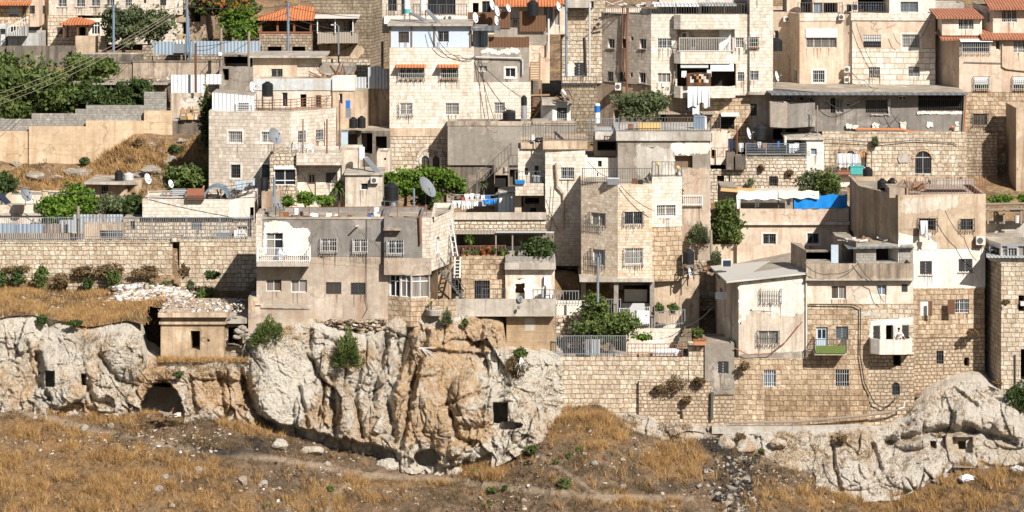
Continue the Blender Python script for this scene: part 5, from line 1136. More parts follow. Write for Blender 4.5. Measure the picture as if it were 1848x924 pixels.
# -- grey block house with the metal roof
h = House('block_house', 'long grey plastered block house under a flat metal sheet roof', 1580, 236, 243)
h.block([(1393, 246), (1470, 242.8), (1742, 242.5)], 166, 238, 'grey_plaster', 6, 0, [(1417, 172, 1427, 180, 'w'), (1441, 174, 1450, 183, 'w'), (1458, 175, 1467, 184, 'w'), (1499, 177, 1508, 204, 'k gd'), (1509, 177, 1522, 204, 'c gd'), (1527, 187, 1536, 194, 'w'), (1562, 180, 1602, 204, 'd gd'), (1622, 174, 1636, 181, 'w'), (1657, 172, 1738, 200, 'k dp1.6 gd'), (1453, 192, 1460, 228, 'o:door_brown')])
h.slope(1392, 1747, 169, 241.4, 158, 249.5, 'metal_roof', .12, 'metal_roof')
for a, b, c, d, s_ in ((1527, 224, 1538, 233, 1), (1539, 226, 1549, 234, 2), (1575, 223, 1586, 232, 3), (1625, 221, 1636, 232, 4), (1672, 219, 1683, 230, 5), (1716, 228, 1730, 235, 6), (1723, 219, 1731, 226, 7)): h.patch([(a, b), (c, b), (c, d), (a, d)], 242.5, 'white_plaster', seed=s_)
h.patch([(1603, 178), (1607, 178), (1606, 208), (1575, 208), (1566, 206), (1603, 206)], 242.55, 'light_concrete', jit=1)
h.patch([(1655, 201), (1740, 201), (1738, 206), (1656, 206)], 242.5, 'white_plaster', jit=.8)
h.pipe([(1545, 233, 242.2), (1630, 234, 242.2), (1642, 238, 242.2), (1746, 243, 242.2)], .1, 'pipe_orange'); h.pipe([(1722, 236, 242.3), (1723, 229, 242.3), (1717, 229, 242.3)], .08, 'pipe_orange'); h.pipe([(1744, 170, 242.2), (1740, 240, 242.2)], .06, 'pipe_orange')
h.block([(1390, 241.4), (1421, 240.6)], 186, 231, 'pale_beige', 1.2, .5, name='balcony_wall', roof='slab'); h.block([(1421.3, 240.7), (1471, 242)], 188, 231, 'grey_plaster', 1.0, .4, name='balcony_wall', roof='slab')
h.block([(1370, 243.6), (1482, 243.4)], 232, 275, 'dark_concrete', 3, 0, [(1395, 232.5, 1412, 252, 'k dp2'), (1418, 232.5, 1440, 252, 'k dp2')])
# -- arch window stone house
h = House('stone_house', 'tan rubble stone house with a white arched window under the orange pipe', 1620, 330, 242.6)
h.block([(1484, 242.3), (1744, 242.0)], 238.2, 352, 'pale_rough', 6, 0, [(1651, 273, 1681, 314, 'w ar t gd am:pale_rough'), (1624, 284, 1638, 290, 'k'), (1510, 275, 1519, 302, 'w ar gx'), (1528, 272, 1542, 304, 'w ar gx'), (1554, 274, 1564, 302, 'r ar gd')])
h.patch([(1622, 279), (1637, 277), (1641, 286), (1638, 294), (1624, 294), (1620, 286)], 242.05, 'light_concrete', jit=1)
h.box(1506, 1576, 314, 318, 240.6, 1.6, 'slab', 'balcony_slab')
h.block([(1488, 241.2), (1578, 241.2)], 318.5, 372, 'white_plaster', 3, 0, [(1509, 327, 1516, 333, 'k')])
rail([(1507, 314, 240.8), (1573, 314, 240.8)], 42, 'tall thin iron cage railing on the balcony with lace curtains', 'iron', sp=.3, w=.012, rails=(1, .45, .1))
h.pipe([(1486, 251, 241.9), (1540, 254, 241.9), (1590, 258, 241.9), (1650, 253, 241.9), (1720, 258, 241.9), (1728, 262, 241.9)], .03, 'iron', 'conduit')
wall('house_wall', 'shadowed rough stone wall joining the arch window house to the tile roof house', [(1744, 1800, 240, 243.5)], 370, 'mossy_stone', 2)
# ---------------------------------------------------------------- middle rows
h = House('stone_house', 'two storey cream stone house with a white shed and railed terrace on its roof', 470, 330, 232)
h.block([(377, 233), (525, 232), (606, 234.8)], 202, 372, 'cream_ashlar', 13, .25, [(412, 237, 437, 257, 'c gw s'), (472, 238, 492, 257, 'c gw s'), (417, 297, 434, 321, 'd gd s'), (473, 297, 487, 325, 'd gd s'), (538, 236, 552, 257, 'd gw'), (570.5, 234, 583.5, 252, 'd gw l')])
h.block([(458, 238.5), (600, 238.5)], 142, 204, 'pale_beige', 5, .2, [(509, 167, 519, 193, 'w door'), (542, 170, 553, 198, 'k door'), (570, 172, 580, 197, 'd n2')])
h.box(457.5, 600.5, 143, 163, 238.42, .2, 'blue_band', 'painted_band')
h.block([(600, 238.2), (640, 238.2)], 141, 163.5, 'white_plaster', 3, .2); h.block([(600, 238.3), (662, 238.3)], 163.6, 270, 'tan_plaster', 3, 0, [(612, 169, 618, 188, 'w')])
h.block([(383, 234.2), (457, 233.9)], 168, 205, 'white_corr', 3.4, 0, [(430, 185, 449, 203, 'k dp.3 gw')], tops=[167, 173], name='shed_wall'); 
h = House('plaster_house', 'small beige plaster house with one dark framed window above the roof terrace', 500, 142, 243)
h.block([(457, 243), (536, 243)], 105, 150, 'beige', 4, 0, [(489, 124, 510, 139.5, 'w gd')]); h.block([(536, 243.2), (575, 243.2)], 105, 150, 'cream_ashlar', 4, 0)
h.box(450, 588, 101, 104.5, 242.3, 5.5, 'slab', 'roof_slab')
h.block([(575, 243.6), (640, 243.6)], 119, 150, 'concrete', 3, .1)
wall('boundary_wall', 'stained tan wall between the terrace house and the tall stone house', [(640, 703, 158, 241)], 262, 'stained', 2)
wall('metal_fence', 'tall loose grey corrugated sheets fencing the roof yard', [(664, 676, 121, 240.8), (676, 690, 119, 240.9), (690, 703, 124, 240.8)], 160, 'grey_corr', .05, 'fence')
wall('metal_fence', 'low grey corrugated sheet beside the white roof wall', [(640, 661, 139, 240.5)], 159, 'grey_corr', .05, 'fence')
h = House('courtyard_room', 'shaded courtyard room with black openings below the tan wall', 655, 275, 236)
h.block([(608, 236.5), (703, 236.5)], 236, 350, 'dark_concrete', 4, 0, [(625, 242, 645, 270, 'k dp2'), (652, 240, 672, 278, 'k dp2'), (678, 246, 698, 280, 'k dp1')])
# terrace house in front
h = House('terrace_house', 'white stone terrace house with rounded white chairs on its roof', 560, 350, 228)
h.block([(487, 227.6), (535, 227.6)], 275, 385, 'rubble', 4, .2, [(495, 302, 533, 334, 'w n2 tb')])
h.box(494, 534, 300.5, 305.5, 227.5, .2, 'white', 'shutter_box')
h.block([(535, 228.8), (617, 228.8)], 297, 385, 'white_ashlar', 3.5, 0, [(555, 311, 570, 352, 'o:door_beige gl'), (588, 311, 609, 331, 'c gx')])
h.block([(535, 227.2), (618, 227.2)], 276, 298, 'cream_ashlar', 5, .25, name='terrace_parapet', roof='slab')
h.block([(617, 228.6), (650, 228.6)], 271, 345, 'worn_plaster', 4, .2)
h.block([(472, 225.5), (505, 225.5)], 347, 385, 'tan_plaster', 2, .1)
h = House('plaster_house', 'small stained white plaster cabin carrying a solar heater', 655, 375, 225)
h.block([(623, 225), (690, 225)], 315, 398, 'worn_plaster', 4, 0, [(651, 331, 664, 343, 'w')]); h.box(621, 692, 313, 316, 224.8, 4.4, 'slab', 'roof_slab'); h.ac(669, 320, 683, 331, 225)
h = House('plaster_house', 'narrow grey plaster block with one tiny window beside the arched stone house', 690, 330, 231)
h.block([(680, 231), (704, 231)], 275, 350, 'worn_plaster', 3, .1, [(693, 285, 697, 289, 'k')])
# tall house with blue cabin
h = House('tall_house', 'tall white stone house with a pale blue metal cabin on top and orange window awnings', 780, 300, 238)
h.block([(703, 238), (855, 238)], 86, 231, 'white_ashlar', 7, .3, [(721, 122, 766, 142, 'w n4 cf'), (796, 122, 827, 142, 'w n3 cf'), (722, 186, 744, 207, 'c cw'), (804, 186, 828, 207, 'c gw')])
h.awning(715, 769, 116, 121, 238, .75); h.awning(790, 829, 116, 121, 238, .75)
h.block([(855, 238.6), (955, 238.6)], 86, 148.2, 'concrete', 6, .3, [(864, 119, 879, 129, 'c'), (912, 123, 930, 139, 'w s')])
h.block([(855, 238.5), (958, 238.5)], 148.4, 260, 'white_ashlar', 6, 0, [(892, 185, 911, 205, 'c gw')])
h.block([(703, 237.9), (808, 237.9)], 246, 320, 'pale_rough', 7, 0, [(761, 281, 774, 310, 'r ar noar am:white_plaster gd'), (781, 281, 793, 310, 'r ar noar am:white_plaster gd')])
h.block([(703, 237.85), (808, 237.85)], 231.2, 246, 'tan_plaster', 7, 0)
F_ = Face((X(703, 237.9), 237.9), (X(808, 237.9), 237.9)); um, _d = F_.at(777); mb = MB(); zc = Z(290, 237.9)
for k in range(18):
    a0, a1 = math.pi * k / 18, math.pi * (k + 1) / 18; q = [(um + r_ * math.cos(a), zc + r_ * math.sin(a)) for r_, a in ((.95, a0), (1.12, a0), (1.12, a1), (.95, a1))]
    mb.hexa([F_.p(*p, -.02) for p in q] + [F_.p(*p, .08) for p in q])
mb.build('arch_moulding', ms['cream_ashlar'], h.root)
mb = MB(); 
for ua, ub, za, zb_ in ((757, 760.5, 314, 283), (774.5, 780.5, 314, 283), (793.5, 797, 314, 283)): F_.box(mb, F_.at(ua)[0], F_.at(ub)[0], Z(za, 237.9), Z(zb_, 237.9), -.02, .03)
mb.build('arch_jamb', ms['white_plaster'], h.root)
h.patch([(868, 90), (885, 88), (900, 92), (922, 87), (940, 89), (938, 95), (915, 97), (890, 97), (870, 94)], 238.6, 'white_plaster', jit=2.5)
h.pipe([(856, 103, 238.4), (940, 105, 238.4), (943, 108, 238.4), (943, 135, 238.4)], .06, 'lightgrey')
h = House('roof_cabin', 'pale blue metal cabin with two barred windows standing on the tall house', 776, 85, 238.3, 'cabin')
h.block([(703.5, 238.3), (850, 238.3)], 47, 85.6, 'container', 5, 0, [(719, 57, 738, 77, 'r gd'), (790, 56, 810, 76, 'w gd')], name='cabin_wall'); h.box(699, 853, 43.5, 47, 237.8, 6.2, 'slab', 'roof_slab')
for x in (704.5, 743, 784, 849): 
    mb = MB(); mb.bar(P(x, 47, 238.25), P(x, 85, 238.25), .05); mb.build('cabin_post', ms['door_brown'], h.root)
h.block([(853, 239.5), (880, 240.5)], 50, 86, 'blue_corr', 3, 0, [(863, 54, 872, 85, 'b door')]); h.slope(850, 902, 53, 237.9, 46, 242, 'metal_roof', .1, 'metal_roof')
wall('wood_fence', 'dark brown vertical board fence on the roof beside the blue cabin', [(882, 948, 67, 238.9), (948, 955, 66, 238.9)], 87, 'reed', .08, 'fence')
h = House('plaster_house', 'cream stair wall with a wooden ladder stair beside the tall house', 975, 150, 241)
h.block([(955, 241), (992, 241)], 82, 150, 'beige', 4, .1); h.block([(957, 240.6), (978, 240.6)], 145, 215, 'dark_concrete', 3, 0)
mb = MB()
for k in range(8): mb.bar(P(957, 113 + k * 4.3, 239.6), P(974, 113 + k * 4.3, 239.6), .05)
mb.bar(P(957, 112, 239.6), P(957, 148, 239.6), .04); mb.bar(P(974, 96, 239.6), P(974, 170, 239.6), .07); mb.build('ladder_stair', ms['wood'], h.root)
mb = MB()
for k in range(6): mb.bar(P(960, 174 + k * 6, 239.5), P(975, 174 + k * 6, 239.5), .05)
mb.bar(P(975, 160, 239.5), P(975, 215, 239.5), .06); mb.build('ladder_stair', ms['brown'], h.root)
mb = MB(); mb.bar(P(955, 172, 239.3), P(992, 171, 239.3), .06); mb.bar(P(962, 213, 239.2), P(985, 182, 239.2), .06); mb.build('beam', ms['wood'], h.root)
h = House('roof_room', 'small white roof room with a crumbling slab and barred door', 1000, 220, 238)
h.block([(976, 238.4), (997, 237.4), (1030, 237.4)], 188, 232, 'white_plaster', 3.5, 0, [(1005, 194, 1023, 221, 'k dp.8 gw')]); h.box(978, 1032, 184, 190, 237, 4.4, 'slab', 'roof_slab')
wall('retaining_wall', 'broad plain grey concrete wall below the roof tanks', [(808, 960, 220, 235.4), (960, 1040, 219, 235.4)], 298, 'concrete', 2.4, cop=(.05, .3, 'stained'))
wall('retaining_wall', 'black streaked mouldy wall below the plain concrete wall', [(806, 880, 297.5, 235.6), (880, 960, 300, 235.7)], 400, 'dark_concrete', 2)
h = House('store_room', 'small store room with a beige lintel by the outside stair', 900, 380, 233.5)
h.block([(892, 233.8), (918, 233.8)], 302, 395, 'stained', 2, 0, [(893, 316, 917, 350, 'k dp.3')]); h.block([(918, 235), (936, 235)], 304, 395, 'dark_concrete', 1, 0, [(920, 306, 935, 335, 'k dp1.5')])
rail([(860, 340, 233), (922, 283, 233.2)], 24, 'black stair handrail climbing across the grey wall', sp=.3, rails=(1, .05)); rail([(918, 302, 233.2), (940, 302, 233.2)], 22, 'short black landing railing at the top of the stair', sp=.25)
h = House('white_shed', 'small white metal shed with a grey roof beside the washing lines', 915, 388, 228.5, 'shed')
h.block([(899, 225.7), (930, 225.7)], 346, 392, 'white_corr', 2.5, 0); h.poly([(894, 350, 225.3), (932, 345, 225.3), (938, 335, 228.4), (904, 338, 228.4)], 'metal_roof', 'roof')
# stair house (white stone) and hexagon house
h = House('stone_house', 'white stone house with a shaded side balcony and a slanting outside stair shadow', 1015, 430, 223.5)
h.block([(984, 223.2), (1056, 223)], 270, 480, 'white_ashlar', 5, .2, [(1012, 302, 1036, 323, 'w gw l')]); h.box(980, 1060, 255, 269.5, 222.9, 5.5, 'tan_plaster', 'parapet')
h.block([(935, 225), (984, 225)], 268, 352, 'white_ashlar', 4, 0, [(947, 303, 953, 316, 'd'), (965, 299, 972, 316, 'd')]); h.box(940, 982, 257, 268.5, 224.8, 4.5, 'tan_plaster', 'parapet')
h.balcony(930, 983, 331, 353, 225, 1.6, 'cream_ashlar', slab=.2)
h.block([(938, 226.6), (984, 226.6)], 352.5, 450, 'pale_beige', 3, 0, [(948, 357, 973, 368, 'k gd'), (957, 375, 968, 384, 'd gd'), (940, 355, 944, 372, 'k')]); h.block([(929, 224.5), (941, 224.5)], 353, 400, 'tan_plaster', 3, 0)
h.pipe([(1003, 294, 222.9), (1006, 335, 222.9), (1017, 348, 222.9), (1018, 412, 222.9)], .08, 'tan_plaster')
h.block([(1056, 223.6), (1118, 223.6)], 285, 345, 'white_plaster', 5, .2, [(1079, 290, 1086, 301, 'd'), (1077, 312, 1080, 318, 'k')]); h.block([(1072, 226.5), (1120, 226.5)], 252, 300, 'pale_beige', 3, 0, [(1078, 255, 1140, 272, 'k')])
h.box(1074, 1116, 238, 252, 224.4, 4, 'light_concrete', 'terrace_edge')
rail([(944, 257, 224.9), (985, 257, 224.9)], 33, 'weathered bent iron railing above the side balcony', sp=.18, jit=.06); rail([(985, 255, 223.3), (1068, 255, 223.3)], 32, 'tall rusty iron railing around the roof of the white stone house', sp=.2, jit=.03)
rail([(930, 331, 223.7), (983, 331, 223.7)], 22, 'dark balcony railing with a blue planter', sp=.25)
h = House('apartment_house', 'grey concrete house with a white patched wall and a brown shuttered opening', 1200, 430, 222.5)
h.block([(1115, 222.5), (1282, 222.5)], 254, 412, 'concrete', 7, 0, [(1218, 281, 1250, 303, 'k dp.5 m:door_brown'), (1230, 340, 1268, 373, 'b n2 t')]); h.box(1112, 1284, 238, 254, 222.3, 7.5, 'light_concrete', 'parapet')
h.block([(1178, 222.4), (1283, 222.4)], 404, 545, 'house_concrete', 6, 0)
h.patch([(1216, 258), (1280, 256), (1281, 275), (1250, 278), (1222, 279), (1210, 266)], 222.5, 'white_plaster', jit=3); h.patch([(1150, 262), (1215, 270), (1215, 330), (1160, 330), (1145, 300)], 222.5, 'light_concrete', jit=3, off=.01)
h.patch([(1233, 305), (1282, 304), (1282, 404), (1233, 404)], 222.5, 'house_concrete', jit=1.5, off=.008)
h.balcony(1230, 1268, 352, 372, 222.5, .25, 'white', 'rail', slab=.03, railmat='white')
rail([(1118, 239, 222.7), (1200, 239, 222.7), (1282, 239, 222.7)], 27, 'long black railing on the parapet of the grey concrete house', 'iron', sp=.2)
rail([(1064, 238, 224.6), (1116, 238, 224.6)], 24, 'bright blue painted railing beside the white roof tank', 'bluemetal', sp=.17)
rail([(1283, 238, 240), (1300, 238, 240)], 26, 'short grey lattice railing by the striped awning', 'iron', sp=.2)
h = House('hexagon_house', 'white stone corner house with angled front and barred windows on concrete pillars', 1130, 590, 218)
ws = [(1066, 384, 1093, 407, 'c cd'), (1127, 382, 1160, 405, 'w cd'), (1185, 370, 1219, 390, 'c gw s'), (1069, 450, 1092, 479, 'b cd'), (1128, 448, 1160, 477, 'c cw')]
h.block([(1049, 219.2), (1115, 217.4), (1177, 217.6)], 332, 503, 'warm_ashlar', 5, .2, ws); h.block([(1177, 218.8), (1231, 219.2)], 320, 410, 'white_ashlar', 5, .2, ws); h.block([(1177, 218.85), (1231, 219.25)], 410.3, 508, 'tan_rough', 5, 0)
h.box(1046, 1180, 503, 509, 217.2, 6, 'slab', 'floor_slab')
for a, b, D in ((1049, 1057, 219.0), (1108, 1116, 217.5), (1173, 1181, 217.6)): h.box(a, b, 509, 592, D, .35, 'concrete', 'pillar')
h.block([(1049, 222), (1180, 222)], 505, 620, 'concrete', 2, 0, [(1058, 512, 1100, 565, 'k dp1.5'), (1125, 515, 1170, 528, 'k dp.5')]); 
mb = MB(); mb.box(X(1127, 221), X(1168, 221), 221.2, 221.3, Z(545, 221), Z(523, 221)); mb.build('white_screen', ms['offwhite'], h.root); mb = MB(); mb.box(X(1122, 220.6), X(1172, 220.6), 220.6, 220.7, Z(580, 221), Z(546, 221)); mb.build('blue_screen', ms['lightgrey'], h.root)
mb = MB(); mb.box(X(1145, 219.8), X(1172, 219.8), 219.8, 219.9, Z(590, 220), Z(560, 220)); mb.build('white_board', ms['white'], h.root)
rail([(1051, 332, 219), (1115, 332, 217.6), (1176, 332, 217.8)], 28, 'dark railing around the roof terrace of the hexagon house', 'iron', sp=.17); rail([(1177, 320, 219), (1230, 320, 219.3)], 28, 'dark railing with an orange lantern above the stone corner', 'iron', sp=.22)
h = House('passage_wall', 'stone wall coloured dark for the shade of the passage beside the hexagon house', 1020, 560, 224, 'wall')
h.block([(984, 224.5), (1058, 224.5)], 420, 620, 'dark_stone', 2, 0, [(1011, 438, 1042, 478, 'w gw n3 t')])  # dark stone puts the passage's shade into the wall colour
h = House('plaster_house', 'low tan plaster house wall beside the dark gap and the water tank', 1270, 540, 219)
h.block([(1180, 219.6), (1262, 219.6)], 496, 600, 'tan_plaster', 2, 0); h.block([(1262, 220.5), (1300, 220.5)], 492, 534, 'stained', 3, 0); h.block([(1236, 220.2), (1302, 220.2)], 534.3, 690, 'dark_concrete', 5, 0, [(1240, 538, 1298, 640, 'k dp4.5')])  # dark block with a black opening, added to paint the gap's deep shade
wall('rock_bank', 'broken rubble bank under the leaning drain pipe', [(1228, 1312, 470, 221)], 560, 'tan_rubble', 3)
# courtyard terrace, right of centre
h = House('plaster_house', 'small white plaster annex with one blue window beside the washing terrace', 1470, 310, 239)
h.block([(1455, 239.2), (1487, 239.2)], 252, 345, 'white_plaster', 4, .1, [(1463, 268, 1474, 280, 'b')]); h.box(1418, 1488, 249, 252.5, 239, 4.4, 'slab', 'roof_slab')
wall('terrace_wall', 'pale rubble terrace wall with dry weeds under the washing terrace', [(1281, 1318, 305, 238), (1318, 1456, 287, 237.8), (1456, 1490, 308, 238.2)], 372, 'rubble', 3, wins=[(1388, 318, 1404, 336, 'k dp.5 gd'), (1294, 317, 1307, 329, 'k dp.4')])
wall('terrace_wall', 'grey block parapet of the washing terrace', [(1348, 1456, 279, 238.2)], 288, 'concrete', .3)
wall('terrace_wall', 'dark curved plaster wall end of the washing terrace', [(1311, 1327, 274, 237.4), (1327, 1346, 281, 237.2)], 306, 'dark_concrete', 1.2)
wall('yard_wall', 'beige yard wall with a rusty wire frame left of the washing terrace', [(1281, 1318, 240, 241)], 306, 'pale_beige', 2, wins=[(1284, 270, 1290, 286, 'k')])
rail([(1346, 279, 238), (1456, 279, 238)], 20, 'thin silver railing with washing hung behind it', 'greymetal', bars=False, hor=6, rails=(1, .06), post=1.6); rail([(1284, 285, 237.6), (1316, 285, 237.6)], 18, 'rusty thin wire railing beside the dark curved wall', 'rust', sp=.35)
# tarp house
h = House('plaster_house', 'flat beige plaster house with a moulded cornice and two white framed windows', 1430, 440, 225)
h.block([(1308, 228.5), (1335, 225), (1531, 225)], 406, 462, 'beige', 6, 0, [(1377, 422, 1400, 441, 'w gd s'), (1457, 421, 1478, 440, 'w gd s')]); h.block([(1308, 228.5), (1335, 224.95), (1532, 224.95)], 377, 400, 'beige', 6, .3); h.block([(1307, 228.5), (1334.5, 224.75), (1534, 224.75)], 400, 406, 'pale_beige', 6, 0, name='cornice')
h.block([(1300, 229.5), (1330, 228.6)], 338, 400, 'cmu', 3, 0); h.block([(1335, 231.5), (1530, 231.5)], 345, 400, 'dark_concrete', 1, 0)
for x in (1334, 1405, 1432, 1480, 1527): 
    mb = MB(); mb.bar(P(x, 350, 225.3), P(x, 378, 225.3), .04); mb.build('roof_post', ms['iron'], h.root)
wall('garden_wall', 'low beige plaster garden wall below the tarp covered house', [(1284, 1330, 441, 222.6), (1330, 1448, 443, 222.2)], 500, 'beige', .5)
wall('house_wall', 'brown shaded side wall between the tarp house and the tall corner house', [(1531, 1556, 372, 226)], 470, 'tan_plaster', 3, wins=[(1534, 388, 1540, 394, 'k')])
wall('block_wall', 'crumbling grey concrete wall under the vine pergola', [(1780, 1900, 402, 223), (1790, 1900, 420, 221.5, 221.5)], 470, 'light_concrete', 1)
# left: houses behind the fence
h = House('stone_house', 'low white stone wall house with cluttered roof behind the grey fence', 340, 430, 226)
h.block([(257, 226), (413, 226)], 360, 393, 'white_ashlar', 4, .15); h.block([(413, 226.1), (459, 226.1)], 352, 394, 'white_plaster', 4, .1, [(451, 374, 458, 390, 'k door')], tops=[362, 350]); h.block([(222, 226.4), (462, 226.4)], 393.3, 446, 'rubble', 4, 0, [(236, 399, 244, 414, 'k gd'), (345, 400, 364, 415, 'd gw'), (428, 409, 446, 416, 'c')])
h = House('plaster_house', 'low beige plaster house with flat roof and cables at the picture edge', 30, 400, 231)
h.block([(-60, 231), (78, 231)], 370, 440, 'pale_beige', 5, .1); h.block([(-60, 230.8), (96, 230.8)], 385, 389, 'slab', 4, 0, name='floor_slab'); h.block([(10, 233), (112, 233)], 352, 385, 'pale_beige', 3, .1)
h = House('hut', 'small crumbling plaster hut on the dry slope with a tank on its roof', 205, 352, 238, 'hut')
h.block([(157, 238), (225, 238), (255, 240)], 329, 376, 'tan_plaster', 3.5, 0, [(183, 331, 195, 350, 'k gw'), (230, 335, 243, 348, 'k')]); h.poly([(152, 328, 237), (226, 329, 237), (250, 329, 239.6), (240, 322, 243), (165, 321, 243)], 'slab', 'roof_slab', .2)
wall('corrugated_fence', 'blue grey and rust patched corrugated sheets behind the long fence', [(-60, 30, 403, 224.6), (30, 82, 404, 224.5), (82, 110, 404, 224.4)], 426, 'blue_corr', .04, 'fence')
wall('corrugated_fence', 'rusty corrugated sheet patch behind the long fence', [(80, 111, 404, 224.3)], 430, 'rust_corr', .04, 'fence'); wall('corrugated_fence', 'raised grey corrugated sheets behind the fence post', [(108, 132, 397, 224.7), (132, 222, 387, 227.5)], 420, 'grey_corr', .04, 'fence')
wall('yard_wall', 'tan plaster yard wall behind the long grey fence', [(-60, 150, 421, 223.9), (150, 222, 404, 225)], 452, 'tan_plaster', 1, wins=[(180, 416, 221, 431, 'k gw')])
# long retaining wall and its fence
wall('retaining_wall', 'long honey coloured block retaining wall with a rubbish filled gap', [(-70, 311, 436, 222.4), (324, 466, 433, 222.3)], 560, 'wall_rough', 1.4, cop=(.06, .12, 'pale_rough')); h = House('wall_lintel', 'stone lintel and dark back of the gap in the long wall', 317, 436, 222.6, 'wall'); h.box(309, 326, 428, 436.5, 222.2, 1.3, 'pale_rough', 'lintel'); h.box(311, 324, 436, 520, 223.3, .4, 'dark_concrete', 'gap_back')
wall('rubble_wall', 'low crumbling dry stone wall below the long retaining wall', [(120, 210, 494, 221.4), (210, 262, 499, 221.3)], 530, 'tan_rubble', .8)
rail([(-40, 435, 222.6), (150, 434, 222.6)], 42, 'long grey bar fence over the retaining wall on its lower stretch', 'greymetal', sp=.16, w=.018, post=2.6, cat='fence', name='metal_fence'); rail([(152, 432, 222.6), (458, 432, 222.6)], 40, 'tall grey bar fence over the retaining wall beside the stone house', 'greymetal', sp=.16, w=.018, post=2.6, cat='fence', name='metal_fence')
# ---------------------------------------------------------------- front row on the cliff
h = House('tomb_house', 'square ochre stone hut with a flat slab roof and one black doorway', 350, 645, 211, 'stone hut')
h.block([(290, 211), (404, 211)], 573, 668, 'hut', 5.6, 0, [(344, 597, 361, 632, 'k dp1.6 door'), (374, 612, 378, 617, 'k dp.3')]); h.box(287, 408, 580, 585.5, 210.8, 6, 'tan_plaster', 'cornice')
h.box(285, 411, 565, 572.8, 210.4, 6.7, 'tan_plaster', 'roof_slab'); h.block([(405, 211.8), (441, 212.2)], 585, 668, 'dark_stone', 4, 0, [(412, 590, 438, 625, 'k dp2.5')]); h.box(404, 445, 576, 584, 211.4, 5, 'slab', 'side_slab')
rg = np.random.default_rng(31); n = 420; B = np.stack([rg.uniform(X(288, 212), X(440, 212), n), rg.uniform(210.6, 216.8, n), np.full(n, Z(565, 210.4) + .03)], 1); chips('litter', B, .03, .16, 'debris', 'rubbish and stones scattered over the roof of the ochre hut', 3)
# grey house
h = House('concrete_house', 'grey rendered house with a white railed balcony and glazed corner bay on the cliff edge', 600, 590, 212)
ws = [(481, 421, 510, 474, 'w n2 t cl'), (541, 430, 558, 474, 'w n1'), (580, 431, 607, 454, 'w cw'), (638, 432, 662, 455, 'w cw')]
h.block([(473, 212), (693, 212)], 393, 463, 'grey_plaster', 6, .3, ws[:0] + [ws[0][:3] + (463, ws[0][4])] * 0 + [(481, 421, 510, 462.5, 'w n2 t cl'), (541, 430, 558, 462.5, 'w n1'), (580, 431, 607, 454, 'w cw warm'), (638, 432, 662, 455, 'w cw warm')], cop=(.06, .1, 'roof'))
h.block([(463, 212.05), (700, 212.05)], 463.2, 600, 'house_concrete', 6, 0, [(480, 504, 508, 526, 'w cl warm'), (525, 505, 554, 528, 'c'), (588, 509, 616, 531, 'r gx'), (633, 510, 660, 532, 'd gx')])
h.block([(462, 211.9), (473, 211.9)], 386, 463, 'cream_ashlar', 3, 0); h.block([(762, 211.7), (778, 211.7)], 392, 470, 'cream_ashlar', 3, 0)
h.block([(693, 211.6), (762, 211.6)], 393, 466, 'grey_plaster', 6, .3, [(700, 434, 727, 458, 'w cw')]); h.block([(693, 211.4), (778, 211.4)], 466.2, 496, 'house_concrete', 6, 0); h.box(692, 724, 413, 416, 211, .7, 'stained', 'window_hood')
h.block([(700, 212.2), (742, 211.2), (775, 211.5)], 496, 538, 'light_concrete', 4, 0, [(702.5, 497, 721, 535, 'w n2 t'), (722, 497, 740.5, 536, 'c n2 t'), (743.5, 497, 774, 537, 'c n2 t')], name='glazed_bay'); h.block([(698, 212.1), (742, 211.1), (776, 211.4)], 538, 590, 'tan_rough', 4, 0)
h.block([(448, 211.7), (563, 211.7)], 560, 615, 'house_concrete', 4, 0); h.block([(448, 211.8), (470, 211.8)], 537, 560.3, 'tan_plaster', 3, 0)
h.block([(776, 214), (789, 213.2)], 466, 580, 'tan_plaster', 2, 0)
h.patch([(478, 402), (498, 398), (520, 402), (528, 412), (556, 412), (560, 420), (556, 427), (560, 462), (511, 462), (511, 420), (481, 420), (480, 462), (474, 462), (476, 420)], 212, 'white_plaster', jit=1.3)
h.patch([(600, 452), (640, 462), (690, 463), (692, 486), (640, 480), (560, 474), (560, 462)], 212.05, 'house_concrete', jit=1.5, off=.02); h.patch([(563, 463), (690, 466), (692, 478), (650, 474), (600, 470)], 212.05, 'stained', jit=2, off=.03)
h.patch([(462, 548), (562, 551), (562, 553.5), (462, 550.5)], 211.7, 'light_concrete', off=.03, jit=.6)
h.balcony(463, 559, 447, 481, 212, 1.25, 'white', 'rail', slab=.3, slabmat='slab', railmat='white')
h.block([(560, 212.15), (700, 212.1)], 566, 620, 'tan_rubble', 3, 0, [(640, 590, 664, 612, 'k dp1.5'), (575, 574, 640, 578, 'k dp.5')]); h.block([(560, 212), (572, 212)], 567, 600, 'tan_plaster', 1, 0)
h.pipe([(646, 408, 212), (640, 409, 211.2)], .06, 'offwhite', 'spout'); h.pipe([(757, 388, 211.4), (759, 440, 211.4)], .07, 'rust'); h.pipe([(662, 395, 211.9), (661, 540, 211.9), (664, 556, 211.9), (655, 572, 211.9)], .02, 'iron', 'conduit')
h = House('stone_house', 'white stone side house with an arched blue window next to the grey house', 795, 480, 214)
h.block([(778, 211.9), (818, 216.4)], 393, 490, 'white_ashlar', 4, .3, [(787, 427, 794, 457, 'b ar noar am:white_ashlar'), (800, 420, 803, 440, 'd')])
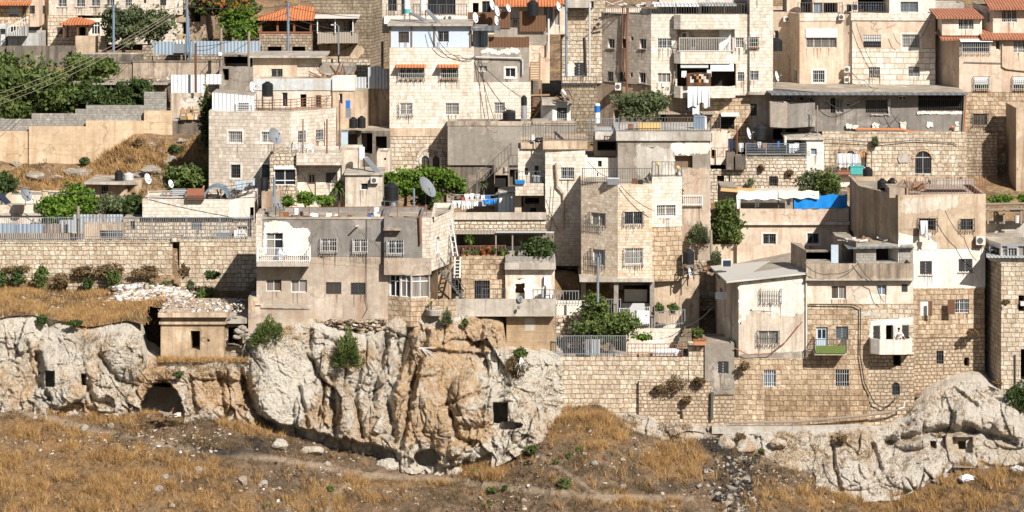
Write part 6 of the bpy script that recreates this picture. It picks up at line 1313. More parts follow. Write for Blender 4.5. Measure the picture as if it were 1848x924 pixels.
# terrace wing in the middle
h = House('terrace_wing', 'stone and plaster terrace wing with a plain concrete parapet over the cliff', 910, 560, 213.5)
h.block([(785, 216), (835, 215.6)], 465, 560, 'tan_plaster', 3, 0, [(815, 505, 834, 530, 'd gd')]); h.block([(832, 214.6), (912, 214.6)], 463, 560, 'tan_rough', 4, .3, [(856, 506, 884, 540, 'd gd')])
h.block([(912, 214.2), (1001, 214.2)], 486, 560, 'pale_beige', 4, 0, [(930, 511, 947, 541, 'k dp1.2 m:door_brown door')]); h.box(911, 1003, 475, 486.5, 213.7, 5, 'slab', 'floor_slab'); h.block([(912, 213.9), (1000, 213.9)], 463, 475.2, 'cmu', 3, .3)
h.patch([(916, 520), (930, 505), (946, 502), (958, 500), (966, 512), (975, 520), (990, 532), (998, 541), (948, 541), (948, 511), (929, 511), (929, 541), (916, 541)], 214.2, 'white_plaster', jit=2)
h.block([(822, 212), (1003, 212)], 540, 571, 'slab', 3, .4, name='parapet', roof='slab'); h.block([(914, 212.8), (1003, 212.8)], 571.5, 660, 'board_concrete', 3, 0, [(948, 577, 957, 583, 'k dp.4')])
h.patch([(947, 574), (966, 574), (966, 597), (947, 597)], 212.8, 'slab', jit=.6, off=.02); h.patch([(760, 540), (822, 540), (822, 575), (760, 560)], 211.6, 'tan_rough', jit=1)
mb = MB(); mb.box(X(982, 214), X(994, 214), 213.9, 214.1, Z(515, 214), Z(498, 214)); mb.build('wall_cabinet', ms['white'], h.root)
mb = MB()
for k in range(13):
    t = k / 13; a, b = P(796 + 42 * t, 488 + 54 * t, 213.2), P(796 + 42 * t, 488 + 54 * t, 214.4); mb.hexa([(a.x, a.y, a.z), (a.x + .26, a.y, a.z), (b.x + .26, b.y, b.z), (b.x, b.y, b.z), (a.x, a.y, a.z + .05), (a.x + .26, a.y, a.z + .05), (b.x + .26, b.y, b.z + .05), (b.x, b.y, b.z + .05)])
for D in (213.2, 214.4): mb.bar(P(794, 488, D), P(840, 545, D), .06); mb.bar(P(794, 465, D), P(840, 522, D), .03)
for k in range(8): mb.bar(P(796 + 44 * k / 7, 490 + 54 * k / 7, 213.2), P(796 + 44 * k / 7, 467 + 54 * k / 7, 213.2), .02)
mb.build('metal_stair', ms['iron'], h.root)
h = House('pergola', 'flat dark roofed pergola full of potted plants above the stone terrace', 910, 465, 217, 'pergola')
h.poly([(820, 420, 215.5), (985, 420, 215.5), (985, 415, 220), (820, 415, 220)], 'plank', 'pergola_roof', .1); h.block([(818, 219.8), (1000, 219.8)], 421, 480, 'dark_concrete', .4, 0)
for x in (822, 895, 925, 983): 
    mb = MB(); mb.bar(P(x, 420, 215.6), P(x, 465, 215.6), .05); mb.build('pergola_post', ms['oldwood'], h.root)
h.box(895, 1000, 418, 420, 215.3, .1, 'lightgrey', 'roof_edge'); h.block([(820, 218.5), (1000, 218.5)], 444, 480, 'offwhite', .3, 0)
rail([(822, 466, 215.2), (912, 465, 215.2)], 22, 'thin rusty railing along the plant filled pergola', 'rust', sp=.25)
wall('stone_wall', 'broad rubble wall with a concrete coping under the washing yard', [(817, 985, 396, 220.8)], 440, 'rubble', 3); wall('coping_wall', 'brown concrete band on top of the rubble wall under the washing yard', [(816, 986, 383, 220.6)], 396.5, 'slab', 8)
# courtyard in front of the hexagon house
wall('retaining_wall', 'high honey coloured block retaining wall below the small courtyard', [(1004, 1154, 644, 212, 212, 775), (1154, 1243, 644, 212, 212, 790), (1243, 1272, 622, 211.95, 211.95, 790)], 770, 'wall_rough', 1.5); wall('retaining_wall', 'darker weathered lower wall course with hanging dry weeds', [(1153, 1284, 688, 211.7)], 790, 'tan_rubble', .5, wins=[(1222, 742, 1232, 757, 'k dp.6')])
h = House('courtyard_floor', 'small paved courtyard floor inside the honey coloured wall', 1130, 642, 214, 'courtyard'); h.poly([(1006, 645, 213.4), (1240, 645, 213.4), (1240, 628, 219.5), (1006, 628, 219.5)], 'slab', 'paving', .2)
wall('courtyard_wall', 'pale rubble wall with white painted top at the back of the courtyard', [(1004, 1062, 569, 216.5)], 650, 'rubble', 2); wall('courtyard_wall', 'whitewashed ledge wall under the grey window railing', [(1004, 1064, 550, 216.8)], 570, 'white_plaster', 2); wall('courtyard_wall', 'white block wall behind the rusty wire frames', [(1130, 1228, 592, 217)], 650, 'white_ashlar', 2)
rail([(1006, 550, 216.7), (1044, 550, 216.7)], 25, 'grey bar railing over the whitewashed ledge', 'greymetal', sp=.2, w=.02); rail([(1004, 643, 212.2), (1130, 643, 212.2)], 37, 'grey bar fence on the honey coloured wall in front of the green bush', 'greymetal', sp=.15, w=.018, cat='fence', name='metal_fence')
rail([(1095, 570, 217), (1120, 570, 217)], 30, 'short blue grey railing between the pillars', 'greymetal', sp=.15); rail([(1118, 590, 216.9), (1172, 587, 216.9)], 33, 'white diagonal braced railing below the pillars', 'lightgrey', sp=.15, rails=(1, .65, .1)); rail([(1182, 590, 217.1), (1236, 586, 217.1)], 27, 'grey railing beside the dark gap', 'greymetal', sp=.2, w=.02)
rail([(1133, 643, 212.3), (1232, 643, 212.3)], 22, 'rusty reinforcement mesh standing on the honey coloured wall', 'rust', sp=.25, w=.014, hor=2)
mb = MB()
for k in range(9): mb.box(X(1212 + 3.2 * k, 214), X(1250, 214), 213.6 + k * .28, 213.9 + k * .28, Z(645, 214), Z(641 - 5.4 * k, 214))
tag(mb.build('stone_steps', ms['dark_stone']), 'dark stone steps climbing from the courtyard toward the gap', 'steps')
mb = MB(); mb.box(X(1178, 213.2), X(1233, 213.2), 213.2, 213.3, Z(643, 213), Z(630, 213)); tag(mb.build('white_sheet', ms['white']), 'white sheet panel lying behind the rusty reinforcement mesh', 'panel'); mb = MB(); mb.box(X(1057, 212.5), X(1082, 212.5), 212.4, 212.46, Z(641, 212.5), Z(612, 212.5)); tag(mb.build('corrugated_sheet', ms['grey_corr']), 'grey corrugated sheet leaning on the courtyard fence', 'metal sheet')
# right front house
h = House('plaster_house', 'cream plaster house under a wide sloping sheet roof with two caged windows', 1385, 700, 212)
ws = [(1374, 522, 1408, 545, 'r cd'), (1369, 597, 1405, 621, 'c cd')]
h.block([(1297, 217), (1333, 212), (1456, 212)], 505, 646, 'worn_plaster', 6, 0, [(1299, 520, 1304, 530, 'k')] + ws, tops=[503, 505, 492]); h.poly([(1311, 508, 211.6), (1457, 492, 211.6), (1420, 468, 219.5), (1281, 480, 219.5)], 'roof_sheet', 'sheet_roof', .12)
h.block([(1325, 211.95), (1456, 211.95)], 646.2, 790, 'tan_rough', 5, 0, [(1378, 668, 1400, 698, 'b gw n3')]); h.block([(1272, 211.8), (1325, 211.8)], 620, 712, 'concrete', 4, .1, [(1295, 652, 1315, 675, 'w gx')]); h.block([(1272, 211.9), (1325, 211.9)], 712.2, 790, 'tan_rubble', 4, 0)
h.patch([(1335, 512), (1448, 497), (1452, 560), (1430, 572), (1400, 566), (1352, 560), (1345, 572), (1336, 585)], 212, 'white_plaster', jit=3, off=.01); h.patch([(1336, 640), (1454, 634), (1456, 648), (1336, 655)], 212, 'concrete', jit=1.5)
mb = MB(); mb.box(X(1302, 215.5), X(1320, 215.5), 215.4, 215.9, Z(481, 215.5), Z(468, 215.5)); q = mb.build('skylight', ms['offwhite'], h.root); mb = MB(); mb.box(X(1305, 215.5), X(1319, 215.5), 215.36, 215.4, Z(480, 215.5), Z(469.5, 215.5)); mb.build('skylight_pane', ms['panel'], q)
h = House('stone_house', 'stone and plaster house with two hanging balconies and a block shack on its roof', 1550, 760, 212)
h.block([(1456, 212.1), (1648, 212.1)], 506, 548, 'pale_beige', 6, 0, [(1500, 516, 1527, 540, 'w cr warm'), (1583, 514, 1600, 533, 'b'), (1627, 513, 1638, 527, 'w gx')]); h.block([(1455, 211.7), (1649, 211.7)], 476, 503, 'stained', 6, .5, name='parapet'); h.box(1454, 1650, 503, 506.3, 211.6, 5, 'slab', 'floor_slab')
h.block([(1380, 211.93), (1568, 211.98)], 705, 788, 'brown_rough', .3, 0); h.block([(1456, 212.0), (1568, 212.0)], 548.2, 788, 'tan_rough', 6, 0, [(1473, 590, 1494, 636, 'o:door_blue gl'), (1508, 589, 1531, 613, 'b gx'), (1508, 667, 1532, 697, 'd gw n3')])
h.block([(1568, 212.0), (1650, 212.0)], 548.2, 640, 'pale_rough', 6, 0, [(1576, 588, 1588, 612, 'w gx'), (1599, 587, 1611, 633, 'k door'), (1628, 587, 1640, 612, 'w gx')]); h.block([(1568, 212.1), (1650, 212.1)], 640.2, 790, 'tan_rubble', 6, 0, [(1612, 641, 1626, 661, 'k dp.8'), (1610, 690, 1624, 713, 'd ar gd noar am:tan_rubble')])
mb = MB(); mb.box(X(1612, 211.9), X(1617, 211.9), 211.85, 211.9, Z(633, 212), Z(587, 212)); mb.build('open_door', ms['lightgrey'], h.root)
h.patch([(1572, 580), (1648, 572), (1648, 586), (1627, 586), (1627, 613), (1612, 613), (1612, 586), (1598, 586), (1598, 613), (1589, 613), (1589, 587), (1575, 587), (1575, 613), (1568, 613)], 212.0, 'white_plaster', jit=1, off=.02)
h.patch([(1545, 562), (1605, 565), (1600, 570), (1545, 570)], 212, 'light_concrete', jit=1)
b1 = h.balcony(1470, 1528, 612, 641, 212, 1.2, 'iron', 'rail', slab=.15, slabmat='slab', railmat='iron'); b2 = h.balcony(1573, 1648, 613, 640, 212, 1.3, 'white_plaster', slab=.15, chamfer=.55)
mb = MB(); mb.box(X(1472, 210.75), X(1526, 210.75), 210.72, 210.76, Z(638, 210.7), Z(624, 210.7)); mb.build('green_screen', ms['green'], h.root)
h.block([(1545, 214), (1580, 214)], 441, 490, 'cmu', 3, 0); h.block([(1580, 214.02), (1623, 214.02)], 441, 490, 'cmu', 3, 0, [(1581, 447, 1622, 473, 'k dp1.5')]); h.block([(1623, 214), (1648, 214)], 441, 490, 'cmu', 3, 0); h.block([(1508, 217), (1545, 214)], 436, 490, 'concrete', 2, 0, [(1519, 443, 1540, 474, 'k dp1.5')])
h.poly([(1530, 448, 213.6), (1650, 446, 213.6), (1640, 433, 217.5), (1515, 433, 217.5)], 'metal_roof', 'sheet_roof', .06); mb = MB(); mb.box(X(1500, 213.6), X(1513, 213.6), 213.6, 213.7, Z(475, 213.6), Z(442, 213.6)); mb.build('shack_door', ms['door_blue'], h.root)
h.block([(1428, 216), (1455, 212.6)], 446, 500, 'stained', .3, 0, tops=[438, 452]); h.block([(1455, 217.5), (1545, 217.5)], 452, 490, 'dark_concrete', .4, 0)
h.pipe([(1455, 500, 211.9), (1455, 590, 211.9), (1455, 640, 211.9)], .06, 'offwhite'); h.pipe([(1285, 708, 211.5), (1284, 758, 211.5)], .12, 'iron'); h.pipe([(1315, 763, 211.4), (1440, 761, 211.4), (1560, 750, 211.4), (1612, 743, 211.4), (1622, 738, 211.4)], .08, 'oldwood', 'sewage_pipe'); h.pipe([(1622, 738, 211.4), (1631, 735, 211.4), (1632, 724, 211.4)], .07, 'offwhite')
h.pipe([(1460, 549, 211.8), (1540, 550, 211.8), (1553, 556, 211.8), (1552, 640, 211.8), (1560, 690, 211.8), (1578, 728, 211.8), (1595, 736, 211.8), (1612, 726, 211.8), (1616, 718, 211.8)], .04, 'cable', 'service_cable')
h.pipe([(1325, 628, 211.6), (1350, 640, 211.6), (1390, 638, 211.6), (1420, 615, 211.6), (1448, 580, 211.6)], .035, 'redbrown', 'service_cable')
h = House('ledge_wall', 'pale concrete ledge under the stone house at the cliff top', 1420, 780, 211.5, 'ledge'); h.box(1285, 1568, 770, 783, 211.2, 1.5, 'light_concrete', 'ledge_top')
# tall corner house
h = House('tall_corner_house', 'tall corner house with worn beige top, whitewashed middle and honey stone base', 1680, 700, 214)
ws = [(1659, 394, 1689, 416, 'k cd'), (1734, 395, 1756, 415, 'd cd'), (1660, 471, 1682, 496, 'w gx l'), (1730, 467, 1755, 491, 'w gx l'), (1661, 543, 1676, 570, 'r sh.99'), (1724, 540, 1749, 565, 'w gw n3'), (1690, 633, 1703, 657, 'd gd'), (1740, 645, 1749, 661, 'k')]
h.block([(1550, 219.5), (1621, 214), (1779, 214.6)], 352, 450, 'tan_plaster', 6, .3, ws); h.block([(1556, 219.5), (1621, 214.02), (1778, 214.62)], 450.3, 521, 'white_plaster', 6, 0, ws); h.block([(1621, 214.0), (1777, 214.6)], 521.3, 610, 'tan_rough', 6, 0, ws); h.block([(1621, 214.05), (1777, 214.65)], 610.3, 750, 'tan_rubble', 6, 0, ws)
h.patch([(1624, 362), (1650, 358), (1700, 356), (1726, 354), (1728, 372), (1705, 378), (1660, 384), (1626, 384)], (1621, 214, 1779, 214.6), 'worn_plaster', jit=2.5); h.patch([(1622, 420), (1640, 425), (1680, 430), (1690, 440), (1690, 452), (1622, 450)], (1621, 214, 1779, 214.6), 'white_plaster', jit=1.6)
for x0, x1, y0, y1 in ((1676.5, 1682, 543, 570), (1710, 1723, 541, 566)):
    mb = MB(); mb.box(X(x0, 213.8), X(x1, 213.8), 213.7, 213.8, Z(y1, 213.8), Z(y0, 213.8)); mb.build('shutter_leaf', ms['brown'], h.root)
h.ac(1762, 427, 1778, 442, 214.5, .45)
h.box(1605, 1640, 339, 357, 214.3, 2.5, 'stained', 'roof_block'); h.box(1680, 1760, 327, 333, 217.5, 1.5, 'slab', 'roof_bench')
rail([(1636, 357, 214.2), (1778, 352, 214.8)], 30, 'row of bare rusty reinforcement bars along the roof edge', 'rust', sp=.2, w=.016, rails=(.02,), jit=.25, name='rebar_row', post=40)
h = House('stone_tower', 'square honey stone tower with a glazed metal porch on top at the picture edge', 1810, 690, 212)
h.block([(1776, 216.5), (1807, 212), (1880, 212)], 476, 745, 'pale_rough', 6, 0, [(1838, 533, 1850, 562, 'k dp1.5'), (1842, 630, 1860, 690, 'k dp2')]); h.block([(1786, 213.9), (1806, 212.3), (1862, 212.2)], 466, 476.2, 'slab', 4, 0)
h.block([(1786, 214.2), (1806, 212.5), (1862, 212.4)], 440, 466.2, 'silver', 4, 0, [(1788, 446, 1804, 474, 'd gd'), (1808, 444, 1818, 475, 'c'), (1820, 448, 1835, 465, 'w gd n3'), (1837, 444, 1850, 475, 'c')], name='porch_wall'); h.poly([(1780, 463, 212.0), (1870, 464, 211.8), (1870, 446, 217), (1779, 447, 217)], 'grey_corr', 'porch_roof', .08)
h.box(1842, 1870, 545, 552, 211.7, .4, 'offwhite', 'lintel'); h.pipe([(1832, 640, 211.9), (1833, 760, 211.9)], .05, 'iron')
h.block([(1840, 211.6), (1880, 211.6)], 690, 745, 'light_concrete', 3, 0)
# ---------------------------------------------------------------- trees and shrubs
def tl(px0, py0, px1, py1, D, label, mat='leaf', n=3000, leaf=.14, **k): return tree(px0, py0, px1, py1, D, label, mat, n, leaf, **k)
tl(-30, 90, 70, 200, 253, 'big round bright green tree in front of the grey boundary wall', 'leaf', 4200, .19, base=225)
tl(-50, 130, 60, 216, 250.5, 'dense dark green fig tree over the stepped block wall at the picture edge', 'leaf', 4600, .19, base=235)
tl(40, 125, 138, 212, 251, 'wide dense fig tree behind the cinder block wall', 'leaf', 5200, .19, base=235)
tl(118, 100, 205, 150, 255, 'spreading fig tree branch against the streaked concrete wall', 'leaf', 3000, .19, base=190, lobes=[(-.3, 0, .7, .9), (.5, .1, .6, .7)])
tl(135, 140, 262, 200, 251.4, 'dark green tree filling the yard behind the block wall', 'leaf_dark', 5200, .17, base=225, lobes=[(-.5, 0, .5, .9), (.1, -.1, .6, .9), (.65, .1, .45, .9)])
tl(362, 168, 386, 262, 236.5, 'narrow dark green shrub tree squeezed beside the cream house', 'leaf_dark', 1500, .13, base=290)
tl(303, 298, 372, 348, 234.5, 'round bright fig tree in the shadow beside the cream house', 'leaf', 2600, .16, base=372)
tl(70, 352, 135, 402, 228, 'bright green orange-like tree beside the beige low house', 'leaf_vine', 2600, .14, base=420); tl(112, 335, 172, 400, 229, 'tall green tree in the middle of the yard trees', 'leaf_vine', 2800, .14, base=420)
tl(158, 352, 232, 392, 229.5, 'grey green olive tree growing in the yard below the hut', 'leaf_olive', 2400, .13, base=415); tl(222, 354, 258, 394, 229, 'dark bushy tree beside the white stone wall', 'leaf_dark', 1700, .13, base=412)
tl(-25, 315, 32, 356, 235, 'dark green tree at the picture edge below the dry slope', 'leaf_dark', 2000, .15, base=385)
tl(684, 306, 772, 362, 228, 'sprawling grapevine over the courtyard below the arched windows', 'leaf_vine', 4200, .14, base=384, cat='grapevine', name='grapevine', lobes=[(-.4, .1, .6, .8), (.3, .1, .7, .8)])
tl(750, 304, 838, 366, 227.5, 'grapevine thicket hanging around the big grey dish', 'leaf_vine', 4200, .14, base=384, cat='grapevine', name='grapevine', lobes=[(-.3, .35, .7, .6), (.4, .1, .6, .8), (-.2, -.5, .4, .4)])
bush(655, 350, 720, 378, 226, 'low leafy vine behind the black tank on legs', 'leaf_vine', 900, .12); bush(735, 350, 800, 380, 226.4, 'green undergrowth below the big grey dish', 'leaf_dark', 900, .11)
for a, b, c, d, l in ((505, 352, 535, 374, 'leafy shrub at the white terrace house corner'), (530, 344, 572, 374, 'tall leafy shrub in front of the beige terrace door'), (566, 352, 606, 374, 'low leafy shrub under the lattice window')): bush(a, b, c, d, 224.6, l, 'leaf_vine', 900, .12)
palm(612, 340, 44, 225.5, 'spiky yucca plant beside the small stained cabin', 374, 120, mat='leaf'); palm(872, 333, 30, 229, 'spiky yucca by the washing lines', 360, 70); palm(847, 432, 26, 215.3, 'small palm-like yucca in the pergola railing', 460, 60, mat='leaf_vine')
tl(942, 428, 1000, 470, 214.6, 'dense dark green bush spilling over the terrace wing parapet', 'leaf_dark', 2600, .11, base=478, cat='bush', name='bush')
tl(1112, 166, 1206, 216, 240, 'round grey green olive tree behind the long black railing', 'leaf_olive', 4600, .12, base=238)
tl(1282, 356, 1338, 442, 222.9, 'tall dark green fig tree beside the tarp covered house', 'leaf', 4200, .14, base=470, lobes=[(0, .45, .75, .55), (0, -.3, 1, .7)])
tl(1436, 306, 1490, 358, 232, 'grey green shrub tree in front of the pale rubble wall', 'leaf_olive', 1800, .12, base=375); tl(1474, 310, 1516, 356, 231, 'green carob-like shrub below the lace curtain balcony', 'leaf', 1900, .12, base=375)
bush(1778, 350, 1830, 368, 221.5, 'flat green grapevine on top of the pergola', 'leaf_vine', 1500, .12, 'grapevine', 'grapevine'); bush(1825, 350, 1880, 370, 221.8, 'grapevine end over the pergola at the picture edge', 'leaf_vine', 1300, .12, 'grapevine', 'grapevine')
tl(1050, 530, 1100, 580, 214.6, 'upright bright green bush climbing the grey post', 'leaf', 2000, .12, base=640, cat='bush', name='bush'); tl(1050, 562, 1150, 612, 214, 'spreading green bush in the courtyard behind the bar fence', 'leaf', 4200, .12, base=640, cat='bush', name='bush'); bush(1022, 572, 1056, 610, 214.4, 'grey green thin bush at the courtyard corner', 'leaf_olive', 900, .1); bush(1140, 600, 1178, 616, 213.6, 'low creeping green plant behind the rusty mesh', 'leaf_vine', 500, .1)
bush(1182, 546, 1198, 566, 217.4, 'small round pot plant behind the grey railing', 'leaf', 500, .1); bush(1203, 545, 1226, 566, 217.5, 'leafy pot plants at the end of the grey railing', 'leaf', 600, .1)
bush(1246, 592, 1272, 612, 211.8, 'green plant in the planter on the honey coloured wall', 'leaf', 500, .1); bush(1240, 402, 1282, 440, 221.9, 'round weeping green shrub growing from the concrete wall', 'leaf_olive', 1900, .12, broom=True); bush(1282, 449, 1304, 476, 220.6, 'small bright shrub by the skylight on the rubble bank', 'leaf_olive', 700, .1, broom=True)
bush(1811, 690, 1870, 742, 211.0, 'dark green bush at the foot of the stone tower', 'leaf_dark', 2000, .1); bush(1572, 246, 1586, 266, 241.8, 'small caper bush hanging on the rubble wall under the orange pipe', 'leaf_olive', 500, .09); bush(1346, 322, 1362, 334, 237.3, 'little grey bush growing on the pale rubble terrace wall', 'leaf_olive', 300, .1)
# cliff shrubs
bush(450, 574, 518, 624, 210.6, 'broad broom-like green shrub at the grey house corner on the cliff', 'leaf', 3000, .12, broom=True); bush(602, 596, 652, 664, 209.3, 'hanging round green shrub on the cliff face under the broken wall', 'leaf', 3000, .12, broom=True); bush(796, 558, 816, 586, 210.2, 'small green tuft beside the stone planter', 'leaf_olive', 700, .1, broom=True); bush(832, 574, 846, 594, 210.6, 'tiny green tuft under the concrete parapet', 'leaf', 300, .09)
bush(922, 628, 954, 648, 209.6, 'green topped shrub above the bare branches on the cliff', 'leaf', 900, .1); bush(908, 640, 962, 682, 209.7, 'leafless brown shrub hanging on the cliff', 'dry_brown', 1800, .08)
palm(778, 548, 16, 210.9, 'small plant in the round stone planter', 562, 30, mat='leaf')
# terrace shrubs below the long wall
for i, (a, b, c, d, m_, l) in enumerate((( -20, 484, 22, 520, 'leaf_dark', 'dark bush at the picture edge under the long wall'), (18, 486, 48, 516, 'leaf_dark', 'small dark bush second under the long wall'), (54, 480, 92, 522, 'leaf', 'taller green bush under the long wall beside tall dry grass'), (146, 498, 168, 528, 'leaf_dark', 'dark upright bush in front of the dry stone wall'), (186, 484, 220, 520, 'leaf', 'green bush hanging over the dry stone wall'), (266, 508, 282, 526, 'leaf', 'small bright bush by the rubble heap'), (288, 506, 310, 526, 'leaf_olive', 'small grey bush against the wall by the rubble heap'), (336, 506, 350, 524, 'leaf_olive', 'little bush right after the rubbish filled gap'), (350, 514, 396, 546, 'leaf', 'bright green bush behind the ochre hut roof'), (366, 488, 398, 504, 'leaf_dark', 'ragged weeds growing out of the long wall'), (322, 476, 342, 502, 'dry_brown', 'brown weeds beside the rubbish filled gap'))): bush(a, b, c, d, 220.6 - (i == 8) * 1.5, l, m_, 900, .1)
for a, b, c, d, l in ((128, 478, 170, 498, 'brown hanging weeds at the dry stone wall top'), (165, 476, 235, 500, 'long brown hanging weeds over the dry stone wall'), (230, 478, 292, 506, 'brown hanging weeds near the rubble heap'), (0, 478, 60, 496, 'brown weeds along the wall foot near the picture edge'), (90, 492, 130, 520, 'tall tawny dry weeds between two bushes')): bush(a, b, c, d, 220.9, l, 'dry_brown', 1500, .09, 'weeds', 'weed_clump')
for a, b, c, d, D, l in ((64, 568, 88, 588, 210.6, 'low green shrub on the cliff edge above the caves'), (118, 576, 150, 590, 210.4, 'second green shrub on the cliff edge'), (312, 672, 330, 682, 209.0, 'small green shrub above the dark arch'), (236, 252, 262, 268, 246.6, 'dry grey bush at the end of the tall concrete wall'), (300, 258, 336, 282, 245.5, 'green and brown bush among rocks near the cream house'), (142, 282, 162, 300, 244.5, 'small green bush on the dry orange slope'), (220, 285, 248, 302, 244, 'brown bush on the dry orange slope')): bush(a, b, c, d, D if D < 220 else hp((a + c) / 2, d), l, 'leaf_dark' if 'green' in l else 'dry_brown', 600, .11)
def gp(px, py):
    """where the line of sight through a photo point meets the foreground ground"""
    for D in np.arange(209.5, 176, -.1):
        x = (px - 924) * D / FPX; z = float(ground_z(np.array([x]), np.array([D]))[0])
        if HOR + (ZC - z) * FPX / D >= py: return D
    return 180.0
for px, py, w, l in ((958, 812, 30, 'bright green shrub on the slope near the cliff foot'), (922, 818, 16, 'small green shrub touching the cliff foot'), (1019, 872, 28, 'round green shrub on the open slope by the footpath'), (886, 886, 20, 'small green shrub below the footpath'), (912, 880, 12, 'tiny green shrub beside the footpath'), (884, 908, 14, 'tiny green shrub near the bottom of the slope'), (1046, 812, 18, 'green shrub high on the earth mound'), (1028, 822, 14, 'dark green shrub on the earth mound'), (1004, 834, 12, 'little shrub at the earth mound foot'), (1638, 886, 14, 'green shrub below the pale cliff'), (596, 882, 14, 'green sprig near the forked path'), (480, 914, 14, 'green sprig at the bottom of the dry slope'), (1376, 814, 14, 'thin green shrub by the burnt ground'), (856, 852, 12, 'shrub in the shade of the big cliff')):
    D = gp(px, py + w * .3); bush(px - w / 2, py - w * .4, px + w / 2, py + w * .35, D, l, 'leaf', 420, .075, group='green shrubs on the slope')
for px, py, w, l in ((1220, 690, 50, 'wide brown dry bush hanging on the honey coloured wall'), (1262, 688, 26, 'brown dry bush at the honey wall corner'), (1190, 700, 22, 'thin dry bush on the lower wall course'), (1344, 660, 24, 'dry brown bush beside the grilled cellar window'), (1240, 720, 20, 'dry weeds low on the weathered wall'), (1410, 690 + 105, 22, 'dry weeds on the pale cliff ledge'), (1520, 792, 22, 'orange weeds in the pale cliff crack'), (1800, 690, 20, 'dry dark weeds in the tower corner'), (1336, 790, 26, 'pale dry weeds beside the burnt pit'), (1815, 545, 16, 'brown weeds hanging on the stone tower'), (1755, 600, 24, 'brown weeds on the corner house stone base'), (1425, 300 + 12, 18, 'orange weeds on the pale rubble terrace wall'), (1376, 302, 16, 'orange dry bush below the washing terrace')):
    D = 237.6 if py < 320 else (213.4 if 'corner house' in l else (211.3 if py < 770 else 209.6)); bush(px - w / 2, py - w * .35, px + w / 2, py + w * .4, D, l, 'dry_brown', 900, .07, 'weeds', 'weed_clump')
# loose boulders on the slope
for px, py, s, rz, l in ((478, 876, .42, 1.0, 'pale upright stone slab on the slope'), (298, 864, .35, .5, 'tan sloping stone near the forked path'), (288, 886, .36, .2, 'pale broken stone below the tan sloping stone'), (360, 852, .4, .3, 'grey flat stone in the burnt weeds'), (152, 777, .4, .1, 'white flat stone on the dry grass'), (310, 915, .25, 0, 'small pale stone at the bottom of the slope'), (440, 872, .5, .4, 'wide brown stone half sunk in the ground'), (1055, 820, .2, 0, 'small white stone on the earth mound'), (1075, 838, .3, .6, 'pale stone tipped on the earth mound'), (1125, 880, .25, .2, 'tan stone beside the lower path'), (1690, 870, .3, 0, 'pale stone under the square rock cut doors'), (590, 840, .3, 0, 'flat stone beside the middle path'), (200, 770, .25, 0, 'pale stone at the foot of the caves'), (945, 905, .22, 0, 'pale stone low on the slope')):
    D = gp(px, py); lump('boulder', px, py, D, s, s * .7, s * .75, l, 'boulder', 'boulder', 'loose boulders on the slope', int(px), 2, rz)
for px, py, sx, sz, D, l in ((505, 800, 1.2, .5, 207.6, 'low pale rock at the big cliff foot'), (560, 812, 1.4, .5, 207.4, 'long pale rock ledge under the overhang'), (700, 838, 1.5, .6, 206.6, 'crumbled tan rock under the cliff notch'), (750, 846, 1.2, .45, 206.4, 'flat tan rock by the cliff foot cave'), (822, 850, .8, .5, 206.2, 'tan rock wedge right of the foot cave'), (1310, 800, 1.0, .7, 208.6, 'grey burnt boulder beside the pit'), (1345, 806, 1.3, .7, 208.7, 'rounded pale boulder under the ledge wall'), (1405, 800, .9, .6, 208.9, 'pale rock knob under the ledge wall')):
    D = gp(px, py + 5); lump('rock_outcrop', px, py + 5, D, sx * .7, sx * .5, sz * .7, l, 'rock', 'rock', 'rock ledges at the cliff foot', int(px), 3)
for px, py, s, D, l in ((130, 312, .9, 243, 'grey boulder ledge on the dry orange slope'), (60, 318, 1.0, 243, 'flat grey rock shelf on the dry slope'), (30, 296, .6, 245, 'white boulder under the tall concrete wall'), (310, 290, .9, 243, 'white boulder by the shadow of the cream house'), (268, 262, .7, 246, 'pale boulder above the dry bushes'), (250, 316, .6, 240.5, 'pale boulder beside the hut tank'), (275, 308, 1.0, 241, 'layered grey rock right of the hut'), (150, 315, 1.1, 241, 'long overhanging rock shelf beside the hut'), (100, 320, .6, 242, 'small grey rock under the rock shelf'), (328, 252, .5, 246.4, 'white boulder at the end of the dim wall')):
    D = hp(px, py + 3); lump('boulder', px, py + 3, D, s * 1.05, s * .7, s * .42, l, 'boulder', 'boulder', 'boulders on the upper dry slope', int(px), 3)
for i, (px, py, s) in enumerate(((432, 600, .35), (440, 606, .3), (436, 594, .3), (446, 612, .25), (428, 610, .28), (444, 598, .22))): lump('wall_stone', px, py, 210.9, s * 1.3, s, s * .7, ['pale squared stone stacked at the grey house corner', 'pale block under the squared stones by the grey house', 'topmost pale block by the grey house corner', 'lowest pale stone by the broom-like shrub', 'pale block nearest the ochre hut', 'small pale stone between the corner blocks'][i], 'boulder', 'stone', 'tumbled stones at the grey house corner', i, 2)
rg = np.random.default_rng(77); n = 500; t = rg.uniform(0, 1, n); B = np.stack([X(560, 211.5) + 5.4 * t, 211.9 - .5 * rg.uniform(0, 1, n), Z(590 + 12 * rg.uniform(-1, 1, n), 211.5)], 1); chips('rubble', B, .06, .25, 'earth_debris', 'broken masonry under the undermined grey house', 13)
